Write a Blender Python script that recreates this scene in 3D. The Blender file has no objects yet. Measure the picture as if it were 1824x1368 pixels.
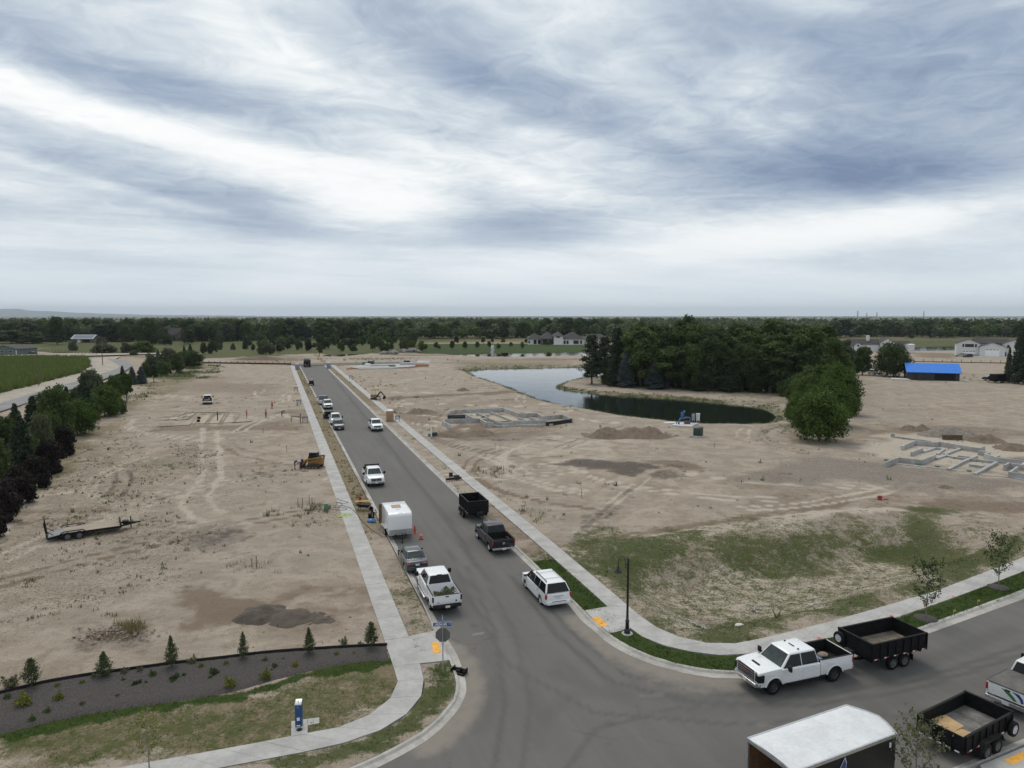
import bpy, bmesh, math, random
import numpy as np
from mathutils import Vector, Matrix, noise as mnoise
# ------------------------------------------------------------------ scene, camera, light, exposure
sc = bpy.context.scene
COL = sc.collection
R = math.radians
F, CAMH, HOR = 1265.0, 20.0, 562.0            # the survey of the photograph: focal length (px of 1824), drone height, horizon row
PITCH = math.atan((684 - HOR) / F)
cd = bpy.data.cameras.new('camera')
cam = bpy.data.objects.new('camera', cd)
COL.objects.link(cam)
cam.location = (0, 0, CAMH)
cam.rotation_euler = (R(90) - PITCH, 0, 0)
cd.sensor_width = 36.0
cd.lens = F / 1824 * 36.0
cd.clip_start, cd.clip_end = 0.1, 60000
sc.camera = cam
HAZE = 0.00005
SUN_AZ, SUN_EL = R(-20), R(58)                # sun behind the cloud, ahead and a little to the left
sun_d = bpy.data.lights.new('sun', 'SUN')
sun_d.energy, sun_d.angle, sun_d.color = 1.3, R(30), (1.0, 0.93, 0.83)
sun = bpy.data.objects.new('sun', sun_d)
COL.objects.link(sun)
sdir = Vector((math.sin(SUN_AZ) * math.cos(SUN_EL), math.cos(SUN_AZ) * math.cos(SUN_EL), math.sin(SUN_EL)))
sun.rotation_euler = sdir.to_track_quat('Z', 'Y').to_euler()
sc.view_settings.view_transform = 'Standard'
sc.view_settings.look = 'None'
sc.view_settings.exposure = 0.22
sc.view_settings.gamma = 1.0
sc.view_settings.use_curve_mapping = False
sc.render.engine = 'CYCLES'
sc.cycles.max_bounces = 6
sc.cycles.diffuse_bounces = 3
sc.cycles.glossy_bounces = 3
sc.cycles.volume_bounces = 0
sc.cycles.use_denoising = True
class NT:
	"""A small helper to write node trees as expressions."""
	def __init__(s, tree):
		s.t = tree
	def n(s, kind, **kw):
		nd = s.t.nodes.new(kind)
		for k, v in kw.items():
			setattr(nd, k, v)
		return nd
	def put(s, sock, v):
		if v is None:
			return
		if isinstance(v, bpy.types.NodeSocket):
			s.t.links.new(v, sock)
		else:
			if sock.type == 'RGBA' and len(v) == 3:
				v = (*v, 1)
			sock.default_value = v
	def m(s, op, a, b=None, c=None, clamp=False):
		nd = s.n('ShaderNodeMath', operation=op, use_clamp=clamp)
		for i, v in enumerate((a, b, c)):
			s.put(nd.inputs[i], v)
		return nd.outputs[0]
	def vm(s, op, a, b=None):
		nd = s.n('ShaderNodeVectorMath', operation=op)
		s.put(nd.inputs[0], a)
		s.put(nd.inputs[1], b)
		return nd.outputs[0]
	def mix(s, f, a, b, blend='MIX'):
		nd = s.n('ShaderNodeMix', data_type='RGBA', blend_type=blend)
		s.put(nd.inputs[0], f)
		s.put(nd.inputs[6], a)
		s.put(nd.inputs[7], b)
		return nd.outputs[2]
	def noise(s, vec, scale, detail=4, rough=0.55, dist=0.0, dim='3D'):
		nd = s.n('ShaderNodeTexNoise', noise_dimensions=dim)
		s.put(nd.inputs['Vector'], vec)
		nd.inputs['Scale'].default_value = scale
		nd.inputs['Detail'].default_value = detail
		nd.inputs['Roughness'].default_value = rough
		nd.inputs['Distortion'].default_value = dist
		return nd.outputs[0]
	def ss(s, v, lo, hi, a=0.0, b=1.0):
		nd = s.n('ShaderNodeMapRange', interpolation_type='SMOOTHSTEP')
		s.put(nd.inputs[0], v)
		for i, x in enumerate((lo, hi, a, b)):
			s.put(nd.inputs[i + 1], x)
		return nd.outputs[0]
	def xyz(s, v):
		nd = s.n('ShaderNodeSeparateXYZ')
		s.put(nd.inputs[0], v)
		return nd.outputs
	def comb(s, x, y, z):
		nd = s.n('ShaderNodeCombineXYZ')
		for i, v in enumerate((x, y, z)):
			s.put(nd.inputs[i], v)
		return nd.outputs[0]
# ------------------------------------------------------------------ sky: Nishita behind a streaked cloud deck
world = bpy.data.worlds.new('World')
sc.world = world
world.use_nodes = True
wt = world.node_tree
wt.nodes.clear()
N = NT(wt)
W_STR = 0.1
sky = N.n('ShaderNodeTexSky', sky_type='NISHITA')
sky.sun_disc = False
sky.sun_elevation, sky.sun_rotation = SUN_EL, SUN_AZ
sky.air_density, sky.dust_density = 1.2, 2.0
gen = N.n('ShaderNodeTexCoord').outputs['Generated']
dx, dy, dz = N.xyz(gen)
zz = N.m('MAXIMUM', dz, 0.0)
den = N.m('ADD', zz, 0.075)
px_, py_ = N.m('DIVIDE', dx, den), N.m('DIVIDE', dy, den)
SA = R(33)                                     # the streaks run away to the right
cu = N.m('ADD', N.m('MULTIPLY', px_, math.cos(SA)), N.m('MULTIPLY', py_, math.sin(SA)))
cv = N.m('SUBTRACT', N.m('MULTIPLY', py_, math.cos(SA)), N.m('MULTIPLY', px_, math.sin(SA)))
pw = N.comb(N.m('MULTIPLY', cu, 0.55), cv, 3.3)
wob = N.noise(pw, 0.9, 3, 0.5)
pw2 = N.vm('ADD', pw, N.comb(0.0, N.m('MULTIPLY', N.m('SUBTRACT', wob, 0.5), 1.1), 0.0))
n_big = N.noise(pw2, 0.62, 4, 0.5)
n_mid = N.noise(N.comb(N.m('MULTIPLY', cu, 0.62), cv, 1.7), 1.45, 7, 0.55, 0.7)
n_fine = N.noise(N.comb(cu, N.m('MULTIPLY', cv, 1.0), 5.1), 4.6, 9, 0.64, 0.9)
low = N.ss(dz, 0.03, 0.26, 0.35, 1.0)                     # structure flattens out towards the horizon
midf = N.m('ADD', N.m('MULTIPLY', N.m('SUBTRACT', n_mid, 0.5), low), 0.5)
thick = N.m('ADD', N.m('ADD', N.m('MULTIPLY', n_big, 0.50), N.m('MULTIPLY', midf, 0.58)), N.m('MULTIPLY', N.m('ADD', N.m('MULTIPLY', N.m('SUBTRACT', n_fine, 0.5), low), 0.5), 0.36))
# the large cloud masses of that day: azimuth and elevation of the centre (surveyed in the photograph), half sizes in degrees, tilt, depth
az_ = N.m('ARCTAN2', dx, dy)
el_ = N.m('ARCSINE', dz)
def azel(px, py):
	u, v = (px - 912) / F, (684 - py) / F
	d = Vector((u, math.cos(PITCH) + v * math.sin(PITCH), -math.sin(PITCH) + v * math.cos(PITCH))).normalized()
	return math.atan2(d.x, d.y), math.asin(d.z)
SKY_MASS = [(1700, 170, 260, 150, 0, .17), (1790, 20, 200, 120, 0, .10), (1490, 310, 250, 42, -8, .20), (1330, 45, 130, 60, -10, .13), (905, 405, 150, 38, 0, .17), (1010, 385, 210, 36, 4, .07),
			(430, 372, 200, 36, -14, .17), (180, 330, 220, 24, -12, .06), (330, 165, 300, 34, -8, .12), (60, 90, 180, 70, -14, .06), (1000, 180, 330, 60, -16, .10), (740, 70, 160, 60, -10, .08),
			(1130, 250, 200, 20, -18, .08), (1350, 350, 250, 30, -4, .06), (640, 10, 300, 40, 0, .03), (1700, 440, 220, 26, 0, .05),
			(330, 235, 480, 34, -9, -.15), (860, 290, 330, 40, -14, -.13), (640, 350, 220, 28, -10, -.10), (60, 160, 170, 22, -14, -.12), (480, 85, 140, 30, -20, -.10),
			(1720, 355, 260, 34, 8, -.13), (1000, 470, 420, 40, 3, -.12), (560, 450, 200, 60, 30, -.07), (1350, 130, 60, 60, 0, -.10), (120, 310, 200, 10, -12, -.10), (1480, 420, 300, 25, 6, -.08)]
for (x, y, sx, sy, tilt, dpt) in SKY_MASS:
	dpt *= 1.35
	a0, e0 = azel(x, y)
	c_, s_ = math.cos(R(tilt)), math.sin(R(tilt))
	a_, e_ = N.m('SUBTRACT', az_, a0), N.m('SUBTRACT', el_, e0)
	q1 = N.m('ADD', N.m('MULTIPLY', a_, c_ * F / sx), N.m('MULTIPLY', e_, s_ * F / sx))
	q2 = N.m('SUBTRACT', N.m('MULTIPLY', e_, c_ * F / sy), N.m('MULTIPLY', a_, s_ * F / sy))
	q = N.m('ADD', N.m('MULTIPLY', q1, q1), N.m('MULTIPLY', q2, q2))
	thick = N.m('ADD', thick, N.m('MULTIPLY', N.m('EXPONENT', N.m('MULTIPLY', q, -1.0)), dpt))
ramp = N.n('ShaderNodeValToRGB')
N.put(ramp.inputs[0], N.m('MULTIPLY', N.m('SUBTRACT', thick, 0.015), 0.90))
els = ramp.color_ramp.elements
def rgb8(r, g, b):
	return tuple(((c / 255 + 0.055) / 1.055) ** 2.4 if c > 10 else c / 255 / 12.92 for c in (r, g, b)) + (1,)
stops = [(0.36, (248, 249, 248)), (0.49, (240, 242, 243)), (0.57, (222, 228, 232)), (0.66, (198, 208, 217)), (0.76, (170, 183, 199)), (0.88, (142, 158, 181)), (1.0, (116, 134, 162))]
els[0].position, els[0].color = stops[0][0], rgb8(*stops[0][1])
els[1].position, els[1].color = stops[-1][0], rgb8(*stops[-1][1])
for p_, c_ in stops[1:-1]:
	e = els.new(p_)
	e.color = rgb8(*c_)
clouds = N.mix(1.0, ramp.outputs[0], (0.95 / W_STR,) * 3, 'MULTIPLY')
gap = N.m('MULTIPLY', N.ss(thick, 0.36, 0.46, 0.55, 0.0), N.ss(dz, 0.05, 0.25))
col = N.mix(gap, clouds, sky.outputs[0])
haze_c = tuple(c / W_STR for c in rgb8(215, 224, 230)[:3])
hz = N.ss(dz, -0.02, 0.15, 0.95, 0.0)
col = N.mix(hz, col, haze_c)
col = N.mix(N.ss(dz, -0.02, 0.0, 1.0, 0.0), col, (1.4, 1.3, 1.15))
bg = N.n('ShaderNodeBackground')
N.put(bg.inputs[0], col)
bg.inputs[1].default_value = W_STR
N.put(N.n('ShaderNodeOutputWorld').inputs[0], bg.outputs[0])
# ------------------------------------------------------------------ helpers
rng = np.random.default_rng(7)
rnd = random.Random(11)
def at(px, py, z=0.0):
	"""Where the line of sight through a surveyed point of the photograph meets the level z."""
	u, v = (px - 912) / F, (684 - py) / F
	dy_, dz_ = math.cos(PITCH) + v * math.sin(PITCH), -math.sin(PITCH) + v * math.cos(PITCH)
	t = (z - CAMH) / dz_
	return Vector((u * t, dy_ * t, z))
AX, NX = Vector((-0.3176, 0.9482, 0)), Vector((0.9482, 0.3176, 0))   # along and across the street
STREET = math.atan2(AX.y, AX.x)
def S(s, t, z=0.0):
	p = AX * s + NX * t
	return Vector((p.x, p.y, z))
def mat(name, rgb, rough=0.6, metal=0.0, var=0.12, scale=3.0, bump=0.0, spec=None, rgb2=None, coat=0.0, stretch=None):
	"""A procedural material: base colour broken by two scales of noise, uneven roughness, optional fine relief."""
	m = bpy.data.materials.new(name)
	m.use_nodes = True
	t = m.node_tree
	t.nodes.clear()
	n = NT(t)
	out = n.n('ShaderNodeOutputMaterial')
	b = n.n('ShaderNodeBsdfPrincipled')
	t.links.new(b.outputs[0], out.inputs[0])
	vec = n.n('ShaderNodeTexCoord').outputs['Object']
	if stretch:
		vec = n.vm('MULTIPLY', vec, stretch)
	a = n.noise(vec, scale, 5, 0.6)
	c = n.noise(vec, scale * 7.3, 3, 0.6)
	f = n.m('ADD', n.m('MULTIPLY', a, 0.65), n.m('MULTIPLY', c, 0.35))
	lo = tuple(max(0, x * (1 - var * 2.2)) for x in rgb)
	hi = rgb2 if rgb2 else tuple(min(1, x * (1 + var * 2.0)) for x in rgb)
	n.put(b.inputs['Base Color'], n.mix(n.ss(f, 0.3, 0.7), lo, hi))
	dr_ = 0.015 if coat else 0.08
	n.put(b.inputs['Roughness'], n.ss(c, 0.3, 0.7, max(0.02, rough - dr_), min(1, rough + dr_)))
	b.inputs['Metallic'].default_value = metal
	if spec is not None:
		b.inputs['Specular IOR Level'].default_value = spec
	if coat:
		b.inputs['Coat Weight'].default_value = coat
		b.inputs['Coat Roughness'].default_value = 0.08
	if bump:
		bp = n.n('ShaderNodeBump')
		bp.inputs['Strength'].default_value = bump
		bp.inputs['Distance'].default_value = 0.05
		n.put(bp.inputs['Height'], c)
		t.links.new(bp.outputs[0], b.inputs['Normal'])
	return m
MATS = {}
def M_(name, *a, **k):
	MATS[name] = mat(name, *a, **k)
	return MATS[name]
class MB:
	"""Collects boxes, prisms, tubes and lathes and links them as ONE mesh object."""
	def __init__(s):
		s.v, s.f, s.mi, s.m = [], [], [], 0
		s.T = None
	def add(s, pts, faces):
		b = len(s.v)
		s.v += [tuple(s.T @ Vector(p)) for p in pts] if s.T else [tuple(p) for p in pts]
		for f in faces:
			s.f.append([b + i for i in f])
			s.mi.append(s.m)
		return s
	def box(s, x0, x1, y0, y1, z0, z1):
		return s.add([(x0, y0, z0), (x1, y0, z0), (x1, y1, z0), (x0, y1, z0), (x0, y0, z1), (x1, y0, z1), (x1, y1, z1), (x0, y1, z1)],
					 [(0, 3, 2, 1), (4, 5, 6, 7), (0, 1, 5, 4), (1, 2, 6, 5), (2, 3, 7, 6), (3, 0, 4, 7)])
	def cbox(s, c, d):
		return s.box(c[0] - d[0] / 2, c[0] + d[0] / 2, c[1] - d[1] / 2, c[1] + d[1] / 2, c[2] - d[2] / 2, c[2] + d[2] / 2)
	def hexa(s, lo, hi):
		"""A six-sided solid from four lower and four upper points."""
		n = len(lo)
		return s.add(list(lo) + list(hi), [tuple(range(n - 1, -1, -1)), tuple(range(n, 2 * n))] + [(i, (i + 1) % n, n + (i + 1) % n, n + i) for i in range(n)])
	def poly(s, pts):
		return s.add(pts, [tuple(range(len(pts)))])
	def prism(s, pts, lo, hi, axis='y'):
		def put(p, h):
			return {'y': (p[0], h, p[1]), 'x': (h, p[0], p[1]), 'z': (p[0], p[1], h)}[axis]
		return s.hexa([put(p, lo) for p in pts], [put(p, hi) for p in pts])
	def beam(s, p, q, w, h):
		p, q = Vector(p), Vector(q)
		d = (q - p)
		side = d.cross(Vector((0, 0, 1)))
		side = side.normalized() if side.length > 1e-4 else Vector((1, 0, 0))
		up = side.cross(d).normalized()
		a, b = side * w / 2, up * h / 2
		return s.hexa([p - a - b, p + a - b, p + a + b, p - a + b], [q - a - b, q + a - b, q + a + b, q - a + b])
	def cyl(s, p, q, r0, r1=None, n=10):
		p, q = Vector(p), Vector(q)
		r1 = r0 if r1 is None else r1
		d = (q - p).normalized()
		a = d.orthogonal().normalized()
		b = d.cross(a)
		ring = lambda c, r: [c + a * r * math.cos(2 * math.pi * i / n) + b * r * math.sin(2 * math.pi * i / n) for i in range(n)]
		return s.hexa(ring(p, r0), ring(q, r1))
	def tube(s, path, r, n=6):
		rs = r if isinstance(r, (list, tuple)) else [r] * len(path)
		path = [Vector(p) for p in path]
		rows = []
		a = None
		for i, c in enumerate(path):
			d = (path[min(i + 1, len(path) - 1)] - path[max(i - 1, 0)]).normalized()
			a = d.orthogonal().normalized() if a is None else (a - d * a.dot(d)).normalized()
			b = d.cross(a)
			rows.append([c + a * rs[i] * math.cos(2 * math.pi * k / n) + b * rs[i] * math.sin(2 * math.pi * k / n) for k in range(n)])
		fs = [(i * n + k, i * n + (k + 1) % n, (i + 1) * n + (k + 1) % n, (i + 1) * n + k) for i in range(len(path) - 1) for k in range(n)]
		fs += [tuple(range(n - 1, -1, -1)), tuple((len(path) - 1) * n + k for k in range(n))]
		return s.add([p for r_ in rows for p in r_], fs)
	def lathe(s, prof, n=16, axis='z', c=(0, 0, 0)):
		c = Vector(c)
		def put(r, h, a):
			x, y = r * math.cos(a), r * math.sin(a)
			return c + Vector({'z': (x, y, h), 'y': (x, h, y), 'x': (h, x, y)}[axis])
		k = len(prof)
		pts = [put(r, h, 2 * math.pi * j / n) for j in range(n) for r, h in prof]
		fs = [(j * k + i, ((j + 1) % n) * k + i, ((j + 1) % n) * k + i + 1, j * k + i + 1) for j in range(n) for i in range(k - 1)]
		return s.add(pts, fs)
	def ball(s, c, r, n=8, sq=(1, 1, 1)):
		pr = [(math.sin(math.pi * i / n) * r, -math.cos(math.pi * i / n) * r) for i in range(n + 1)]
		b = len(s.v)
		s.lathe(pr, n + 2)
		s.v[b:] = [(p[0] * sq[0] + c[0], p[1] * sq[1] + c[1], p[2] * sq[2] + c[2]) for p in s.v[b:]]
		return s
	def mesh(s, name, mats, bev=0.0, smooth=35, seg=2):
		me = bpy.data.meshes.new(name)
		me.from_pydata(s.v, [], s.f)
		for m in (mats if isinstance(mats, (list, tuple)) else [mats]):
			me.materials.append(m)
		me.polygons.foreach_set('material_index', s.mi)
		bm = bmesh.new()
		bm.from_mesh(me)
		bmesh.ops.remove_doubles(bm, verts=bm.verts, dist=1e-5)
		bmesh.ops.recalc_face_normals(bm, faces=bm.faces)
		if bev:
			es = [e for e in bm.edges if len(e.link_faces) == 2 and e.calc_face_angle(0) > R(28)]
			bmesh.ops.bevel(bm, geom=es, offset=bev, segments=seg, profile=0.5, affect='EDGES', clamp_overlap=True)
		bm.to_mesh(me)
		bm.free()
		if smooth:
			me.polygons.foreach_set('use_smooth', [True] * len(me.polygons))
			me.set_sharp_from_angle(angle=R(smooth))
		return me
	def build(s, name, mats, parent=None, bev=0.0, smooth=35, loc=None, rz=0.0, seg=2):
		return link(name, s.mesh(name, mats, bev, smooth, seg), parent, loc, rz)
def link(name, me, parent=None, loc=None, rz=0.0):
	o = bpy.data.objects.new(name, me)
	COL.objects.link(o)
	if parent:
		o.parent = parent
	if loc is not None:
		o.location = loc
	if rz:
		o.rotation_euler.z = rz
	return o
def tag(o, label=None, cat=None, group=None, kind=None):
	for k, v in (('label', label), ('category', cat), ('group', group), ('kind', kind)):
		if v:
			o[k] = v
	return o
def thing(name, label, cat, loc=(0, 0, 0), rz=0.0, group=None):
	o = link(name, None, None, loc, rz)
	o.empty_display_size = 0.3
	return tag(o, label, cat, group)
def copy_tree(o, parent=None):
	c = o.copy()
	COL.objects.link(c)
	if parent:
		c.parent = parent
	for ch in o.children:
		copy_tree(ch, c)
	return c
def np_mesh(name, verts, faces, mats, smooth=False, attrs=None):
	"""verts (n,3), faces (m,k) as one mesh, quickly."""
	me = bpy.data.meshes.new(name)
	verts = np.asarray(verts, np.float32)
	faces = np.asarray(faces, np.int32)
	m, k = faces.shape
	me.vertices.add(len(verts))
	me.vertices.foreach_set('co', verts.ravel())
	me.loops.add(m * k)
	me.loops.foreach_set('vertex_index', faces.ravel())
	me.polygons.add(m)
	me.polygons.foreach_set('loop_start', np.arange(0, m * k, k, dtype=np.int32))
	me.polygons.foreach_set('loop_total', np.full(m, k, np.int32))
	me.polygons.foreach_set('use_smooth', np.full(m, smooth, bool))
	for mm in (mats if isinstance(mats, (list, tuple)) else [mats]):
		me.materials.append(mm)
	for an, dat in (attrs or {}).items():
		a = me.attributes.new(an, 'FLOAT_COLOR' if dat.ndim == 2 else 'FLOAT', 'POINT')
		a.data.foreach_set('color' if dat.ndim == 2 else 'value', np.ascontiguousarray(dat, np.float32).ravel())
	me.update(calc_edges=True)
	return me
def smooth01(x):
	x = np.clip(x, 0, 1)
	return x * x * (3 - 2 * x)
def vnoise(x, y, s, seed=0):
	"""Smooth value noise on arrays."""
	x, y = np.asarray(x) / s + seed * 17.31, np.asarray(y) / s - seed * 9.77
	xi, yi = np.floor(x), np.floor(y)
	fx, fy = x - xi, y - yi
	fx, fy = fx * fx * (3 - 2 * fx), fy * fy * (3 - 2 * fy)
	def h(a, b):
		v = np.sin(a * 127.1 + b * 311.7 + seed * 74.7) * 43758.5453
		return v - np.floor(v)
	return (h(xi, yi) * (1 - fx) + h(xi + 1, yi) * fx) * (1 - fy) + (h(xi, yi + 1) * (1 - fx) + h(xi + 1, yi + 1) * fx) * fy
def sd_poly(x, y, poly):
	"""Signed distance to a polygon (negative inside)."""
	d2 = np.full(x.shape, 1e12)
	ins = np.zeros(x.shape, bool)
	n = len(poly)
	for i in range(n):
		ax, ay = poly[i][0], poly[i][1]
		bx, by = poly[(i + 1) % n][0], poly[(i + 1) % n][1]
		ex, ey = bx - ax, by - ay
		wx, wy = x - ax, y - ay
		t = np.clip((wx * ex + wy * ey) / (ex * ex + ey * ey + 1e-12), 0, 1)
		qx, qy = wx - ex * t, wy - ey * t
		d2 = np.minimum(d2, qx * qx + qy * qy)
		c = ((ay <= y) & (by > y)) | ((by <= y) & (ay > y))
		with np.errstate(divide='ignore', invalid='ignore'):
			ins ^= c & (x < ax + (y - ay) / (by - ay + 1e-15) * ex)
	d = np.sqrt(d2)
	return np.where(ins, -d, d)
def sd_line(x, y, pts):
	d2 = np.full(x.shape, 1e12)
	for a, b in zip(pts[:-1], pts[1:]):
		ex, ey = b[0] - a[0], b[1] - a[1]
		wx, wy = x - a[0], y - a[1]
		t = np.clip((wx * ex + wy * ey) / (ex * ex + ey * ey + 1e-12), 0, 1)
		d2 = np.minimum(d2, (wx - ex * t) ** 2 + (wy - ey * t) ** 2)
	return np.sqrt(d2)
def PP(s, z=0.0):
	"""'x,y x,y ...' in survey pixels -> ground points."""
	return [at(*map(float, q.split(',')), z) for q in s.split()]
def resample(pts, n):
	pts = [Vector(p) for p in pts]
	L = [0.0]
	for a, b in zip(pts[:-1], pts[1:]):
		L.append(L[-1] + (b - a).length)
	out = []
	for i in range(n):
		t = L[-1] * i / (n - 1)
		k = max(0, min(len(pts) - 2, int(np.searchsorted(L, t, 'right')) - 1))
		f = (t - L[k]) / max(1e-9, L[k + 1] - L[k])
		out.append(pts[k].lerp(pts[k + 1], f))
	return out
def spline(pts, n=8):
	pts = [Vector(p) for p in pts]
	out = []
	for i in range(len(pts) - 1):
		p0, p1, p2, p3 = pts[max(0, i - 1)], pts[i], pts[i + 1], pts[min(len(pts) - 1, i + 2)]
		for k in range(n):
			t = k / n
			out.append(0.5 * ((2 * p1) + (p2 - p0) * t + (2 * p0 - 5 * p1 + 4 * p2 - p3) * t * t + (3 * p1 - p0 - 3 * p2 + p3) * t ** 3))
	return out + [pts[-1]]
def plen(pts):
	return sum((b - a).length for a, b in zip(pts[:-1], pts[1:]))
# ------------------------------------------------------------------ edges of roads, kerbs and footpaths (surveyed)
ZK = 0.12                                       # kerb and verge height above the road
S_END = 296.0
wl_in = [S(S_END, 5.9), S(44, 5.9)] + PP('705,1204 708.6,1221.6 706,1232 700,1242 686,1258 667,1272 645,1285 621.6,1295 586,1303.6 515.7,1316 440,1331 234.6,1368 90,1394')
wl_out = [S(S_END, 7.4), S(44, 7.4)] + PP('747.7,1185 755,1214 755.5,1226 752.7,1239 737.6,1262 712,1286 687,1301 639,1318.7 591,1334 520.7,1347.7 440,1363 300,1391 150,1420')
kl_back = [S(S_END, 9.2), S(46.5, 9.2)] + PP('779,1140 790,1160 800.6,1180 812,1214 813,1229 807,1249 788,1274.5 755,1305 712,1330 667,1353 632,1368 560,1398 450,1430')
kl_road = [S(S_END, 9.65), S(46.5, 9.65)] + PP('794,1136 805,1150 818,1174 830,1214 831,1231 824,1253 803,1281 769,1314 724,1341 678,1365 642,1381 566,1412 455,1446')
wr_in = [S(S_END, 22.75), S(56, 22.75)] + PP('1081,1050 1141,1100.6 1177,1124.7 1221,1141.6 1262,1149 1305,1150 1357.5,1140.4 1472,1112 1639,1064 1666,1056 1824,994.7 1960,940')
wr_out = [S(S_END, 21.3), S(44, 21.2)] + PP('1124,1123.5 1160.5,1146 1190,1155 1213.6,1161 1262,1169.4 1298,1170.6 1323,1169 1380,1161 1469.5,1142 1587,1106 1719,1060 1824,1020 1960,968')
kr_back = [S(S_END, 19.4), S(43.5, 19.4)] + PP('1062,1113 1085.7,1132.5 1117,1152.5 1160.5,1171.8 1213.6,1187.5 1262,1196 1319.7,1199 1390,1194 1470,1176 1560,1149 1633,1122 1802.7,1060 1960,1000')
kr_road = [S(S_END, 18.85), S(44, 18.85)] + PP('1038,1108 1059,1124.7 1083,1146.4 1117,1165.7 1158,1182.6 1213.6,1198 1262,1206.8 1317,1209 1392,1205 1476,1186 1568,1159 1653,1129 1824,1067 1960,1012')
ks_road = PP('1500,1440 1620,1398 1702,1366 1770,1338 1830,1313 2000,1240')
ks_back = PP('1522,1446 1640,1405 1720,1374 1790,1345 1850,1319 2020,1246')
ws_out = PP('1580,1462 1690,1422 1770,1390 1845,1358 1905,1331 2060,1262')
ROAD_POLY = kl_road + [at(455, 1600), at(1400, 1600)] + ks_road + list(reversed(kr_road))
CORRIDOR = [S(S_END + 1, 6.6), S(44, 6.6)] + PP('728,1200 731,1222 718,1252 690,1280 655,1300 600,1316 520,1331 440,1347 234,1388 90,1420 90,1700 2000,1700 2100,1300 1960,955 1824,1008 1700,1052 1590,1090 1470,1127 1357,1150 1300,1160 1262,1159 1200,1147 1150,1121 1090,1072') + [S(56, 22.0), S(S_END + 1, 22.0)]
POND = PP('832,661 870,657 930,655.5 1025,654 1100,652 1180,652 1190,664 1100,669 1027,675 1006,681 990,688 990,691 1000,694 1040,699 1090,704 1200,711 1320,722 1360,729 1377,737 1383,744 1375,751 1358,756 1320,757 1250,756 1200,752 1120,743 1050,730 1000,722 960,712 930,700 905,690 880,681 850,672', -0.6)
FARPOND1 = PP('570,634.5 585,631.5 620,630 662,629.5 640,632.5 600,636', -0.5)
FARPOND2 = PP('795,632 850,630.5 930,629 1030,627 1200,626 1200,632 1030,634.5 930,636.5 850,636.5', -0.5)
FARPOND3 = PP('1600,622 1640,617.5 1720,616.5 1720,625 1640,626', -0.5)
BASIN = PP('1022,1003 1105,985 1235,968 1335,950 1480,930 1560,925 1640,927 1760,950 1824,985 1640,1047 1470,1098 1345,1130 1262,1136 1200,1122 1150,1092 1090,1050')
def ground_h(x, y, fine=True):
	d = np.hypot(x, y)
	h = 0.10 + (vnoise(x, y, 9, 3) - 0.5) * 0.22 + (vnoise(x, y, 2.7, 4) - 0.5) * 0.10
	h += (vnoise(x, y, 60, 5) - 0.5) * 0.5 * smooth01((d - 130) / 200)
	c = sd_poly(x, y, CORRIDOR)
	k = smooth01(c / 2.5)
	h = 0.10 * (1 - k) + h * k
	h = np.where(c < 0.5, np.minimum(h, -0.06 + 0.17 * smooth01((c + 0.25) / 0.5)), h)
	sb = sd_poly(x, y, BASIN)
	h -= 2.0 * smooth01(-sb / 6.0)
	h += .35 * np.exp(-((sb - 1.6) / 1.1) ** 2) * (c > 3)
	for P_, lv, w in ((POND, -0.6, 3.2), (FARPOND1, -0.5, 4), (FARPOND2, -0.5, 5), (FARPOND3, -0.5, 5)):
		sp = sd_poly(x, y, P_)
		bank = lv + sp * (0.75 / w)
		h = np.where(sp < w, np.minimum(h, np.maximum(bank, lv - 1.6)), h)
	return h
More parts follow.
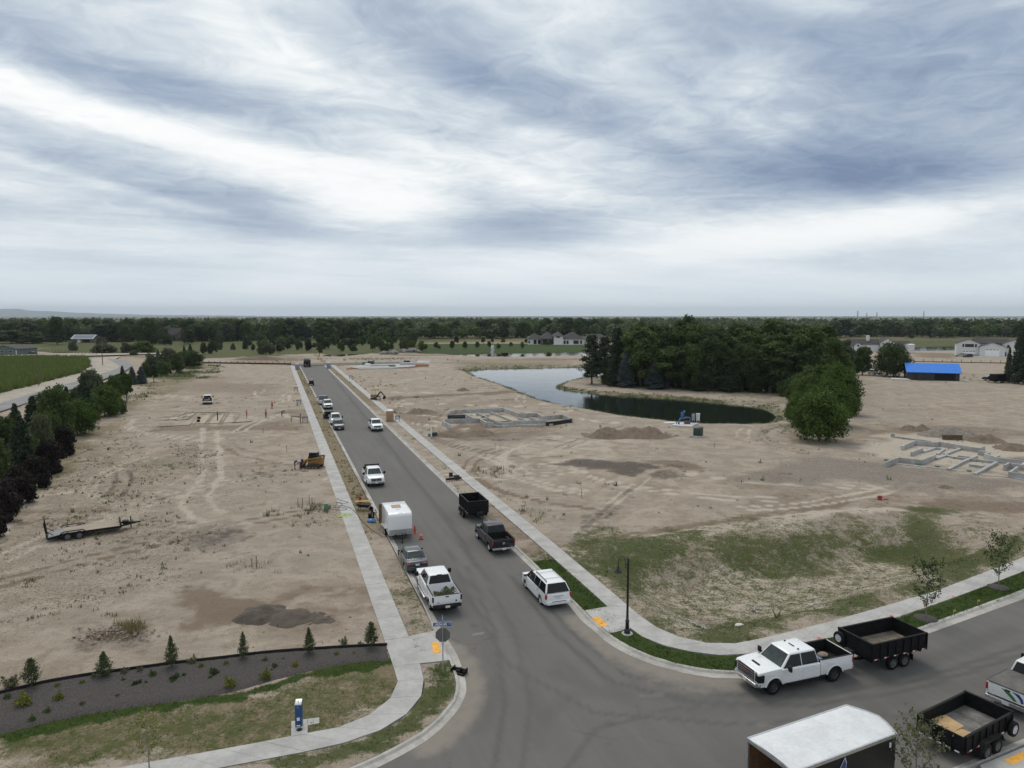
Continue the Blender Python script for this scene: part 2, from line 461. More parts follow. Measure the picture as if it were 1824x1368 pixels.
# what covers the ground: channels 0 grass 1 straw 2 dark soil 3 gravel 4 pale sand 5 brown soil 6 weeds 7 lush lawn
ZONES = [
	(6, '0,900 130,800 250,790 330,860 280,1000 200,1060 0,1110', 5, .50), (1, '0,880 130,790 260,780 330,850 280,990 180,1080 0,1130', 6, .34),
	(6, '240,825 350,795 360,822 255,842', 3, .62), (2, '205,968 235,962 242,967 222,974', 1, .6), (6, '520,900 610,885 620,925 540,940', 2, .5), (6, '450,840 500,835 510,860 460,865', 3, .45),
	(5, '335,1055 385,1050 402,1072 440,1088 445,1112 380,1105 350,1080', 1.5, .9), (5, '440,1110 560,1065 640,1055 600,1090 600,1130 500,1140', 2, .5),
	(2, '270,955 340,935 420,950 430,972 350,972', 2.5, .42), (3, '380,935 430,950 420,985 360,975', 2, .5), (2, '120,1128 190,1116 246,1124 240,1145 160,1160', 2, .4), (3, '110,1125 250,1115 255,1145 150,1165', 2, .6),
	(5, '300,690 400,670 500,690 520,700 420,705', 8, .45), (5, '265,757 540,753 545,768 260,772', 1.5, .6), (5, '420,755 440,735 540,730 560,760', 3, .5),
	(4, '290,745 530,735 535,755 280,760', 2, .35),
	(5, '980,975 1160,955 1330,935 1500,905 1700,888 1824,900 1824,916 1490,918 1300,945 1150,967 1000,987', 1.6, .72),
	(2, '985,962 1000,955 1110,870 1160,848 1182,850 1130,882 1050,947 1020,967', 1.2, .50), (2, '985,826 1090,818 1168,831 1125,847 1060,838', 1.6, .92), (2, '1165,840 1195,840 1200,852 1170,852', 1, .6),
	(5, '1165,824 1235,822 1245,836 1180,842', 1.2, .9), (5, '1225,848 1420,852 1400,885 1290,872', 3, .55), (5, '1340,862 1430,850 1480,880 1490,920 1380,932 1290,942', 3, .45),
	(5, '1490,845 1560,850 1560,862 1500,858', 2, .5), (5, '1470,860 1824,895 1824,915 1560,895', 3, .45),
	(5, '690,708 780,703 900,697 960,694 962,698 900,702 780,708 692,713', 1.5, .9), (5, '780,765 830,752 1020,757 960,775 850,782', 3, .75), (3, '800,770 960,775 860,792 790,786', 3, .5),
	(4, '860,780 960,770 1100,790 1000,812 880,805', 5, .40), (5, '700,735 790,730 800,760 720,760', 3, .5), (5, '720,725 800,728 1000,718 980,710 760,712', 4, .35),
	(3, '1330,850 1400,820 1480,815 1590,828 1824,862 1824,892 1640,882 1500,862', 3, .85), (4, '1540,795 1600,770 1700,775 1824,800 1824,850 1600,825', 3, .8), (5, '1500,800 1560,770 1600,775 1560,800', 4, .6),
	(5, '1600,765 1700,755 1824,780 1824,800 1700,785', 4, .55), (5, '1480,760 1620,750 1640,765 1500,775', 5, .4),
	(0, '1005,986 1100,968 1230,962 1250,986 1180,1012 1180,1050 1260,1090 1210,1136 1140,1098 1060,1038', 4, .9), (0, '60,603 560,602 740,603 746,612 700,629 560,629 420,637 240,634 60,626', 8, 1.25), (0, '590,606 740,603 745,628 660,628 600,629', 6, 1.25), (0, '1100,676 1420,704 1430,640 1030,650', 4, 1.1), (0, '1005,986 1160,966 1480,916 1700,926 1824,962 1824,995 1340,1146 1220,1141 1140,1098', 3, .52),
	(0, '1200,962 1330,940 1480,925 1560,930 1560,960 1480,985 1400,992 1290,985', 2, .80),
	(0, '1550,928 1640,917 1720,935 1824,962 1824,1000 1600,1062 1500,1052 1640,1003 1590,962', 4, 1.0), (0, '1200,1134 1240,1090 1330,1085 1480,1060 1560,1045 1640,1030 1662,1056 1480,1108 1340,1143 1260,1147', 2, .92),
	(0, '1640,1000 1824,960 1824,995 1660,1055', 2, 1.0), (0, '1380,960 1480,950 1500,985 1440,990', 2.5, .5), (1, '1005,986 1160,966 1480,916 1700,926 1824,962 1824,995 1340,1146 1220,1141 1140,1098', 3, .38), (4, '1180,1025 1350,985 1520,980 1640,1000 1560,1050 1330,1085 1240,1090', 3, .9),
	(4, '1180,970 1480,922 1540,915 1480,912 1180,960', 1.5, .6), (4, '1350,1065 1440,1062 1430,1078 1350,1078', 1.2, .7),
	(7, '948,1003 985,998 1082,1083 1040,1096', .35, 1), (7, '1086,1131 1124,1122 1165,1147 1215,1163 1300,1172 1420,1160 1420,1190 1320,1202 1262,1199 1215,1190 1160,1174 1117,1155', .6, 1),
	(7, '1400,1160 1480,1138 1590,1107 1720,1060 1990,950 1990,985 1810,1062 1640,1123 1470,1180 1400,1190', .6, .95),
	(0, '748,1190 800,1178 812,1214 812,1230 788,1276 712,1332 632,1370 428,1372 520,1349 640,1320 712,1288 752,1242', .6, 1.0), (1, '700,1300 790,1240 790,1275 640,1365 500,1368 600,1345', 3, .55), (7, '752,1190 798,1182 810,1216 770,1225', 1, .6),
	(1, '0,1300 100,1290 220,1262 440,1235 560,1195 690,1178 705,1222 690,1255 620,1297 440,1333 234,1372 0,1420', 1.2, .88), (0, '0,1312 100,1292 220,1264 440,1237 560,1197 690,1180 705,1222 690,1255 620,1297 440,1333 234,1372 0,1420', 1.5, .58), (0, '0,1318 120,1300 250,1285 420,1265 500,1285 300,1335 100,1352 0,1350', 2.2, .85), (0, '590,1190 690,1182 702,1220 600,1235 560,1225', 2.2, .50), (0, '430,1300 560,1290 600,1300 440,1330', 1.5, .42),
	(4, '380,1290 470,1275 500,1320 400,1335', 1.5, .5), (4, '0,1335 60,1330 90,1368 0,1400', 2, .4), (4, '405,1270 440,1265 445,1285 410,1290', 1, .6),
	(1, '0,960 60,850 130,780 210,720 290,665 360,645 390,648 330,690 240,735 160,785 60,890 0,975', 4, .7), (0, '0,940 60,830 130,760 210,705 290,660 350,645 370,652 270,690 180,745 60,860 0,950', 4, .55),
	(0, '285,672 330,655 365,652 360,665 320,680 290,680', 4, .95), (0, '352,668 385,650 395,655 365,675', 3, .8), (0, '230,700 290,685 300,700 240,710', 4, .6),
	(7, '745,613 1040,612 1040,627 850,629.5 760,631 700,626', 8, 1), (0, '560,626 745,618 760,632 660,628 570,629', 6, .8), (0, '240,612 560,606 560,626 420,636 240,632', 10, .75), (1, '60,600 300,604 300,640 240,640 60,628', 10, .7), (0, '60,606 260,610 240,626 80,622', 10, .55),
	(0, '780,645 1020,648 1020,654 930,655 840,660 800,655', 4, .5), (1, '770,640 1020,638 1025,654 850,657', 6, .5), (0, '600,638 800,636 800,640 610,642', 5, .4),
	(0, '1027,676 1200,700 1340,712 1420,708 1420,640 1027,660', 4, .55), (0, '1380,760 1430,740 1500,735 1500,780 1440,790', 3, .55), (1, '1395,765 1440,775 1440,790 1400,785', 1.5, .7), (0, '1330,715 1420,712 1400,735 1370,730', 3, .5),
	(0, '1480,640 1824,672 1824,682 1700,680 1620,682 1530,676', 3, .35), (1, '1740,676 1824,672 1824,684 1760,682', 3, .6), (4, '1530,668 1600,670 1620,682 1530,680', 3, .4), (0, '1640,607 1720,609 1720,617 1640,615', 8, .9), (5, '1620,628 1720,630 1700,640 1620,637', 5, .6),
	(4, '560,640 790,646 780,660 620,655', 5, .3), (3, '640,648 750,646 760,656 660,656', 3, .55), (5, '440,636 540,633 540,650 400,648', 6, .45),
]
LINES = [
	(4, '362,762 359,800 361,850 330,890 322,900 343,922 368,935', .5, .95), (4, '386,770 391,820 393,852 370,888 388,910 400,914', .5, .95), (4, '182,935 215,895 300,866 330,852', .5, .6), (4, '196,935 240,895 300,872', .5, .6), (4, '222,927 245,905 330,888', .5, .7), (4, '232,928 262,905', .5, .6),
	(5, '395,795 430,815 500,828 560,830', .7, .6), (5, '410,790 440,806 500,815 560,815', .7, .5), (5, '480,1082 540,1055 610,1048 660,1056', .8, .7), (5, '560,1110 600,1090 650,1090', .8, .6), (5, '150,1115 200,1098 290,1099 350,1107', .8, .55), (2, '200,985 222,992 260,985', .4, .5), (2, '195,1003 250,1000 270,995', .4, .5),
	(7, '0,1316 100,1294 220,1267 440,1241 560,1201 690,1184', .8, .8), (4, '1036,958 1090,905 1160,852', .25, .9), (4, '1022,950 1080,900 1130,862', .25, .8), (5, '1340,905 1370,880 1360,860 1320,850', 1.2, .5), (5, '1365,915 1395,890 1390,865 1350,850', 1.2, .5),
	(5, '870,822 930,818 985,826', .8, .5), (5, '910,812 960,812', .7, .4), (5, '900,985 950,985 980,970', 1.6, .6), (4, '1100,1010 1200,1080 1230,1098', 1.0, .8), (4, '1000,990 1160,962 1330,938 1490,914 1600,912', 1.5, 1.3), (5, '985,978 1160,950 1330,926 1500,900', 1.1, .9), (5, '480,840 560,838', .8, .4),
	(5, '300,870 420,850 520,840', .5, .3), (4, '660,690 760,672', 3, .3), (5, '1500,690 1620,700 1760,695', 5, .3), (5, '1520,720 1600,735 1760,730', 5, .25),
]
ZW = [(c, PP(s), w, k) for c, s, w, k in ZONES]
LW = [(c, PP(s), w, k) for c, s, w, k in LINES]
tg_ = random.Random(3)
for i in range(64):                              # pairs of tyre tracks all over the lots
	right = i % 2
	s_, t_ = tg_.uniform(60, 190), tg_.uniform(27, 85) if right else tg_.uniform(-45, 3)
	hd = STREET + tg_.choice([0, 0, R(90), R(60), R(120)]) + tg_.uniform(-.4, .4)
	cv_, L_ = tg_.uniform(-.05, .05), tg_.uniform(12, 40)
	ch_, k_ = tg_.choice([(4, 1.0), (5, .9), (5, 1.0), (2, .6), (4, .95)])
	for off in (-.85, .85):
		h_, p_ = hd, S(s_, t_) + Vector((-math.sin(hd), math.cos(hd), 0)) * off
		pts_ = [p_]
		for q_ in range(8):
			h_ += cv_ * L_ / 8
			p_ = p_ + Vector((math.cos(h_), math.sin(h_), 0)) * (L_ / 8)
			pts_.append(p_)
		LW.append((ch_, pts_, .34, k_))
for i in range(26):                              # scraped and damp patches
	s_, t_ = tg_.uniform(55, 200), tg_.uniform(27, 100) if i % 2 else tg_.uniform(-45, 2)
	r1, r2, a_ = tg_.uniform(2, 7), tg_.uniform(.8, 2.2), STREET + R(90) + tg_.uniform(-.3, .3)
	c_ = S(s_, t_)
	ZW.append((tg_.choice([5, 5, 2, 4, 3]), [c_ + Vector((math.cos(a_) * r1 * math.cos(q_) - math.sin(a_) * r2 * math.sin(q_), math.sin(a_) * r1 * math.cos(q_) + math.cos(a_) * r2 * math.sin(q_), 0)) for q_ in np.linspace(0, 5.6, 10)], 1.1, tg_.uniform(.35, .6)))
SHORE = [Vector(p) for p in POND] + [Vector(POND[0])]
def cover(x, y):
	m = np.zeros((len(x), 8), np.float32)
	for c, P_, w, k in ZW:
		a = np.array([(p.x, p.y) for p in P_])
		sel = np.where((x > a[:, 0].min() - 3 * w) & (x < a[:, 0].max() + 3 * w) & (y > a[:, 1].min() - 3 * w) & (y < a[:, 1].max() + 3 * w))[0]
		if len(sel):
			sd = sd_poly(x[sel], y[sel], P_)
			if c != 7:
				sd = sd + w * (2.6 * (vnoise(x[sel], y[sel], 1.9 * w + 1.0, c + 3) - .5) + 1.6 * (vnoise(x[sel], y[sel], .6 * w + .35, c + 9) - .5))
			v = k * smooth01(0.5 - sd / (2 * w))
			m[sel, c] = np.maximum(m[sel, c], v)
	for c, P_, w, k in LW:
		a = np.array([(p.x, p.y) for p in P_])
		sel = np.where((x > a[:, 0].min() - 2 * w) & (x < a[:, 0].max() + 2 * w) & (y > a[:, 1].min() - 2 * w) & (y < a[:, 1].max() + 2 * w))[0]
		if len(sel):
			v = k * smooth01(1.3 - sd_line(x[sel], y[sel], P_) / w + .9 * (vnoise(x[sel], y[sel], .8, c) - .5)) * (.55 + .6 * vnoise(x[sel], y[sel], 4, c + 1))
			m[sel, c] = np.maximum(m[sel, c], v)
	s = x * AX.x + y * AX.y
	t = x * NX.x + y * NX.y
	lv = (t > 7.2) & (t < 9.4) & (s > 40) & (s < 300)
	m[lv, 1] = np.maximum(m[lv, 1], np.clip(0.05 + 0.85 * smooth01((s[lv] - 56) / 18), 0, 1) * (0.72 + 0.3 * vnoise(x[lv], y[lv], 5, 8)))
	m[lv, 0] = np.maximum(m[lv, 0], 0.48 * smooth01((60 - s[lv]) / 10) * vnoise(x[lv], y[lv], 1.6, 9) * 1.6)
	rv = (t > 19.3) & (t < 21.4) & (s > 58)
	m[rv, 1] = np.maximum(m[rv, 1], 0.75 * smooth01((s[rv] - 130) / 40))
	m[rv, 6] = np.maximum(m[rv, 6], 0.5 * vnoise(x[rv], y[rv], 6, 2))
	m[rv, 5] = np.maximum(m[rv, 5], 0.5 * smooth01((75 - s[rv]) / 12))
	near = np.where((np.abs(x) < 260) & (y < 330) & (y > 100))[0]
	sh = sd_line(x[near], y[near], SHORE)
	m[near, 0] = np.maximum(m[near, 0], (.25 + .75 * vnoise(x[near], y[near], 7, 12)) * smooth01(1.25 - np.abs(sh - 1.0) / 2.0))
	d = np.hypot(x, y)
	far = smooth01((d - 420) / 160)
	m[:, 1] = np.maximum(m[:, 1], 0.8 * far)
	m[:, 0] = np.maximum(m[:, 0], far * np.clip(1.3 * vnoise(x, y, 130, 6), 0, .9))
	return m
def ground_material():
	m = bpy.data.materials.new('ground_cover')
	m.use_nodes = True
	t = m.node_tree
	t.nodes.clear()
	n = NT(t)
	out = n.n('ShaderNodeOutputMaterial')
	b = n.n('ShaderNodeBsdfPrincipled')
	t.links.new(b.outputs[0], out.inputs[0])
	pos = n.n('ShaderNodeNewGeometry').outputs['Position']
	a1 = n.n('ShaderNodeAttribute', attribute_name='cover_a')
	a2 = n.n('ShaderNodeAttribute', attribute_name='cover_b')
	r, g_, bl = n.n('ShaderNodeSeparateColor'), None, None
	t.links.new(a1.outputs['Color'], r.inputs[0])
	r2 = n.n('ShaderNodeSeparateColor')
	t.links.new(a2.outputs['Color'], r2.inputs[0])
	ch = [r.outputs[0], r.outputs[1], r.outputs[2], a1.outputs['Alpha'], r2.outputs[0], r2.outputs[1], r2.outputs[2], a2.outputs['Alpha']]
	n04 = n.noise(pos, 0.045, 4, 0.6)
	n3 = n.noise(pos, 0.33, 5, 0.62, 0.6)
	n12 = n.noise(pos, 1.3, 5, 0.65, 0.4)
	n40 = n.noise(pos, 5.5, 4, 0.7)
	n90 = n.noise(pos, 17, 3, 0.7)
	str_ = n.noise(n.vm('MULTIPLY', pos, (0.10, 0.55, 0.3)), 1.0, 5, 0.6, 0.8)      # the grader worked across the lots
	dirt = n.mix(n.ss(n3, 0.36, 0.64), (0.272, 0.219, 0.170), (0.400, 0.337, 0.269))
	dirt = n.mix(n.ss(n04, 0.35, 0.65, 0.0, 0.55), dirt, (0.335, 0.292, 0.242))
	dirt = n.mix(n.ss(str_, 0.53, 0.72, 0.0, 0.55), dirt, (0.25, 0.195, 0.145))
	dirt = n.mix(n.ss(n12, 0.52, 0.68, 0.0, 0.55), dirt, (0.22, 0.175, 0.135))
	dirt = n.mix(n.ss(n40, 0.56, 0.72, 0.0, 0.42), dirt, (0.19, 0.155, 0.12))
	dirt = n.mix(n.ss(n90, 0.50, 0.66, 0.0, 0.55), dirt, (0.15, 0.12, 0.092))
	dirt = n.mix(n.ss(n.noise(pos, 9.0, 2, 0.6), 0.60, 0.70, 0.0, 0.5), dirt, (0.44, 0.385, 0.32))
	vo = n.n('ShaderNodeTexVoronoi', feature='F1')
	n.put(vo.inputs['Vector'], pos)
	vo.inputs['Scale'].default_value = 7.0
	pebble = n.m('MULTIPLY', n.ss(vo.outputs['Distance'], 0.12, 0.28, 1.0, 0.0), n.ss(n3, 0.45, 0.65, 0.15, 0.9))
	dirt = n.mix(n.m('MULTIPLY', pebble, 0.55), dirt, (0.55, 0.50, 0.43))
	def fac(i, nz, k=0.9, w=0.16, c=0.42):
		v = n.m('ADD', ch[i], n.m('MULTIPLY', n.m('SUBTRACT', nz, 0.5), k))
		v = n.ss(v, c - w, c + w)
		return n.m('MULTIPLY', v, n.ss(ch[i], 0.02, 0.12))
	nm = n.m('ADD', n.m('ADD', n.m('MULTIPLY', n12, 0.40), n.m('MULTIPLY', n40, 0.36)), n.m('MULTIPLY', n90, 0.24))
	nl = n.m('ADD', n.m('MULTIPLY', n3, 0.55), n.m('MULTIPLY', n12, 0.45))
	col = n.mix(n.m('MULTIPLY', fac(5, nl, 1.9, 0.34), 0.85), dirt, n.mix(n40, (0.125, 0.092, 0.064), (0.215, 0.162, 0.115)))
	col = n.mix(n.m('MULTIPLY', fac(4, nl, 2.0, 0.34), 0.8), col, n.mix(n12, (0.50, 0.44, 0.365), (0.41, 0.355, 0.285)))
	grv = n.mix(n.ss(vo.outputs['Distance'], 0.05, 0.45), n.mix(vo.outputs['Color'], (0.46, 0.42, 0.37), (0.32, 0.285, 0.245)), (0.17, 0.148, 0.125))
	col = n.mix(n.m('MULTIPLY', fac(3, nm, 2.4, 0.36), 0.75), col, grv)
	col = n.mix(n.m('MULTIPLY', fac(2, nl, 2.0, 0.34), 0.85), col, n.mix(n40, (0.052, 0.043, 0.036), (0.105, 0.088, 0.073)))
	straw = n.mix(n40, n.mix(n12, (0.125, 0.098, 0.050), (0.22, 0.178, 0.10)), (0.165, 0.135, 0.082))
	col = n.mix(n.m('MULTIPLY', fac(1, nm, 3.2, 0.30, 0.50), 0.85), col, straw)
	grass = n.mix(n.ss(n90, 0.35, 0.65), n.mix(n.ss(n12, 0.35, 0.65), (0.028, 0.045, 0.011), (0.070, 0.092, 0.026)), n.mix(n.ss(n3, 0.4, 0.6), (0.062, 0.078, 0.022), (0.105, 0.100, 0.044)))
	col = n.mix(n.m('MULTIPLY', fac(6, n40, 2.6, 0.16, 0.66), 0.8), col, n.mix(n12, (0.075, 0.072, 0.036), (0.12, 0.115, 0.062)))
	col = n.mix(n.m('MULTIPLY', fac(0, nm, 3.6, 0.30, 0.55), 0.92), col, grass)
	lush = n.mix(n90, n.mix(n12, (0.024, 0.045, 0.007), (0.045, 0.078, 0.014)), (0.032, 0.055, 0.010))
	col = n.mix(n.m('MULTIPLY', fac(7, nm, 1.1, 0.14), 0.97), col, lush)
	n.put(b.inputs['Base Color'], col)
	b.inputs['Roughness'].default_value = 0.95
	b.inputs['Specular IOR Level'].default_value = 0.12
	bp = n.n('ShaderNodeBump')
	bp.inputs['Strength'].default_value = 1.0
	bp.inputs['Distance'].default_value = 0.2
	n.put(bp.inputs['Height'], n.m('ADD', n.m('ADD', n12, n.m('MULTIPLY', n40, 0.45)), n.m('MULTIPLY', n90, 0.2)))
	t.links.new(bp.outputs[0], b.inputs['Normal'])
	return m
GM = ground_material()
def ground_sheet(name, x, y, z, faces, kind='structure'):
	c = cover(x, y)
	me = np_mesh(name, np.stack([x, y, z], 1), faces, GM, True, {'cover_a': c[:, :4], 'cover_b': c[:, 4:]})
	return tag(link(name, me), kind=kind)
# the ground: one sheet of rings about the survey point, finer where near, out past the horizon
NA, NR = 620, 660
ang = np.radians(np.linspace(-70, 70, NA))
rad = np.concatenate([[3.0, 12.0], 20.0 * (26000 / 20.0) ** (np.linspace(0, 1, NR - 2) ** 1.0)])
A_, R_ = np.meshgrid(ang, rad)
gx, gy = (np.sin(A_) * R_).ravel(), (np.cos(A_) * R_).ravel()
gz = ground_h(gx, gy)
ii = np.arange(NR - 1)[:, None] * NA + np.arange(NA - 1)[None, :]
gf = np.stack([ii, ii + NA, ii + NA + 1, ii + 1], -1).reshape(-1, 4)
ground_sheet('ground', gx, gy, gz, gf)
def sample_strip(a, b, step, nc):
	n = max(2, int(plen(a) / step))
	A2, B2 = resample(a, n), resample(b, n)
	P_ = np.array([[tuple(p.lerp(q, k / (nc - 1))) for k in range(nc)] for p, q in zip(A2, B2)])
	idx = np.arange(n - 1)[:, None] * nc + np.arange(nc - 1)[None, :]
	return P_.reshape(-1, 3), np.stack([idx, idx + nc, idx + nc + 1, idx + 1], -1).reshape(-1, 4)
def verge(a, b, lift=ZK):
	P_, fc = sample_strip(a, b, 0.4, 6)
	z = lift + (vnoise(P_[:, 0], P_[:, 1], 0.9, 2) - 0.5) * 0.05
	return ground_sheet('verge', P_[:, 0], P_[:, 1], z, fc)
# verges between kerb and footpath (ramps interrupt them)
verge([S(S_END, 7.42), S(42.4, 7.42)], [S(S_END, 9.18), S(42.6, 9.1)])
verge(PP('749,1187 756,1214 756.5,1226 753.7,1239 738.6,1263 713,1287 688,1302 640,1319.7 592,1335 521,1349 440,1364.5 300,1393'), PP('799,1181 811,1214 812,1229 806,1249 787,1274 754,1304.5 711,1329.5 666,1352.5 631,1367.5 590,1385 520,1408'))
verge([S(S_END, 19.42), S(42.5, 19.42)], [S(S_END, 21.28), S(42.6, 21.2)])
verge(PP('1087,1132 1118,1152 1161,1171 1214,1187 1262,1195.5 1320,1198.5 1390,1193.5 1470,1175.5 1560,1148.5 1633,1121.5 1802,1060 1960,1000'), PP('1123.5,1124 1160,1147 1189,1156 1213,1162 1262,1170 1298,1171 1323,1169.5 1380,1161.5 1469.5,1142.5 1587,1106.5 1719,1060.5 1824,1020.5 1960,968.5'))
# asphalt
def asphalt_material():
	m = bpy.data.materials.new('asphalt')
	m.use_nodes = True
	t = m.node_tree
	t.nodes.clear()
	n = NT(t)
	out = n.n('ShaderNodeOutputMaterial')
	b = n.n('ShaderNodeBsdfPrincipled')
	t.links.new(b.outputs[0], out.inputs[0])
	pos = n.n('ShaderNodeNewGeometry').outputs['Position']
	a1 = n.n('ShaderNodeAttribute', attribute_name='dust')
	a2 = n.n('ShaderNodeAttribute', attribute_name='wear')
	rot = n.n('ShaderNodeVectorRotate', rotation_type='Z_AXIS')
	n.put(rot.inputs['Vector'], pos)
	rot.inputs['Angle'].default_value = math.pi / 2 - STREET
	sv = n.vm('MULTIPLY', rot.outputs[0], (1.0, 0.06, 1.0))
	n1 = n.noise(pos, 0.16, 4, 0.6)
	n2 = n.noise(pos, 1.2, 4, 0.6, 0.3)
	n3 = n.noise(pos, 28, 3, 0.7)
	n4 = n.noise(sv, 1.1, 4, 0.6)
	col = n.mix(n1, (0.112, 0.105, 0.097), (0.155, 0.146, 0.135))
	col = n.mix(n.ss(n4, 0.4, 0.7, 0.0, 0.5), col, (0.160, 0.155, 0.148))
	col = n.mix(n.ss(n3, 0.35, 0.7, 0.0, 0.40), col, (0.065, 0.063, 0.061))
	col = n.mix(n.ss(a2.outputs['Fac'], 0.0, 1.0, 0.0, 0.6), col, (0.068, 0.066, 0.064))
	vd = n.n('ShaderNodeTexVoronoi', feature='DISTANCE_TO_EDGE')
	n.put(vd.inputs['Vector'], n.vm('ADD', pos, n.comb(n.m('MULTIPLY', n2, 2.2), n.m('MULTIPLY', n1, 3.0), 0.0)))
	vd.inputs['Scale'].default_value = 0.11
	crack = n.m('MULTIPLY', n.ss(vd.outputs['Distance'], 0.002, 0.0075, 1.0, 0.0), n.ss(n1, 0.45, 0.6))
	col = n.mix(n.m('MULTIPLY', crack, 0.22), col, (0.035, 0.034, 0.033))
	oil = n.n('ShaderNodeTexVoronoi', feature='F1')
	n.put(oil.inputs['Vector'], pos)
	oil.inputs['Scale'].default_value = 0.28
	col = n.mix(n.m('MULTIPLY', n.ss(oil.outputs['Distance'], 0.03, 0.13, 1.0, 0.0), n.ss(n1, 0.4, 0.65, 0.0, 0.5)), col, (0.05, 0.049, 0.048))
	grit = n.noise(pos, 75, 2, 0.7)
	col = n.mix(n.ss(grit, 0.6, 0.75, 0.0, 0.35), col, (0.24, 0.23, 0.22))
	v = n.m('ADD', a1.outputs['Fac'], n.m('MULTIPLY', n.m('SUBTRACT', n2, 0.5), 0.7))
	col = n.mix(n.m('MULTIPLY', n.ss(v, 0.25, 0.85), n.ss(a1.outputs['Fac'], 0.02, 0.3, 0.0, 0.5)), col, (0.30, 0.26, 0.21))
	n.put(b.inputs['Base Color'], col)
	b.inputs['Roughness'].default_value = 0.88
	b.inputs['Specular IOR Level'].default_value = 0.25
	bp = n.n('ShaderNodeBump')
	bp.inputs['Strength'].default_value = 0.25
	bp.inputs['Distance'].default_value = 0.02
	n.put(bp.inputs['Height'], n3)
	t.links.new(bp.outputs[0], b.inputs['Normal'])
	return m
DUST = [(PP('820,1180 833,1216 826,1258 800,1292 760,1325'), 1.0, .8), (PP('1035,1105 1070,1137 1117,1170 1213,1203 1300,1213'), 1.1, .75), (PP('1100,1170 1180,1205 1240,1222'), 1.2, .55), (PP('1140,1240 1175,1236'), .3, .5), (PP('1325,1290 1370,1288'), .4, .4),
		(PP('846,1130 858,1128'), .2, .7), (PP('700,770 760,830 850,905 940,1005'), .45, .45), (PP('800,960 830,985 880,1010'), 1.0, .3), (PP('1700,1366 1820,1318'), .9, .5), (PP('790,1145 815,1160 818,1185'), .7, .7)]
WEAR = [(PP('590,668 640,730 690,790 735,850 800,930 850,1010'), .45, .9), (PP('640,735 700,810'), 1.2, .4), (PP('990,1200 1080,1235 1250,1245 1450,1222'), .9, .45), (PP('960,1290 1010,1240 1120,1220'), .8, .4), (PP('1000,1180 1060,1230 1180,1270 1400,1265'), .8, .35),
		(PP('1824,1150 1640,1210 1450,1240 1250,1235 1110,1200 1010,1120 930,1020'), .28, .8), (PP('1824,1165 1640,1225 1450,1257 1240,1252 1090,1215 990,1130 912,1025'), .28, .8), (PP('1824,1230 1600,1275 1300,1290 1060,1270 900,1180 840,1070 800,980'), .26, .7), (PP('880,1368 900,1250 880,1120 830,1010'), .26, .7), (PP('930,1368 945,1250 915,1120 855,1010'), .26, .6), (PP('1010,1368 1060,1300 1200,1262 1400,1258'), .26, .6), (PP('1800,1120 1600,1200 1500,1225'), .9, .5), (PP('1824,1200 1640,1235 1500,1280'), .9, .4), (PP('860,1300 890,1200 840,1090 790,1000'), .7, .4), (PP('960,1330 950,1200 890,1080'), .7, .35)]
st = []
for s0, s1, t0, t1, cs in ((47, S_END + 2, 9.4, 19.1, 0.45), (-12, 47, -6, 75, 0.30)):
	ns, ntt = int((s1 - s0) / cs) + 1, int((t1 - t0) / cs) + 1
	sg, tg = np.meshgrid(np.linspace(s0, s1, ns), np.linspace(t0, t1, ntt), indexing='ij')
	x, y = (AX.x * sg + NX.x * tg).ravel(), (AX.y * sg + NX.y * tg).ravel()
	ix = np.arange(ns - 1)[:, None] * ntt + np.arange(ntt - 1)[None, :]
	fc = np.stack([ix, ix + 1, ix + ntt + 1, ix + ntt], -1).reshape(-1, 4)
	cx, cy = x[fc].mean(1), y[fc].mean(1)
	fc = fc[sd_poly(cx, cy, ROAD_POLY) < 0.18]
	us, inv = np.unique(fc, return_inverse=True)
	st.append((x[us], y[us], inv.reshape(fc.shape)))
AM = asphalt_material()
for (x, y, fc), nm in zip(st, ('street', 'cross_street')):
	du, we = np.zeros(len(x)), np.zeros(len(x))
	for P_, w, k in DUST:
		du = np.maximum(du, k * smooth01(1.2 - sd_line(x, y, P_) / (w * 1.6)))
	for P_, w, k in WEAR:
		we = np.maximum(we, k * smooth01(1.2 - sd_line(x, y, P_) / w))
	me = np_mesh(nm, np.stack([x, y, np.full(len(x), 0.0)], 1), fc, AM, True, {'dust': du, 'wear': we})
	tag(link(nm, me), kind='structure')
M_('concrete', (0.37, 0.36, 0.342), 0.85, var=0.10, scale=0.6, bump=0.15)
M_('kerb_concrete', (0.36, 0.34, 0.31), 0.88, var=0.14, scale=0.5, bump=0.2)
def kerb(back, road):
	n = max(8, int(plen(back) / 0.8))
	A2, B2 = resample(back, n), resample(road, n)
	prof = [(0.0, -0.05), (0.0, ZK + 0.012), (0.26, ZK + 0.012), (0.42, 0.03), (1.0, 0.008), (1.0, -0.05)]
	vs, fs = [], []
	for p, q in zip(A2, B2):
		for f, h in prof:
			w = p.lerp(q, f)
			vs.append((w.x, w.y, h))
	k = len(prof)
	for i in range(n - 1):
		for j in range(k - 1):
			fs.append((i * k + j, i * k + j + 1, (i + 1) * k + j + 1, (i + 1) * k + j))
	b = MB()
	b.v, b.f, b.mi = vs, fs, [0] * len(fs)
	return tag(b.build('kerb', MATS['kerb_concrete'], smooth=25), kind='structure')
kerb(kl_back, kl_road)
kerb(kr_back, kr_road)
kerb(ks_back, ks_road)
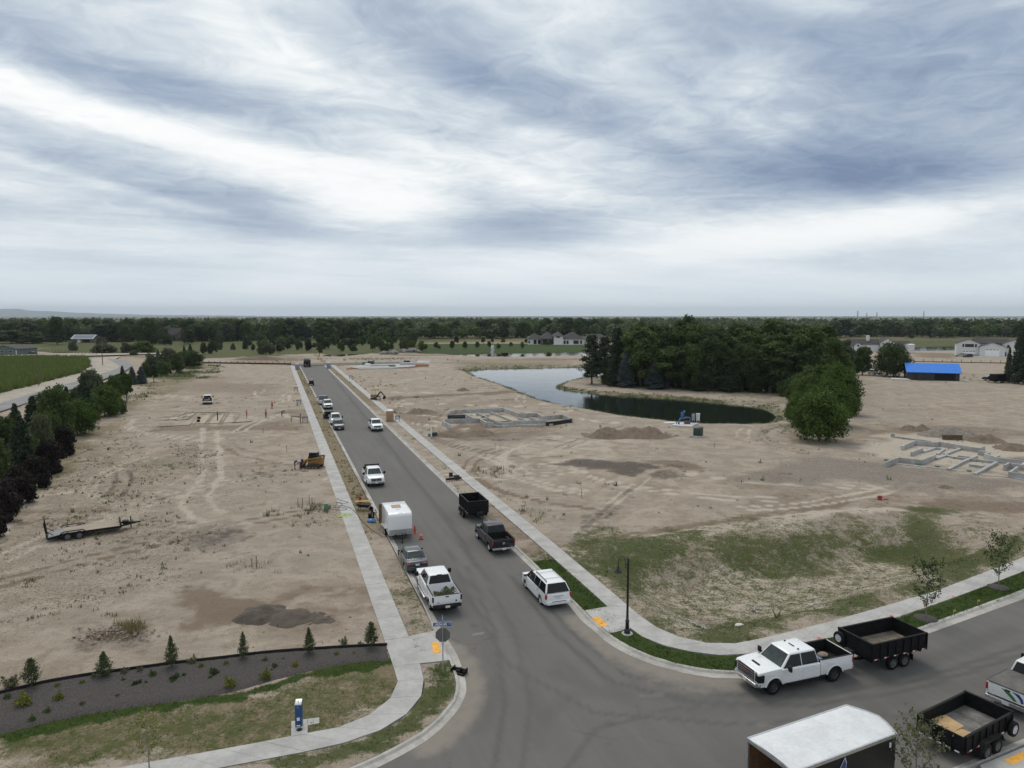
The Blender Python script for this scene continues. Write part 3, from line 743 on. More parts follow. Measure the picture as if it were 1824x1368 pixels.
def footpath(name, inner, outer, size, nmax=300, z=0.135):
	"""Concrete slabs, each its own piece, with open joints between."""
	root = tag(link(name, None), kind='structure')
	n = max(2, int(round(plen(inner) / size)) + 1)
	A2, B2 = resample(inner, n), resample(outer, n)
	rest = MB()
	g_ = 0.010
	for i in range(n - 1):
		a, b, c, d = A2[i], A2[i + 1], B2[i + 1], B2[i]
		def sh(p, q):
			L = max(0.3, (q - p).length)
			return p.lerp(q, g_ / L)
		a2, b2, c2, d2 = sh(a, b), sh(b, a), sh(c, d if False else c + (d - c)), sh(d, c)
		b2, c2 = sh(b, a), sh(c, d)
		a2, d2 = sh(a, b), sh(d, c)
		zz_ = z + rnd.uniform(-0.004, 0.004)
		lo = [Vector((p.x, p.y, z - 0.16)) for p in (a2, d2, c2, b2)]
		hi = [Vector((p.x, p.y, zz_)) for p in (a2, d2, c2, b2)]
		mid = (a + b + c + d) / 4
		tgt = rest if mid.length > 150 else MB()
		tgt.hexa(lo, hi)
		if tgt is not rest:
			tgt.build('slab', MATS['concrete'], root, smooth=0)
	if rest.v:
		rest.build('distant_slabs', MATS['concrete'], root, smooth=0)['kind'] = 'stuff'
	return root
footpath('footpath', wl_in[:2], wl_out[:2], 1.55)
footpath('footpath', spline([wl_in[1]] + wl_in[2:], 5), spline([wl_out[1]] + wl_out[2:], 5), 1.75)
footpath('footpath', wr_in[:2], [wr_out[0], S(56, 21.3)], 1.55)
footpath('footpath', spline([wr_in[1]] + wr_in[2:], 5), spline([S(56, 21.3), wr_out[1]] + wr_out[2:], 5), 1.75)
footpath('footpath', PP('1560,1452 1670,1412 1750,1380 1824,1350 1885,1323 2040,1254'), PP('1640,1480 1750,1440 1840,1404 1920,1370 1980,1344 2140,1275'), 1.75)
M_('ramp_yellow', (0.72, 0.36, 0.055), 0.8, var=0.10, scale=4, bump=0.2)
def ramp(pts, pad, z=0.127):
	root = tag(link('kerb_ramp', None), kind='structure')
	b = MB()
	b.hexa([Vector((p.x, p.y, -0.02)) for p in pts], [Vector((p.x, p.y, z)) for p in pts])
	b.build('ramp_slab', MATS['concrete'], root, smooth=0)
	c = MB()
	c.hexa([Vector((p.x, p.y, z)) for p in pad], [Vector((p.x, p.y, z + 0.012)) for p in pad])
	# the truncated domes of the tactile plate
	P0, u, v = pad[0], pad[1] - pad[0], pad[3] - pad[0]
	for i in range(8):
		for j in range(5):
			q = P0 + u * ((i + .5) / 8) + v * ((j + .5) / 5)
			c.cyl((q.x, q.y, z + 0.012), (q.x, q.y, z + 0.024), 0.03, 0.018, 6)
	c.build('tactile_plate', MATS['ramp_yellow'], root, smooth=0)
	return root
ramp([S(42.35, 7.4)] + PP('747.7,1185 800,1179.5 791,1160 779,1140') + [S(42.6, 9.1)], PP('768,1149 781,1147.5 786,1165.5 773,1168'))
ramp([S(42.45, 19.42), S(42.55, 21.2)] + PP('1123,1122.5 1086,1131.5 1064,1113'), PP('1053.7,1104 1066.5,1101.6 1083,1117.3 1069.5,1120.3'))
ramp(PP('1745,1368 1800,1345 1840,1328 1880,1336 1830,1358 1760,1388'), PP('1787,1359 1820,1344.5 1838,1351 1804,1367'))
# the far end of the street runs into another cross street
b = MB()
b.hexa([Vector((p.x, p.y, -0.02)) for p in (S(294, 9.2), S(294, 60), S(306, 64), S(306, 4))], [Vector((p.x, p.y, 0.2)) for p in (S(294, 9.2), S(294, 60), S(306, 64), S(306, 4))])
tag(b.build('far_street', AM, smooth=0), kind='structure')
# country road and gravel lane beyond the hedge
M_('lane_gravel', (0.33, 0.29, 0.24), 0.95, var=0.12, scale=0.3, bump=0.2)
M_('road_grey', (0.20, 0.195, 0.19), 0.9, var=0.10, scale=0.2)
def flat_strip(name, a, b, m, z):
	n = max(4, int(plen(a) / 4))
	A2, B2 = resample(a, n), resample(b, n)
	vs = [(p.x, p.y, z) for pr in zip(A2, B2) for p in pr]
	o = MB()
	o.v, o.f, o.mi = vs, [(2 * i, 2 * i + 1, 2 * i + 3, 2 * i + 2) for i in range(n - 1)], [0] * (n - 1)
	return tag(o.build(name, m, smooth=0), kind='structure')
flat_strip('lane', spline(PP('-60,700 0,690 60,680 130,662 165,655 150,645 160,640')), spline(PP('-60,745 0,728 80,702 150,684 200,668 215,655 205,643 215,636')), MATS['lane_gravel'], 0.42)
flat_strip('lane', spline(PP('0,640 60,638 110,636 200,634 260,632 360,633')), spline(PP('0,634 60,632.5 120,630.5 200,631 260,630 360,631.5')), MATS['lane_gravel'], 0.44)
flat_strip('country_road', spline(PP('-60,742 0,722 80,697 150,678 200,662 213,654 200,645 190,640')), spline(PP('-60,758 0,737 90,708 160,686 212,668 232,656 232,648 222,643')), MATS['road_grey'], 0.47)
# water
def water_material(name, deep, rough=0.03, bs=0.10):
	m = bpy.data.materials.new(name)
	m.use_nodes = True
	t = m.node_tree
	n = NT(t)
	b = t.nodes['Principled BSDF']
	pos = n.n('ShaderNodeNewGeometry').outputs['Position']
	n.put(b.inputs['Base Color'], n.mix(n.noise(pos, 0.05, 3), deep, tuple(c * 1.5 for c in deep)))
	b.inputs['Roughness'].default_value = rough
	b.inputs['IOR'].default_value = 1.33
	bp = n.n('ShaderNodeBump')
	bp.inputs['Strength'].default_value = bs
	bp.inputs['Distance'].default_value = 0.05
	n.put(bp.inputs['Height'], n.m('ADD', n.noise(n.vm('MULTIPLY', pos, (0.5, 1.3, 1)), 1.4, 3, 0.6), n.m('MULTIPLY', n.noise(pos, 0.11, 3), 2.0)))
	t.links.new(bp.outputs[0], b.inputs['Normal'])
	return m
WM = water_material('pond_water', (0.010, 0.015, 0.011), bs=0.22)
for P_, z in ((POND, -0.6), (FARPOND1, -0.5), (FARPOND2, -0.5), (FARPOND3, -0.5)):
	c = sum((Vector(p) for p in P_), Vector()) / len(P_)
	b = MB()
	b.poly([(p.x, p.y, z) for p in P_])
	me = b.mesh('pond', WM, smooth=0)
	bm = bmesh.new()
	bm.from_mesh(me)
	bmesh.ops.triangulate(bm, faces=bm.faces)
	for f in bm.faces:
		if f.normal.z < 0:
			f.normal_flip()
	bm.to_mesh(me)
	bm.free()
	tag(link('pond', me), kind='structure')
# ------------------------------------------------------------------ plants
def leaf_material(name, a, b, c=None, trans=0.25):
	m = bpy.data.materials.new(name)
	m.use_nodes = True
	t = m.node_tree
	t.nodes.clear()
	n = NT(t)
	out = n.n('ShaderNodeOutputMaterial')
	tint = n.n('ShaderNodeAttribute', attribute_name='tint').outputs['Fac']
	rnd_ = n.n('ShaderNodeObjectInfo').outputs['Random']
	f = n.m('ADD', n.m('MULTIPLY', tint, 0.75), n.m('MULTIPLY', rnd_, 0.3), clamp=True)
	col = n.mix(f, a, b)
	if c:
		col = n.mix(n.ss(tint, 0.82, 0.95), col, c)
	d = n.n('ShaderNodeBsdfPrincipled')
	n.put(d.inputs['Base Color'], col)
	d.inputs['Roughness'].default_value = 0.75
	d.inputs['Specular IOR Level'].default_value = 0.15
	tr = n.n('ShaderNodeBsdfTranslucent')
	n.put(tr.inputs[0], n.mix(0.5, col, (0.10, 0.13, 0.02)))
	mx = n.n('ShaderNodeMixShader')
	mx.inputs[0].default_value = trans
	t.links.new(d.outputs[0], mx.inputs[1])
	t.links.new(tr.outputs[0], mx.inputs[2])
	t.links.new(mx.outputs[0], out.inputs[0])
	return m
LEAF = {
	'green': leaf_material('leaf_green', (0.0324, 0.0567, 0.0162), (0.0945, 0.1350, 0.0405)),
	'dark': leaf_material('leaf_dark', (0.0210, 0.0390, 0.0150), (0.0660, 0.0930, 0.0330)),
	'bright': leaf_material('leaf_bright', (0.0264, 0.0528, 0.0088), (0.0902, 0.1408, 0.0286)),
	'olive': leaf_material('leaf_olive', (0.0525, 0.0651, 0.0357), (0.1365, 0.1522, 0.0945)),
	'purple': leaf_material('leaf_purple', (0.009, 0.007, 0.007), (0.028, 0.020, 0.019), trans=0.05),
	'needle': leaf_material('needle_dark', (0.0156, 0.0273, 0.0156), (0.0520, 0.0728, 0.0390), trans=0.08),
	'blue': leaf_material('needle_blue', (0.0300, 0.0440, 0.0420), (0.0850, 0.1100, 0.1050), trans=0.08),
	'juniper': leaf_material('needle_juniper', (0.0220, 0.0360, 0.0140), (0.0750, 0.0950, 0.0400), (0.1300, 0.1200, 0.0600), trans=0.1),
	'yellow': leaf_material('leaf_yellow', (0.0650, 0.0800, 0.0120), (0.2000, 0.2100, 0.0400)),
	'straw': leaf_material('leaf_straw', (0.1400, 0.1150, 0.0600), (0.3400, 0.2800, 0.1500)),
	'weed': leaf_material('leaf_weed', (0.0600, 0.0720, 0.0340), (0.1800, 0.1800, 0.1000)),
	'lawn': leaf_material('leaf_lawn', (0.0220, 0.0420, 0.0070), (0.0620, 0.0980, 0.0180)),
	'corn': leaf_material('leaf_corn', (0.062, 0.096, 0.022), (0.160, 0.200, 0.056), (0.2000, 0.1800, 0.0700)),
}
BARK = M_('bark', (0.105, 0.085, 0.066), 0.95, var=0.25, scale=6, bump=0.4)
BARK2 = M_('bark_grey', (0.19, 0.17, 0.15), 0.95, var=0.2, scale=6, bump=0.4)
def leaf_quads(P_, Nn, size, aspect=0.6, g=rng):
	"""Rhombic leaf sprays at P_, facing Nn."""
	k = len(P_)
	Nn = Nn / (np.linalg.norm(Nn, axis=1, keepdims=True) + 1e-9)
	a = np.cross(Nn, g.normal(size=(k, 3)))
	a /= np.linalg.norm(a, axis=1, keepdims=True) + 1e-9
	b = np.cross(Nn, a)
	sz = np.asarray(size).reshape(-1, 1) * g.uniform(0.6, 1.4, (k, 1))
	v = np.stack([P_ - a * sz, P_ - b * sz * aspect + Nn * sz * 0.15, P_ + a * sz, P_ + b * sz * aspect - Nn * sz * 0.15], 1)
	return v.reshape(-1, 3), np.arange(4 * k).reshape(-1, 4)
def crown_mesh(name, lobes, n, leaf, mat_, seed=1, shell=0.45, up=0.35):
	g = np.random.default_rng(seed)
	lob = np.array(lobes, float)
	w = (lob[:, 3] * lob[:, 4] * lob[:, 5]) ** 0.66
	idx = g.choice(len(lob), n, p=w / w.sum())
	d = g.normal(size=(n, 3))
	d /= np.linalg.norm(d, axis=1, keepdims=True)
	rr = g.uniform(0, 1, (n, 1)) ** shell
	bump = 0.78 + 0.44 * (vnoise(d[:, 0] * 3 + idx * 7.1, d[:, 2] * 3 + d[:, 1] * 2.1, 1.0, seed))[:, None]
	P_ = lob[idx, :3] + d * lob[idx, 3:6] * rr * bump
	Nn = d + g.normal(size=(n, 3)) * 0.75 + np.array([0, 0, up])
	v, f = leaf_quads(P_, Nn, np.full(n, leaf), g=g)
	tint = np.clip(0.15 + 0.55 * vnoise(P_[:, 0] + 50 + P_[:, 2] * .7, P_[:, 1] + P_[:, 2], leaf * 4.5, seed) + g.uniform(-0.2, 0.35, n), 0, 1)
	return np_mesh(name, v, f, mat_, False, {'tint': np.repeat(tint, 4)})
def lobes_decid(h, w, n, seed, low=0.18):
	g = random.Random(seed)
	out = [(0, 0, h * 0.58, w * 0.27, w * 0.27, h * 0.30)]
	for i in range(n):
		a = i * 2.4 + g.uniform(-.5, .5)
		f = (i + 0.5) / n
		z = h * (low + 0.10 + (0.80 - low) * f)
		ring = w * 0.5 * (0.72 * math.sin(math.pi * (0.22 + 0.72 * f)) ** 0.8) * g.uniform(0.75, 1.12)
		r = w * g.uniform(0.15, 0.24)
		out.append((ring * math.cos(a), ring * math.sin(a), z, r, r, r * g.uniform(0.7, 1.0)))
	return out
def trunk_mesh(name, h, r, lobes, mat_, lean=0.03, first=0.16):
	b = MB()
	g = random.Random(int(h * 100))
	top = h * 0.75
	path = [(math.sin(i) * lean * h * i / 6, math.cos(i * 1.7) * lean * h * i / 6, top * i / 5) for i in range(6)]
	b.tube([(0, 0, -0.15)] + path, [r * 1.35] + [r * (1 - 0.15 * i) for i in range(6)], 7)
	for (x, y, z, rx, ry, rz_) in lobes[1:]:
		z0 = max(h * first, z - math.hypot(x, y) * 0.9 - g.uniform(0, .1) * h)
		k = min(0.98, z0 / top)
		s = Vector(path[int(k * 5)]).lerp(Vector(path[min(5, int(k * 5) + 1)]), k * 5 % 1)
		e = Vector((x, y, z))
		mid = s.lerp(e, 0.5) + Vector((0, 0, 0.04 * h))
		b.tube([s, mid, e], [r * 0.42, r * 0.26, r * 0.08], 5)
	return b.mesh(name, mat_, smooth=60)
PROTO = {}
def proto(key, h, w, crown, trunk):
	PROTO[key] = (h, w, crown, trunk)
for key, h, w, nl, n, leaf, seed, low in (('broad', 9, 9.6, 24, 10500, .21, 3, .03), ('round', 11, 9, 17, 8500, .25, 5, .05), ('tall', 15, 9, 21, 9000, .32, 9, .04), ('oval', 14, 7, 14, 6000, .30, 12, .18), ('small', 4.5, 3.6, 9, 1600, .17, 21, .22)):
	lb = lobes_decid(h, w, nl, seed, low)
	proto(key, h, w, crown_mesh('crown_' + key, lb, n, leaf, LEAF['green'], seed), trunk_mesh('trunk_' + key, h, h * 0.022, lb, BARK))
def conifer_mesh(name, h, w, whorls, per, leafs, size, mat_, seed, droop=0.25, taper=0.85, start=0.06, ragged=.25):
	g = np.random.default_rng(seed)
	Ps, Ns = [], []
	for i in range(whorls):
		f = i / whorls
		z0 = h * (start + (0.97 - start) * f)
		L = w / 2 * max(0.04, (1 - f) ** taper) * (0.55 + .45 * min(1, (f + .02) / .12))
		for j in range(per):
			a = g.uniform(0, 2 * math.pi)
			Lb = L * g.uniform(1 - ragged, 1.08)
			k = max(3, int(leafs * (0.35 + Lb / (w / 2))))
			t = g.uniform(0.12, 1, k) ** 0.7
			sp = g.normal(0, 0.075 * w * (1 - f * .6), (k, 2)) * (1.1 - t[:, None] * .6)
			x = math.cos(a) * Lb * t + sp[:, 0]
			y = math.sin(a) * Lb * t + sp[:, 1]
			z = z0 - droop * Lb * t + 0.30 * Lb * np.maximum(0, t - .6) + g.normal(0, .012 * h, k)
			Ps.append(np.stack([x, y, np.maximum(z, .05)], 1))
			Ns.append(np.stack([math.cos(a) * .5 + g.normal(0, .6, k), math.sin(a) * .5 + g.normal(0, .6, k), .7 + g.normal(0, .5, k)], 1))
	P_, Nn = np.concatenate(Ps), np.concatenate(Ns)
	v, f = leaf_quads(P_, Nn, np.full(len(P_), size), 0.42, g)
	rad_ = np.hypot(P_[:, 0], P_[:, 1]) / (w / 2)
	tint = np.clip(0.30 + 0.35 * g.uniform(0, 1, len(P_)) + 0.3 * vnoise(P_[:, 0] + P_[:, 2], P_[:, 1], size * 5, seed), 0, 1)
	return np_mesh(name, v, f, mat_, False, {'tint': np.repeat(tint, 4)})
def stem_mesh(name, h, r, mat_):
	b = MB()
	b.tube([(0, 0, -.12), (0, 0, .05 * h), (0, 0, .5 * h), (0, 0, .95 * h)], [r * 1.3, r, r * .6, r * .15], 7)
	return b.mesh(name, mat_, smooth=60)
proto('spruce', 13, 6.4, conifer_mesh('crown_spruce', 13, 6.4, 34, 9, 34, .27, LEAF['needle'], 31, .22, .72), stem_mesh('trunk_spruce', 13, .22, BARK))
proto('pine', 14, 8.6, conifer_mesh('crown_pine', 14, 8.6, 22, 8, 42, .27, LEAF['needle'], 33, .02, .42, .16, .45), stem_mesh('trunk_pine', 14, .26, BARK))
proto('juniper', 2.2, 1.3, conifer_mesh('crown_juniper', 2.2, 1.3, 22, 9, 16, .050, LEAF['juniper'], 35, -.55, .95, .10, .4), stem_mesh('trunk_juniper', 2.2, .035, BARK))
proto('egg', 2.0, 1.35, conifer_mesh('crown_egg', 2.0, 1.35, 20, 10, 16, .05, LEAF['juniper'], 37, -.75, .6, .12, .35), stem_mesh('trunk_egg', 2.0, .035, BARK))
def shrub_mesh(name, h, w, n, leaf, mat_, seed, spiky=0.0):
	g = np.random.default_rng(seed)
	a = g.uniform(0, 2 * math.pi, n)
	k = 9
	st = g.integers(0, k, n)
	ca, cr = g.uniform(0, 2 * math.pi, k), g.uniform(0.05, .32, k) * w
	ch_ = g.uniform(0.55, 1.0, k) * h
	t = g.uniform(0.05, 1, n) ** .8
	r = w * .5 * np.sin(np.pi * np.clip(t * .8 + .18, 0, 1)) * g.uniform(.1, .75, n) * (1 - spiky * .5)
	x = np.cos(ca[st]) * cr[st] * (.4 + t) + np.cos(a) * r * .62
	y = np.sin(ca[st]) * cr[st] * (.4 + t) + np.sin(a) * r * .62
	z = ch_[st] * t
	P_ = np.stack([x, y, z], 1)
	Nn = np.stack([np.cos(a), np.sin(a), np.full(n, .5)], 1) + g.normal(size=(n, 3)) * .7
	v, f = leaf_quads(P_, Nn, np.full(n, leaf), .5, g)
	tint = np.clip(.2 + .6 * t * g.uniform(.4, 1.1, n) + g.uniform(-.1, .2, n), 0, 1)
	return np_mesh(name, v, f, mat_, False, {'tint': np.repeat(tint, 4)})
def twig_mesh(name, h, w, mat_, seed, n=7):
	g = random.Random(seed)
	b = MB()
	for i in range(n):
		a = g.uniform(0, 6.28)
		b.tube([(0, 0, -.05), (math.cos(a) * w * .12, math.sin(a) * w * .12, h * .4), (math.cos(a) * w * .3, math.sin(a) * w * .3, h * g.uniform(.6, .9))], [h * .02, h * .014, h * .005], 4)
	return b.mesh(name, mat_, smooth=60)
_lb = lobes_decid(3.4, 4.4, 16, 41, .0)
proto('shrub', 3.4, 4.2, crown_mesh('crown_shrub', _lb, 6500, .13, LEAF['green'], 41), twig_mesh('stems_shrub', 3.4, 4.2, BARK, 41, 10))
proto('bush', 0.6, 0.7, shrub_mesh('crown_bush', .6, .7, 420, .045, LEAF['yellow'], 43), twig_mesh('stems_bush', .6, .7, BARK, 43))
proto('tuft', 0.5, 1.1, shrub_mesh('crown_tuft', .5, 1.1, 260, .09, LEAF['dark'], 44, .3), twig_mesh('stems_tuft', .5, .8, BARK, 44))
def sparse_mesh(name, h, w, n, leaf, seed, mat_):
	"""A newly planted tree: thin leader, upswept twigs, few leaves set along them."""
	g = random.Random(seed)
	b = MB()
	r = 0.032 * h / 4
	b.tube([(0, 0, -.1), (0.02, 0, h * .3), (-.02, .02, h * .6), (.02, 0, h * .97)], [r * 1.3, r, r * .7, r * .2], 7)
	tips = []
	for i in range(20):
		f = .30 + .66 * i / 20
		a = i * 2.4
		L = w * .5 * math.sin(math.pi * (0.2 + .75 * (f - .3) / .7)) * g.uniform(.8, 1.15)
		p0 = Vector((0, 0, h * f))
		p2 = p0 + Vector((math.cos(a) * L, math.sin(a) * L, L * g.uniform(.6, 1.1)))
		p1 = p0.lerp(p2, .5) + Vector((0, 0, -.05 * h))
		b.tube([p0, p1, p2], [r * .4, r * .25, r * .1], 4)
		for k in range(n // 20):
			t = g.uniform(.25, 1.05)
			q = p0.lerp(p1, t * 2) if t < .5 else p1.lerp(p2, t * 2 - 1)
			tips.append(q + Vector((g.gauss(0, .09), g.gauss(0, .09), g.gauss(0, .09))) * h / 4)
	P_ = np.array([tuple(t) for t in tips])
	gg = np.random.default_rng(seed)
	v, f = leaf_quads(P_, gg.normal(size=P_.shape) + [0, 0, .4], np.full(len(P_), leaf), .6, gg)
	return (np_mesh(name, v, f, mat_, False, {'tint': np.repeat(gg.uniform(0, 1, len(P_)), 4)}), b.mesh(name + '_stem', BARK2, smooth=60))
proto('sapling', 4.0, 2.3, *sparse_mesh('crown_sapling', 4, 2.3, 1100, .065, 51, LEAF['dark']))
proto('yellow_sapling', 4.0, 2.0, *sparse_mesh('crown_yellow_sapling', 4, 2.0, 420, .065, 53, LEAF['yellow']))
def plant(key, px, yb, h=None, yt=None, w=None, leaf=None, name='tree', label='', cat='tree', group=None, z=None, spin=None):
	"""A plant of kind `key` with its foot at the surveyed point (px, yb), its height and width in metres or as surveyed."""
	p = at(px, yb)
	ppm = (yb - HOR) / CAMH
	H_, W_, cm, tm = PROTO[key]
	hh = h if h else (yb - yt) / ppm * (1 + 0.0)
	ww = w / ppm if w else W_ * hh / H_
	gz_ = float(ground_h(np.array([p.x]), np.array([p.y]))[0]) if z is None else z
	return plant_at(key, p.x, p.y, gz_, hh, ww, leaf, name, label, cat, group, spin)
def plant_at(key, x, y, z, hh, ww, leaf, name, label, cat, group, spin=None):
	H_, W_, cm, tm = PROTO[key]
	o = thing(name, label, cat, (x, y, z - 0.03), rnd.uniform(0, 6.28) if spin is None else spin, group)
	o.scale = (ww / W_, ww / W_, hh / H_)
	c = link('crown', cm, o)
	if leaf:
		c.material_slots[0].link = 'OBJECT'
		c.material_slots[0].material = LEAF[leaf]
	if tm:
		link('trunk' if cat == 'tree' else 'stems', tm, o)
	return o
# the hedgerow along the left edge
HG = 'hedgerow along the country road'
for a in [
	('round', 6, 806, 738, 46, 'dark', 'dark broadleaf tree cut by the left edge of the hedgerow'),
	('spruce', 40, 850, 736, 62, 'needle', 'bushy dark evergreen standing behind the purple hedge'),
	('shrub', 74, 822, 744, 46, 'olive', 'pale olive shrub between the dark evergreen and the purple hedge'),
	('spruce', 62, 786, 702, 50, 'needle', 'dark evergreen above the olive shrub by the country road'),
	('round', 104, 792, 680, 56, 'green', 'loose mid green tree between two dark evergreens of the hedgerow'),
	('broad', 138, 777, 713, 62, 'bright', 'bright green tree nearest the end of the purple hedge'),
	('broad', 187, 743, 688, 58, 'bright', 'bright green round tree next up the hedgerow, behind the bright one by the purple hedge'),
	('spruce', 152, 752, 664, 44, 'needle', 'dark evergreen with a pale loose tree rising behind it'),
	('tall', 164, 735, 655, 46, 'olive', 'pale loose tree rising behind a dark evergreen by the road bend'),
	('round', 205, 724, 667, 34, 'green', 'olive green tree beside the slim young tree on bare dirt'),
	('oval', 226, 718, 662, 25, 'bright', 'slim young tree with clear trunk at the edge of the bare dirt'),
	('spruce', 219, 686, 651, 16, 'needle', 'slender dark spruce leftmost of the three beside the road bend'),
	('spruce', 236, 686, 653, 22, 'blue', 'broad bluish spruce in the middle of the three beside the road bend'),
	('spruce', 252, 684, 652, 24, 'blue', 'bluish spruce rightmost of the three beside the road bend'),
	('oval', 274, 681, 646, 18, 'dark', 'narrow dark tree at the foot of the grassy berm'),
	('shrub', 300, 666, 646, 12, 'bright', 'small bright shrub on the grassy berm'),
	('spruce', 282, 650, 620, 14, 'blue', 'small blue spruce beside the pale willow by the berm'),
	('round', 301, 654, 617, 32, 'olive', 'pale grey willow behind the berm'),
	('round', 316, 664, 626, 30, 'green', 'dense green tree at the top of the berm'),
	('broad', 344, 655, 624, 38, 'dark', 'wide dark green tree at the right end of the berm'),
	('shrub', 270, 655, 631, 26, 'olive', 'olive shrub left of the pale willow'),
	('shrub', 254, 628, 609, 42, 'bright', 'wide bright shrub in the meadow before the lane'),
	('shrub', 186, 628, 613, 42, 'olive', 'wide grey olive shrub in the meadow by the utility pole'),
	('round', 181, 624, 599, 22, 'olive', 'pale round willow right of the solar roofed barn'),
	('shrub', 225, 629, 611, 20, 'olive', 'olive shrub left of the bright meadow shrub'),
	('shrub', 238, 633, 624, 14, 'olive', 'small grey shrub at the foot of the meadow by the lane'),
	('shrub', 130, 625, 608, 16, 'olive', 'olive shrub in front of the solar roofed barn'),
	('tall', 102, 614, 562, 30, 'dark', 'tall dark tree standing well above the wood left of the barn'),
	('broad', 262, 613, 569, 52, 'dark', 'very large dark tree between the solar roofed barn and the brown house'),
	('tall', 335, 613, 586, 28, 'dark', 'dark tree right of the brown house'),
	('round', 60, 612, 590, 46, 'dark', 'dark tree crowd edge above the green field'),
	('round', 20, 612, 586, 60, 'dark', 'wide dark tree behind the green building'),
	('round', -12, 880, 770, 70, 'green', 'mid green tree cut by the left edge above the purple hedge'),
	('shrub', 60, 838, 782, 46, 'green', 'green shrub rising just behind the middle of the purple hedge'),
	('shrub', 20, 800, 752, 44, 'bright', 'bright shrub low between the left edge tree and the bushy evergreen'),
	('shrub', 92, 806, 742, 44, 'green', 'mid green shrub between the olive shrub and the purple hedge end'),
	('shrub', 118, 770, 722, 40, 'olive', 'olive shrub filling the gap left of the nearest bright green tree'),
	('shrub', 160, 752, 706, 42, 'green', 'green shrub between the two bright green trees'),
	('round', 84, 770, 694, 46, 'dark', 'dark round tree behind the loose mid green tree of the hedgerow'),
	('spruce', 122, 764, 686, 34, 'needle', 'dark evergreen between the loose green tree and the bright trees'),
	('round', 176, 730, 676, 40, 'dark', 'dark round tree tucked behind the second bright green tree'),
	('shrub', 208, 738, 706, 34, 'olive', 'olive shrub at the foot of the trees beside the slim young tree'),
	('shrub', 192, 716, 684, 40, 'green', 'green shrub on the road side of the hedgerow'),
	('spruce', 30, 790, 716, 40, 'needle', 'dark evergreen behind the left edge tree by the country road'),
	('shrub', 140, 730, 694, 36, 'dark', 'dark shrub by the country road behind the hedgerow'),
	('shrub', 262, 672, 648, 24, 'dark', 'dark shrub right of the three spruces at the road bend'),
	('shrub', 290, 668, 644, 26, 'green', 'green shrub at the left foot of the berm'),
	('round', 330, 652, 622, 30, 'green', 'green tree between the two wide trees on the berm'),
	('shrub', 208, 692, 670, 26, 'dark', 'dark shrub below the three spruces'),
]:
	plant(a[0], a[1], a[2], yt=a[3], w=a[4], leaf=a[5], label=a[6], group=HG if a[1] < 240 and a[2] > 660 else None, name='hedgerow_tree' if a[0] not in ('shrub',) else 'hedgerow_shrub', cat='tree' if a[0] != 'shrub' else 'shrub')
for i, (x, yb, yt, w) in enumerate([(-30, 965, 892, 66), (4, 930, 862, 56), (34, 900, 838, 50), (62, 869, 816, 48), (89, 843, 788, 46), (113, 813, 764, 40)]):
	lab = ['purple leaved shrub cut by the left edge, nearest of the purple hedge', 'purple leaved shrub second nearest in the purple hedge', 'purple leaved shrub in the near half of the purple hedge, below the dark evergreen',
		   'purple leaved shrub in the middle of the purple hedge, below the olive shrub', 'purple leaved shrub second from the far end of the purple hedge', 'purple leaved shrub at the far end of the hedge by the bright green tree'][i]
	plant('shrub', x, yb, yt=yt, w=w * 1.15, leaf='purple', name='purple_shrub', label=lab, cat='shrub', group='purple leaved hedge')
# the grove on the peninsula
GV = 'grove on the pond peninsula'
for a in [
	('pine', 1054, 685, 593, 54, 'needle', 'dark pine at the left tip of the grove with bare trunks showing'),
	('pine', 1098, 684, 580, 46, 'needle', 'tall dark pine second from the left tip of the grove'),
	('pine', 1076, 679, 598, 50, 'needle', 'dark pine wedged between the two pines at the tip of the grove'),
	('spruce', 1093, 689, 630, 36, 'needle', 'small dark spruce below the two pines of the grove'),
	('spruce', 1114, 691, 626, 40, 'blue', 'grey green spruce nearest the pines on the grove front'),
	('spruce', 1166, 694, 644, 46, 'blue', 'low blue grey spruce sweeping the ground on the grove front'),
	('spruce', 1246, 697, 650, 40, 'needle', 'low dark spruce in the middle of the grove front'),
	('spruce', 1300, 699, 646, 44, 'needle', 'low dark spruce right of the middle of the grove front'),
	('tall', 1140, 690, 578, 76, 'green', 'tall green broadleaf tree just right of the grove pines'),
	('tall', 1224, 668, 558, 40, 'dark', 'tallest crown of the grove, rising alone above the far wood'),
	('tall', 1441, 702, 578, 74, 'green', 'tall tree at the right shoulder of the grove'),
	('round', 1478, 700, 596, 64, 'green', 'rounded tree at the right end of the grove above the bright trees'),
	('oval', 1500, 676, 600, 44, 'olive', 'loose tree with pale twigs at the far right end of the grove'),
]:
	plant(a[0], a[1], a[2], yt=a[3], w=a[4], leaf=a[5], label=a[6], group=GV, name={'pine': 'pine_tree', 'spruce': 'spruce_tree'}.get(a[0], 'grove_tree'))
gr = random.Random(5)
row_lab = {0: 'dark broadleaf tree in the front row of the grove', 1: 'tall broadleaf tree in the second row of the grove', 2: 'tall broadleaf tree at the back of the grove'}
for row, (yb0, yb1, xs, t0, t1) in enumerate([(690, 702, range(1185, 1430, 27), 596, 622), (682, 690, range(1120, 1440, 29), 574, 592), (672, 678, range(1150, 1470, 31), 563, 576)]):
	for x in xs:
		f = (x - 1100) / 330
		plant(gr.choice(['tall', 'round', 'oval', 'tall']), x + gr.uniform(-8, 8), yb0 + (yb1 - yb0) * f, yt=gr.uniform(t0, t1), w=gr.uniform(56, 78), leaf=gr.choice(['dark', 'green', 'green', 'dark']) if row else gr.choice(['dark', 'dark', 'green']),
			  label=row_lab[row], group='%s of the grove' % ('front row', 'second row', 'back row')[row], name='grove_tree')
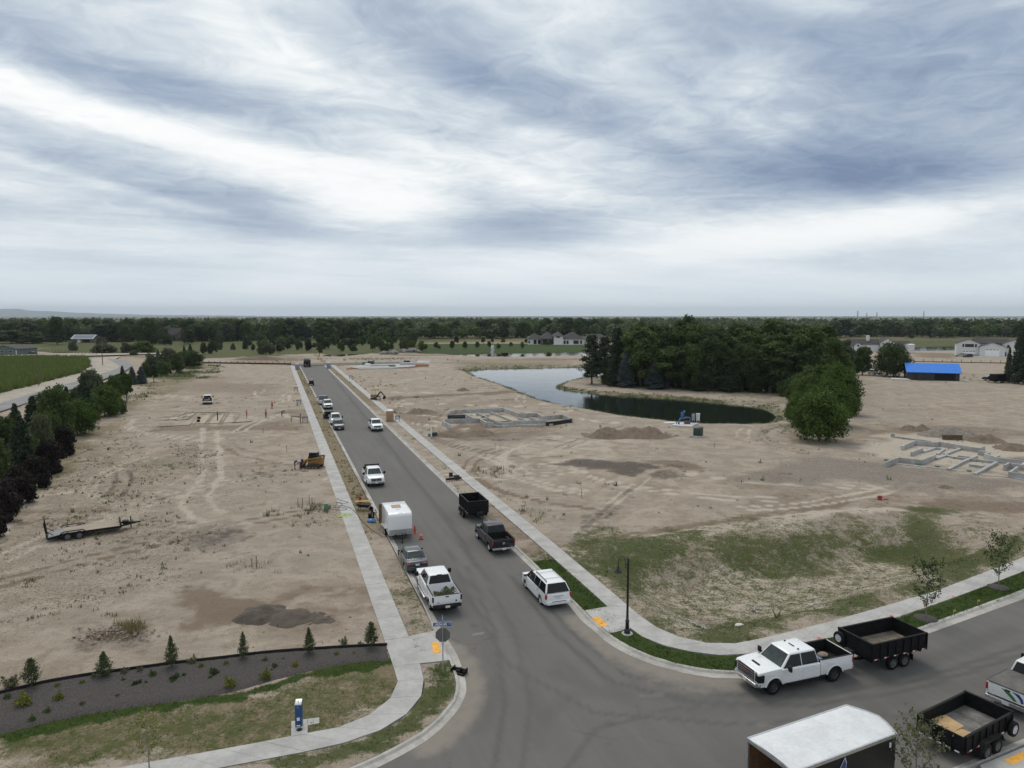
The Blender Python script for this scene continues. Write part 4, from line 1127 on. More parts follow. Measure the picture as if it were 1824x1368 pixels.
for a in [
	('broad', 1459, 787, 696, 98, 'bright', 'bright green low branched tree nearest the camera beside the pond end'),
	('broad', 1475, 758, 676, 84, 'bright', 'bright green tree directly behind the nearest one beside the pond end'),
	('broad', 1492, 738, 648, 74, 'bright', 'bright green tree at the right flank of the row behind the pond end'),
	('round', 1466, 722, 646, 66, 'bright', 'bright tree in the row where it meets the grove'),
	('round', 1499, 700, 628, 50, 'bright', 'bright tree at the far end of the row by the bare lot'),
	('tall', 1521, 668, 624, 26, 'green', 'slim tree leftmost of the two slim ones before the white farmhouse'),
	('tall', 1536, 668, 615, 34, 'green', 'slim tree beside the large shade tree before the white farmhouse'),
	('broad', 1591, 671, 611, 66, 'dark', 'large spreading shade tree left of the blue roofed house'),
	('spruce', 1814, 684, 575, 36, 'needle', 'tall dark spruce at the right edge beyond the bare lot'),
	('spruce', 1836, 686, 584, 48, 'needle', 'dark spruce cut by the right edge'),
	('spruce', 1795, 682, 616, 18, 'olive', 'thin half bare evergreen left of the tall right edge spruce'),
]:
	plant(a[0], a[1], a[2], yt=a[3], w=a[4], leaf=a[5], label=a[6], name='spruce_tree' if a[0] == 'spruce' else 'shade_tree')
# young trees and specimens in the meadows and lawns of the middle distance
MED = [(339, 626, 612, 9, 'spruce', 'needle'), (363, 631, 609, 15, 'round', 'dark'), (379, 631, 606, 19, 'round', 'dark'), (437, 622, 599, 13, 'spruce', 'needle'), (415, 623, 612, 9, 'shrub', 'olive'), (392, 623, 612, 10, 'shrub', 'olive'), (328, 626, 614, 6, 'spruce', 'needle'), (451, 628, 612, 8, 'oval', 'dark'),
	   (473, 631, 608, 30, 'shrub', 'olive'), (497, 629, 611, 11, 'oval', 'dark'), (488, 609, 594, 9, 'oval', 'dark'), (550, 626, 608, 15, 'round', 'purple'), (569, 634, 607, 13, 'oval', 'green'), (627, 622, 604, 15, 'round', 'purple'), (584, 622, 601, 12, 'oval', 'dark'), (668, 624, 603, 14, 'oval', 'green'), (682, 626, 607, 10, 'oval', 'green'), (690, 626, 610, 9, 'small', 'green'), (717, 620, 609, 9, 'small', 'bright'),
	   (734, 622, 606, 16, 'round', 'yellow'), (751, 626, 606, 14, 'round', 'yellow'), (759, 626, 612, 7, 'small', 'bright'), (777, 624, 609, 10, 'small', 'bright'), (783, 624, 615, 6, 'small', 'bright'), (806, 625, 606, 11, 'oval', 'bright'), (828, 624, 607, 10, 'oval', 'bright'), (850, 623, 608, 9, 'oval', 'bright'), (871, 622, 607, 9, 'oval', 'bright'), (888, 624, 611, 9, 'small', 'bright'), (861, 613, 599, 9, 'oval', 'green'), (877, 612, 603, 7, 'small', 'green'), (896, 613, 602, 9, 'small', 'green'), (813, 611, 599, 9, 'round', 'purple'),
	   (910, 620, 609, 8, 'small', 'bright'), (930, 624, 608, 9, 'small', 'bright'), (937, 613, 603, 7, 'small', 'bright'), (976, 616.5, 606, 8, 'small', 'bright'), (983, 615, 605, 7, 'small', 'bright'), (1019, 613, 598, 7, 'spruce', 'needle'), (978, 633, 624, 10, 'shrub', 'olive'), (520, 612, 596, 14, 'round', 'olive'), (600, 614, 598, 12, 'round', 'dark'), (646, 612, 597, 14, 'oval', 'dark'), (702, 612, 598, 12, 'round', 'green'), (426, 606, 594, 14, 'round', 'dark'), (460, 610, 596, 12, 'round', 'olive'), (530, 624, 610, 10, 'small', 'dark'), (610, 626, 612, 9, 'shrub', 'green')]
CW = {'needle': 'dark', 'dark': 'dark green', 'olive': 'grey olive', 'purple': 'purple leaved', 'green': 'mid green', 'yellow': 'yellow green', 'bright': 'fresh green'}
KW = {'spruce': 'conical evergreen', 'round': 'round tree', 'oval': 'upright oval tree', 'small': 'small young tree', 'shrub': 'shrub'}
seen = {}
for (x, yb, yt, w, k, lf) in MED:
	where = 'on the mown lawn beyond the far pond' if x > 740 else 'in the meadow beyond the street end' if x > 455 else 'in the meadow beyond the far lane'
	lab = '%s %s %s' % (CW[lf], KW[k], where)
	plant(k, x, yb, yt=yt, w=w, leaf=lf, name='lawn_tree' if x > 740 else 'meadow_tree', label=lab, cat='shrub' if k == 'shrub' else 'tree', group='%ss %s' % (KW[k], where))
# thickets that close the meadow beyond the street end, and the undergrowth of the grove
th = random.Random(19)
for i in range(96):
	x = th.uniform(235, 745)
	yb = th.uniform(605, 617) if x < 470 else th.uniform(606, 628)
	if 280 < x < 335 and yb < 612:
		continue
	k = th.choice(['shrub', 'round', 'oval', 'shrub', 'round'])
	lf = th.choice(['dark', 'green', 'olive', 'dark', 'green'])
	hh = th.uniform(2.5, 4.5) if k == 'shrub' else th.uniform(4, 8.5)
	part_ = 'left of the street' if x < 470 else 'beyond the street end'
	plant(k, x, yb, h=hh, leaf=lf, name='thicket_tree' if k != 'shrub' else 'thicket_shrub', label='%s %s of the meadow thicket %s' % (CW[lf], KW[k], part_), cat='shrub' if k == 'shrub' else 'tree', group='meadow thicket ' + part_)
for i in range(26):
	x = 1085 + i * 13 + th.uniform(-5, 5)
	yb = 687 + (x - 1100) / 330 * 13 + th.uniform(-3, 1)
	plant('shrub', x, yb, h=th.uniform(2.2, 4.5), leaf=th.choice(['dark', 'dark', 'green']), name='grove_shrub', label='dark undergrowth shrub at the foot of the grove along the pond bank', cat='shrub', group='undergrowth of the grove')
for (x, yb, yt, w, lf_, say) in ((1402, 706, 676, 40, 'green', 'dark bushy shrub closing the grove front at the pond end'), (1424, 712, 672, 48, 'bright', 'bushy green shrub between the grove front and the bright row'), (1436, 722, 660, 54, 'green', 'mid green bushy tree behind the left shoulder of the bright row'), (1505, 716, 668, 40, 'green', 'mid green bush on the bare lot side where the row meets the grove'), (1416, 742, 706, 36, 'bright', 'low bright bush on the bank at the pond end')):
	plant('shrub', x, yb, yt=yt, w=w, leaf=lf_, name='pond_shrub', label=say, cat='shrub')
for (x, yb, yt, w, say) in ((1428, 760, 700, 56, 'bright bushy tree left of the nearest one, reaching over the pond end'), (1440, 735, 668, 60, 'bright tree on the pond side of the row'), (1512, 742, 690, 40, 'low bright tree on the bare lot side of the row'), (1455, 700, 632, 60, 'mid green tree joining the bright row to the grove')):
	plant('broad', x, yb, yt=yt, w=w, leaf='bright', name='shade_tree', label=say)
# the far wood: the nearest trees one by one, the mass behind as one
fw = random.Random(77)
FARX = []
for i in range(520):
	x = fw.uniform(-60, 1900)
	base = 609 - 4.5 * fw.random() ** 2 if x < 460 else 606 - 5 * fw.random() if x < 940 else 600 - 4 * fw.random() if x < 1100 else 603 - 8 * fw.random() if x > 1480 else None
	if base is None or (700 < x < 1040 and base > 603):
		continue
	if 120 < x < 175 or 285 < x < 330 or 1500 < x < 1610 or 1690 < x < 1810:
		base = min(base, 600)
	FARX.append((x, base))
wood_w = [(460, 'wood behind the meadow, left of the street'), (940, 'wood behind the street end and lawn'), (3000, 'wood behind the white houses')]
for x, base in sorted(FARX, key=lambda q: -q[1]):
	reg = next(n_ for lim, n_ in wood_w if x < lim)
	p = at(x, base)
	d = p.length
	hh = fw.uniform(11.5, 18.5) if x < 1480 else fw.uniform(11, 17)
	lf = fw.choice(['dark', 'green', 'dark', 'green', 'olive', 'needle'])
	plant_at(fw.choice(['tall', 'round', 'oval', 'tall']), p.x, p.y, 0, hh, hh * fw.uniform(.62, .95), lf, 'wood_tree', '%s tree crowded in the %s' % (CW[lf], reg), 'tree', 'trees of the ' + reg)
def dist_ok(cx, cy):
	"""Clearings: the lawns, houses and fields in front of and inside the wood."""
	u = cx / cy * F + 912
	row = HOR + CAMH * F / cy
	front = np.interp(u, [-100, 60, 240, 460, 560, 700, 760, 930, 940, 1060, 1100, 1480, 1500, 1640, 1660, 1720, 1820, 1900], [609, 609, 607, 606, 606, 606, 604, 603, 601, 600, 604, 604, 601, 601, 604, 602, 602, 602])
	return row < front
def wood_mass(name, n, d0, d1, a0, a1, seed, per=90, mat_='dark', hr=(12, 17.5), dense=False):
	g = np.random.default_rng(seed)
	r = d0 * (d1 / d0) ** g.uniform(0, 1, n) ** 0.9
	a = np.radians(g.uniform(a0, a1, n))
	cx, cy = np.sin(a) * r, np.cos(a) * r
	patch = vnoise(cx, cy, 420, 3) + 0.5 * vnoise(cx, cy, 130, 7)
	keep = dist_ok(cx, cy) if dense else patch > np.interp(r, [900, 2000, 5000], [0.25, 0.50, 0.80])
	cx, cy, r = cx[keep], cy[keep], r[keep]
	k = len(cx)
	h = g.uniform(*hr, k)
	w = h * g.uniform(.6, 1.0, k)
	d = g.normal(size=(k, per, 3))
	d /= np.linalg.norm(d, axis=2, keepdims=True)
	rr = g.uniform(.25, 1, (k, per, 1)) ** .5 * (.75 + .4 * vnoise(d[..., 0] * 3 + np.arange(k)[:, None] * 3.1, d[..., 2] * 3, 1, 4))[..., None]
	P_ = np.stack([cx, cy, h * .55], 1)[:, None, :] + d * rr * np.stack([w / 2, w / 2, h * .46], 1)[:, None, :]
	Nn = (d + g.normal(size=d.shape) * .6 + [0, 0, .3]).reshape(-1, 3)
	v, f = leaf_quads(P_.reshape(-1, 3), Nn, np.repeat(h * (.10 if dense else .15), per), .75, g)
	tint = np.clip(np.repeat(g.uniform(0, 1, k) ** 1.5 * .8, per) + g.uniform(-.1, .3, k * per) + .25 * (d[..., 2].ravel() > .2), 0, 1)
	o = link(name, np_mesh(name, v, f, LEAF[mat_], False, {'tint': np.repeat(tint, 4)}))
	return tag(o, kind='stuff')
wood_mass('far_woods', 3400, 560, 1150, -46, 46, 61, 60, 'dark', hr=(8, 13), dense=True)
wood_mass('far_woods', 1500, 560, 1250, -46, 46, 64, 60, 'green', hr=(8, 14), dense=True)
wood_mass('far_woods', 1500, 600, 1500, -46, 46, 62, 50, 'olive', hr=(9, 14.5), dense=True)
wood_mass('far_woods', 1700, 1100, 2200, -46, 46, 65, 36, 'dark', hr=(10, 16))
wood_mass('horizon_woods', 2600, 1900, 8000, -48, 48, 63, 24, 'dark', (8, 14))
# near planting: the mulch bed by the left corner
MULCH = PP('-60,1262 0,1241 80,1221 180,1203 310,1184 440,1169.5 560,1161 690,1153 694,1180 640,1184 600,1189 540,1202 480,1217 420,1235 340,1248 240,1262 160,1276 90,1291 0,1315 -60,1330')
M_('mulch', (0.074, 0.064, 0.058), 0.95, var=0.30, scale=14, bump=0.9)
M_('black_edging', (0.012, 0.012, 0.012), 0.6)
n_e = 14
xs_, ys_ = [], []
mx = [p.x for p in MULCH]; my = [p.y for p in MULCH]
gx_, gy_ = np.meshgrid(np.arange(min(mx), max(mx), 0.16), np.arange(min(my), max(my), 0.16), indexing='ij')
sh_ = gx_.shape
x, y = gx_.ravel(), gy_.ravel()
ix = np.arange(sh_[0] - 1)[:, None] * sh_[1] + np.arange(sh_[1] - 1)[None, :]
fc = np.stack([ix, ix + sh_[1], ix + sh_[1] + 1, ix + 1], -1).reshape(-1, 4)
sd_ = sd_poly(x, y, MULCH)
fc = fc[sd_[fc].mean(1) < 0.22]
us, inv = np.unique(fc, return_inverse=True)
x, y = x[us], y[us]
z = ground_h(x, y) + .075 * smooth01(-sd_[us] / .5) - .14 * np.clip((sd_[us]) / .16, -.0, 1) + rng.uniform(0, .05, len(x)) * smooth01(-sd_[us] / .4) + .004
tag(link('mulch_bed', np_mesh('mulch_bed', np.stack([x, y, z], 1), inv.reshape(fc.shape), MATS['mulch'], True)), kind='structure')
e_pts = resample(MULCH[0:8], 60)
b = MB()
for p, q in zip(e_pts[:-1], e_pts[1:]):
	h0 = float(ground_h(np.array([p.x]), np.array([p.y]))[0])
	b.beam((p.x, p.y, h0 + .06), (q.x, q.y, h0 + .06), .035, .22)
tag(b.build('bed_edging', MATS['black_edging'], smooth=0), 'black plastic edging along the back of the mulch bed', 'edging')
jl = ['egg shaped young juniper farthest left in the mulch bed', 'broad young juniper below the rock pile in the mulch bed', 'slim young juniper with dry brown tip in the mulch bed', 'slim young juniper near the dark gravel patch in the mulch bed', 'pointed young juniper between the gravel patch and the footpath', 'rounded young juniper beside the footpath end of the mulch bed']
for i, (x, yb, yt, w, k) in enumerate([(57, 1229, 1173, 38, 'egg'), (186, 1208, 1158, 42, 'juniper'), (306, 1191, 1127, 33, 'juniper'), (434, 1176, 1122, 27, 'juniper'), (551, 1170, 1116, 30, 'juniper'), (662, 1158.5, 1108, 33, 'egg')]):
	plant(k, x, yb, yt=yt, w=w, name='juniper_tree', label=jl[i], group='young junipers in the mulch bed', leaf='juniper')
for grp, lf, key, lst in (('yellow green shrubs in the mulch bed', 'yellow', 'bush', [(101, 1229, 12, 'low by the edging, right of the leftmost juniper'), (108, 1252, 22, 'lopsided, in the left part of the bed'), (47, 1262, 34, 'widest of the left part of the bed'), (147.5, 1222, 12, 'small, left of the broad juniper'), (358, 1190, 13, 'right of the dry tipped juniper'), (402, 1186, 13, 'small, left of the fourth juniper'), (412, 1226, 28, 'large, near the lawn edge in the middle'), (476, 1212, 24, 'by the lawn edge right of the middle'), (527, 1192, 15, 'upright, left of the pointed juniper'), (598, 1172, 12, 'between the two right hand junipers'), (630, 1170, 9, 'small, left of the last juniper')]),
						  ('dark green low plants in the mulch bed', 'green', 'bush', [(12, 1252, 17, 'low at the left edge'), (274, 1206, 17, 'dense, left of the dry tipped juniper'), (221, 1216, 11, 'small, right of the broad juniper'), (474, 1181, 12, 'small by the edging in the middle'), (504, 1179, 8, 'tiny, left of the pointed juniper'), (145, 1262, 13, 'in the left middle by the lawn'), (87, 1275, 15, 'spreading, near the lawn at left'), (60, 1290, 17, 'by the lawn corner at left'), (208, 1245, 10, 'thin, in the middle of the bed')]),
						  ('dark spreading grasses in the mulch bed', 'dark', 'tuft', [(248, 1221, 26, 'left of the three grasses'), (314, 1211, 31, 'below the dry tipped juniper'), (381, 1204, 31, 'right of the three grasses'), (489, 1193, 22, 'left of the upright yellow shrub')])):
	for (x, yb, w, say) in lst:
		plant(key, x, yb, w=w * 1.15, h=(w / ((yb - HOR) / CAMH)) * (.85 if key == 'bush' else .38), leaf=lf, name='bedding_shrub', label='%s plant in the mulch bed, %s' % ({'yellow': 'yellow green', 'green': 'dark green', 'dark': 'wispy dark'}[lf], say), cat='shrub', group=grp)
for (x, yb, w, h, say) in [(20, 1228, 40, .75, 'bushy weed clump behind the edging at the left edge'), (614, 1152, 22, .5, 'bushy weed behind the edging left of the last juniper'), (640, 1154, 15, .35, 'low weed behind the edging beside the last juniper'), (220, 1203, 20, .45, 'thin weeds behind the edging right of the broad juniper'), (250, 1199, 16, .4, 'small weed behind the edging in the middle of the bed'), (345, 1183, 24, .5, 'weeds behind the edging right of the dry tipped juniper'), (168, 1212, 12, .4, 'green weed hugging the broad juniper')]:
	plant('bush', x, yb, w=w, h=h, leaf='weed', name='weed_clump', label=say, cat='weed', group='weeds behind the bed edging')
plant('yellow_sapling', 266, 1374, yt=1263, w=58, name='sapling', label='thin young tree with sparse yellow leaves on the left corner lawn')
plant('sapling', 1649, 1104.5, yt=992, w=58, leaf='dark', name='sapling', label='young dark leaved tree in the lush verge behind the dump trailer')
plant('sapling', 1778, 1049, yt=948, w=52, leaf='dark', name='sapling', label='young dark leaved tree farther along the lush verge by the right edge')
plant('sapling', 1628, 1432, yt=1268, w=92, leaf='weed', name='sapling', label='thin twiggy young tree between the white roofed trailer and the cardboard trailer')
for (x, y, say) in ((1649, 1104.5, 'round mulch ring at the foot of the young tree behind the dump trailer'), (1778, 1049, 'round mulch ring at the foot of the young tree by the right edge')):
	p = at(x, y)
	b = MB()
	b.lathe([(0, .07), (.5, .055), (.72, .0)], 18)
	tag(b.build('mulch_ring', MATS['mulch'], None, loc=(p.x, p.y, ZK + .015)), say, 'mulch ring')
# ground cover nobody could count: stones, weeds, blades
def scatter(name, n, xr, yr, wfun, size, mat_, kind, seed, aspect=.5, hgt=1.0, zoff=0.0, tint=None, surf=None):
	g = np.random.default_rng(seed)
	x, y = g.uniform(*xr, n), g.uniform(*yr, n)
	p = wfun(x, y)
	k = g.uniform(0, 1, n) < p
	x, y = x[k], y[k]
	z = (surf(x, y) if surf else ground_h(x, y)) + zoff
	return x, y, z, g
def blades(name, x, y, z, per, h, spread, mat_, g, wide=.35):
	k = len(x)
	a = g.uniform(0, 6.283, (k, per))
	ln = g.uniform(.5, 1.3, (k, per)) * np.asarray(h).reshape(-1, 1)
	bx, by = x[:, None] + g.normal(0, spread, (k, per)), y[:, None] + g.normal(0, spread, (k, per))
	lean = g.uniform(.1, .8, (k, per))
	wv = ln * wide * .5
	ca, sa = np.cos(a), np.sin(a)
	P0 = np.stack([bx - sa * wv, by + ca * wv, np.broadcast_to(z[:, None], bx.shape) - .02], -1)
	P1 = np.stack([bx + sa * wv, by - ca * wv, np.broadcast_to(z[:, None], bx.shape) - .02], -1)
	P2 = np.stack([bx + ca * ln * lean, by + sa * ln * lean, z[:, None] + ln], -1)
	v = np.stack([P0, P1, P2], 2).reshape(-1, 3)
	tint = np.repeat(np.clip(g.uniform(0, 1, (k, 1)) * .6 + g.uniform(0, .4, (k, per)), 0, 1).ravel(), 3)
	return tag(link(name, np_mesh(name, v, np.arange(len(v)).reshape(-1, 3), LEAF[mat_], False, {'tint': tint})), kind='stuff')
def cov(i, gain=1.0, th=0.0):
	return lambda x, y: np.clip((cover(x, y)[:, i] - th) * gain, 0, 1) * (sd_poly(x, y, ROAD_POLY) > .4)
def on_paths(x, y):
	s, t = x * AX.x + y * AX.y, x * NX.x + y * NX.y
	return (((t > 5.8) & (t < 7.5) & (s > 40)) | ((t > 21.2) & (t < 22.9) & (s > 50))) & (s < 300)
def verge_z(x, y):
	c = sd_poly(x, y, CORRIDOR)
	return np.where(c < 0.4, ZK + .01, ground_h(x, y))
PATHS = [wl_in[1:] + list(reversed(wl_out[1:])), wr_in[1:] + list(reversed(wr_out[1:]))]
def off_paths(x, y):
	m = ~on_paths(x, y)
	for P_ in PATHS:
		m &= sd_poly(x, y, P_) > 0.08
	return m
x, y, z, g = scatter('w', 27000, (-75, -5), (36, 150), lambda x, y: np.clip(cover(x, y)[:, 6] * 1.2 - .12, 0, 1) * off_paths(x, y) * (vnoise(x, y, 3, 4) > .45), 0, None, None, 71)
blades('weeds', x, y, z, 7, rng.uniform(.06, .26, len(x)), .10, 'weed', g)
x, y, z, g = scatter('w', 9000, (-80, 90), (38, 230), lambda x, y: (.06 + .25 * (vnoise(x, y, 6, 14) > .66)) * off_paths(x, y) * (sd_poly(x, y, CORRIDOR) > .6), 0, None, None, 72)
blades('weeds', x, y, z, 7, rng.uniform(.05, .30, len(x)) * np.where(rng.uniform(0, 1, len(x)) > .93, 2.0, 1), .10, 'weed', g)
for (px0, py0, n, sx, sy, h, lf) in [(530, 912, 26, 2.6, 1.2, .75, 'weed'), (575, 905, 16, 1.4, .8, .7, 'green'), (470, 852, 30, 2.6, 2.0, .55, 'weed'), (860, 843, 22, 2.0, 1.2, .7, 'weed'), (890, 838, 22, 2.6, 1.0, .6, 'weed'), (875, 862, 10, 1.5, .8, .5, 'green'), (905, 905, 28, 2.0, 2.4, .55, 'weed'), (925, 925, 22, 1.4, 1.5, .5, 'green'), (960, 915, 14, 1.6, 1.2, .5, 'weed'), (640, 685, 26, 7, 5, .9, 'weed'), (655, 688, 18, 5, 4, .9, 'green'), (630, 671, 18, 6, 4, .9, 'weed'), (711, 736, 8, 1.5, 1.0, .9, 'green'), (785, 775, 16, 3, 1.6, .7, 'green'), (455, 1010, 12, 1.0, .6, .5, 'weed'), (512, 940, 8, 1.2, .6, .5, 'weed'), (350, 835, 20, 3, 1.5, .35, 'weed'),
									 (735, 790, 30, 1.1, 5, .5, 'weed'), (815, 870, 18, 1, 2, .4, 'weed'), (1075, 868, 8, 2, 1, .5, 'weed'), (1420, 765, 60, 4, 4, .6, 'weed'), (1405, 775, 40, 3, 2.5, .6, 'straw'), (1755, 676, 60, 10, 6, .9, 'weed'), (680, 664, 10, 6, 3, .8, 'weed'), (620, 641, 60, 20, 6, 1.2, 'weed'), (1074, 947, 6, .8, .5, .4, 'green'), (1376, 942, 6, .6, .4, .35, 'straw')]:
	c = at(px0, py0)
	g = np.random.default_rng(int(px0 * 7 + py0))
	x, y = g.normal(c.x, sx, n), g.normal(c.y, sy * 1.5, n)
	o = off_paths(x, y) & (sd_poly(x, y, ROAD_POLY) > .6)
	x, y = x[o], y[o]
	if len(x):
		blades('weeds', x, y, verge_z(x, y), 16, g.uniform(.3, 1.0, len(x)) * h * .72, .20, 'weed' if lf == 'green' and px0 < 900 else lf, g, .13)
x, y, z, g = scatter('s', 30000, (-95, 4), (46, 300), lambda x, y: np.clip(cover(x, y)[:, 1] * 1.2, 0, 1) * off_paths(x, y) * ((x * NX.x + y * NX.y > 7.4) & (x * NX.x + y * NX.y < 9.2)) * (vnoise(x, y, 1.5, 3) > .35), 0, None, None, 73, surf=verge_z)
blades('dry_grass', x, y, z, 9, rng.uniform(.08, .30, len(x)), .10, 'straw', g, .25)
blades('dry_grass', x[::3], y[::3], z[::3], 8, rng.uniform(.08, .26, len(x[::3])), .10, 'weed', g, .25)
x, y, z, g = scatter('g', 120000, (-26, 46), (26, 62), lambda x, y: np.clip(cover(x, y)[:, 7] * 1.2 - .1, 0, 1) * off_paths(x, y) * (sd_poly(x, y, ROAD_POLY) > .55), 0, None, None, 74, surf=verge_z)
blades('lawn_grass', x, y, z, 5, rng.uniform(.04, .09, len(x)), .07, 'lawn', g, .45)
x, y, z, g = scatter('g', 90000, (-32, 50), (26, 66), lambda x, y: np.clip(cover(x, y)[:, 0] * .9 - .1, 0, 1) * off_paths(x, y) * (sd_poly(x, y, ROAD_POLY) > .55) * (sd_poly(x, y, MULCH) > .1), 0, None, None, 75, surf=verge_z)
blades('lawn_grass', x, y, z, 5, rng.uniform(.03, .09, len(x)), .08, 'lawn', g, .40)
x, y, z, g = scatter('g', 40000, (-32, 50), (26, 66), lambda x, y: np.clip(cover(x, y)[:, 1] * .8 - .1, 0, 1) * off_paths(x, y) * (sd_poly(x, y, ROAD_POLY) > .55) * (sd_poly(x, y, MULCH) > .1), 0, None, None, 76, surf=verge_z)
blades('dry_grass', x, y, z, 5, rng.uniform(.03, .08, len(x)), .08, 'straw', g, .40)
x, y, z, g = scatter('g', 60000, (-40, 110), (110, 330), lambda x, y: np.clip(cover(x, y)[:, 0] * 1.3 - .3, 0, 1) * (sd_line(x, y, SHORE) < 4) * (sd_poly(x, y, POND) > -.3), 0, None, None, 77)
blades('pond_reeds', x, y, z, 7, rng.uniform(.1, .55, len(x)) * rng.uniform(.5, 1, len(x)), .2, 'weed', g, .3)
blades('pond_reeds', x[::2], y[::2], z[::2], 7, rng.uniform(.1, .5, len(x[::2])), .2, 'weed', g, .3)
x, y, z, g = scatter('g', 26000, (-170, -50), (110, 330), lambda x, y: np.clip(cover(x, y)[:, 0] * 1.2 - .15, 0, 1) * (vnoise(x, y, 7, 3) > .4), 0, None, None, 78)
blades('rough_grass', x, y, z, 6, rng.uniform(.2, .7, len(x)), .3, 'weed', g, .3)
# corn beyond the lane
CORN = PP('-220,640.5 0,641.5 90,641 152,641.5 158,648 157,655 140,667 100,677 50,691 0,703 -120,735 -220,745')
g = np.random.default_rng(81)
mx = [p.x for p in CORN]; my = [p.y for p in CORN]
x, y = g.uniform(min(mx), max(mx), 60000), g.uniform(min(my), max(my), 60000)
k = (sd_poly(x, y, CORN) < 0)
x, y = x[k][:16000], y[k][:16000]
blades('corn_field', x, y, np.full(len(x), .3), 8, g.uniform(1.7, 2.3, len(x)), .35, 'corn', g, .22)
# loose stones
ROCKM = M_('stone', (0.36, 0.33, 0.29), 0.9, var=0.22, scale=9, bump=0.3)
ico_v, ico_f = None, None
_bm = bmesh.new()
bmesh.ops.create_icosphere(_bm, subdivisions=1, radius=1.0)
ico_v = np.array([tuple(v.co) for v in _bm.verts])
ico_f = np.array([[v.index for v in f.verts] for f in _bm.faces])
_bm.free()
def stones(name, x, y, z, r, g, mat_=None, kind='stuff'):
	k = len(x)
	sc_ = r[:, None] * g.uniform(.55, 1.3, (k, 3)) * [1, 1, .7]
	v = ico_v[None] * (1 + g.uniform(-.22, .22, (k, len(ico_v), 1))) * sc_[:, None, :]
	a = g.uniform(0, 6.28, k)
	c, s = np.cos(a)[:, None], np.sin(a)[:, None]
	v = np.stack([v[..., 0] * c - v[..., 1] * s + x[:, None], v[..., 0] * s + v[..., 1] * c + y[:, None], v[..., 2] + z[:, None]], -1)
	f = ico_f[None] + (np.arange(k) * len(ico_v))[:, None, None]
	return tag(link(name, np_mesh(name, v.reshape(-1, 3), f.reshape(-1, 3), mat_ or ROCKM, False)), kind=kind)
x, y, z, g = scatter('r', 60000, (-70, 90), (38, 190), lambda x, y: np.clip(.07 + .30 * (vnoise(x, y, 5, 24) > .62) + .9 * cover(x, y)[:, 3], 0, 1) * off_paths(x, y) * (sd_poly(x, y, CORRIDOR) > .5) * (cover(x, y)[:, 0] < .3), 0, None, None, 91)
stones('loose_stones', x, y, z, g.uniform(.022, .06, len(x)) * np.where(g.uniform(0, 1, len(x)) > .95, 1.9, 1) * np.clip(np.hypot(x, y) / 70, .9, 1.7), g)
CLODM = M_('earth_clod', (0.22, 0.175, 0.135), 0.97, var=0.2, scale=9, bump=0.4)
x, y, z, g = scatter('r', 22000, (-70, 90), (40, 190), lambda x, y: np.clip(.10 + .9 * cover(x, y)[:, 5], 0, 1) * off_paths(x, y) * (sd_poly(x, y, CORRIDOR) > .5) * (cover(x, y)[:, 0] < .3) * (vnoise(x, y, 4, 34) > .5), 0, None, None, 92)
stones('earth_clods', x, y, z, g.uniform(.03, .10, len(x)), g, CLODM)
# ------------------------------------------------------------------ vehicles and trailers
PAINT_W = M_('white_paint', (0.74, 0.75, 0.76), 0.28, var=0.008, scale=1.2, coat=0.5)
PAINT_W2 = M_('dusty_white_paint', (0.66, 0.66, 0.65), 0.34, var=0.05, scale=1.5, coat=0.3)
PAINT_K = M_('black_paint', (0.007, 0.010, 0.016), 0.24, var=0.10, scale=1.5, coat=0.25)
PAINT_G = M_('grey_blue_paint', (0.045, 0.058, 0.068), 0.25, metal=0.35, var=0.06, scale=1.5, coat=0.6)
PAINT_N = M_('navy_paint', (0.012, 0.018, 0.034), 0.24, var=0.1, scale=1.5, coat=0.6)
PAINT_S = M_('silver_paint', (0.50, 0.51, 0.53), 0.30, metal=0.3, var=0.04, scale=1.5, coat=0.4)
GLASS = M_('dark_glass', (0.006, 0.008, 0.009), 0.06, var=0.2, scale=2, spec=0.28)
GLASS_G = M_('windscreen_glass', (0.022, 0.032, 0.031), 0.05, var=0.35, scale=2.5, spec=0.55)
RUBBER = M_('tyre_rubber', (0.012, 0.012, 0.012), 0.85, var=0.3, scale=10, bump=0.3, spec=.2)
RIMD = M_('machined_rim', (.10, .105, .11), .35, metal=.5, var=.1)
STEELR = M_('grey_rim', (0.16, 0.16, 0.16), 0.5, metal=.3, var=.15, scale=8)
TRIM = M_('black_trim', (0.011, 0.011, 0.012), 0.55, var=0.2, scale=6, spec=.25)
CHROME = M_('chrome', (0.62, 0.63, 0.64), 0.18, metal=0.9, var=0.03)
ALLOY = M_('alloy_rim', (0.36, 0.37, 0.38), 0.35, metal=0.6, var=0.08, scale=8)
STEELW = M_('white_rim', (0.62, 0.63, 0.64), 0.4, var=0.06, scale=8)
RED = M_('tail_lamp_red', (0.33, 0.010, 0.014), 0.2, var=0.1, scale=8, coat=0.4)
AMBER = M_('lamp_clear', (0.60, 0.62, 0.64), 0.12, var=0.08, scale=8)
PLATE = M_('number_plate', (0.62, 0.60, 0.60), 0.45, var=0.1, scale=20)
STEELK = M_('black_steel', (0.008, 0.008, 0.009), 0.6, var=0.35, scale=4, spec=.18)
STEELK2 = M_('worn_black_steel', (0.020, 0.019, 0.018), 0.65, var=0.4, scale=3, spec=.25)
ALU = M_('aluminium', (0.50, 0.51, 0.52), 0.35, metal=0.75, var=0.08, scale=4)
DIRTBED = M_('dirty_bed_floor', (0.165, 0.135, 0.105), 0.9, var=0.28, scale=1.6, bump=0.3)
GREYBED = M_('grey_bed_floor', (0.150, 0.140, 0.130), 0.85, var=0.25, scale=1.4, bump=0.2)
TARP = M_('vinyl_cover', (0.105, 0.097, 0.088), 0.75, var=0.18, scale=1.6, bump=0.2)
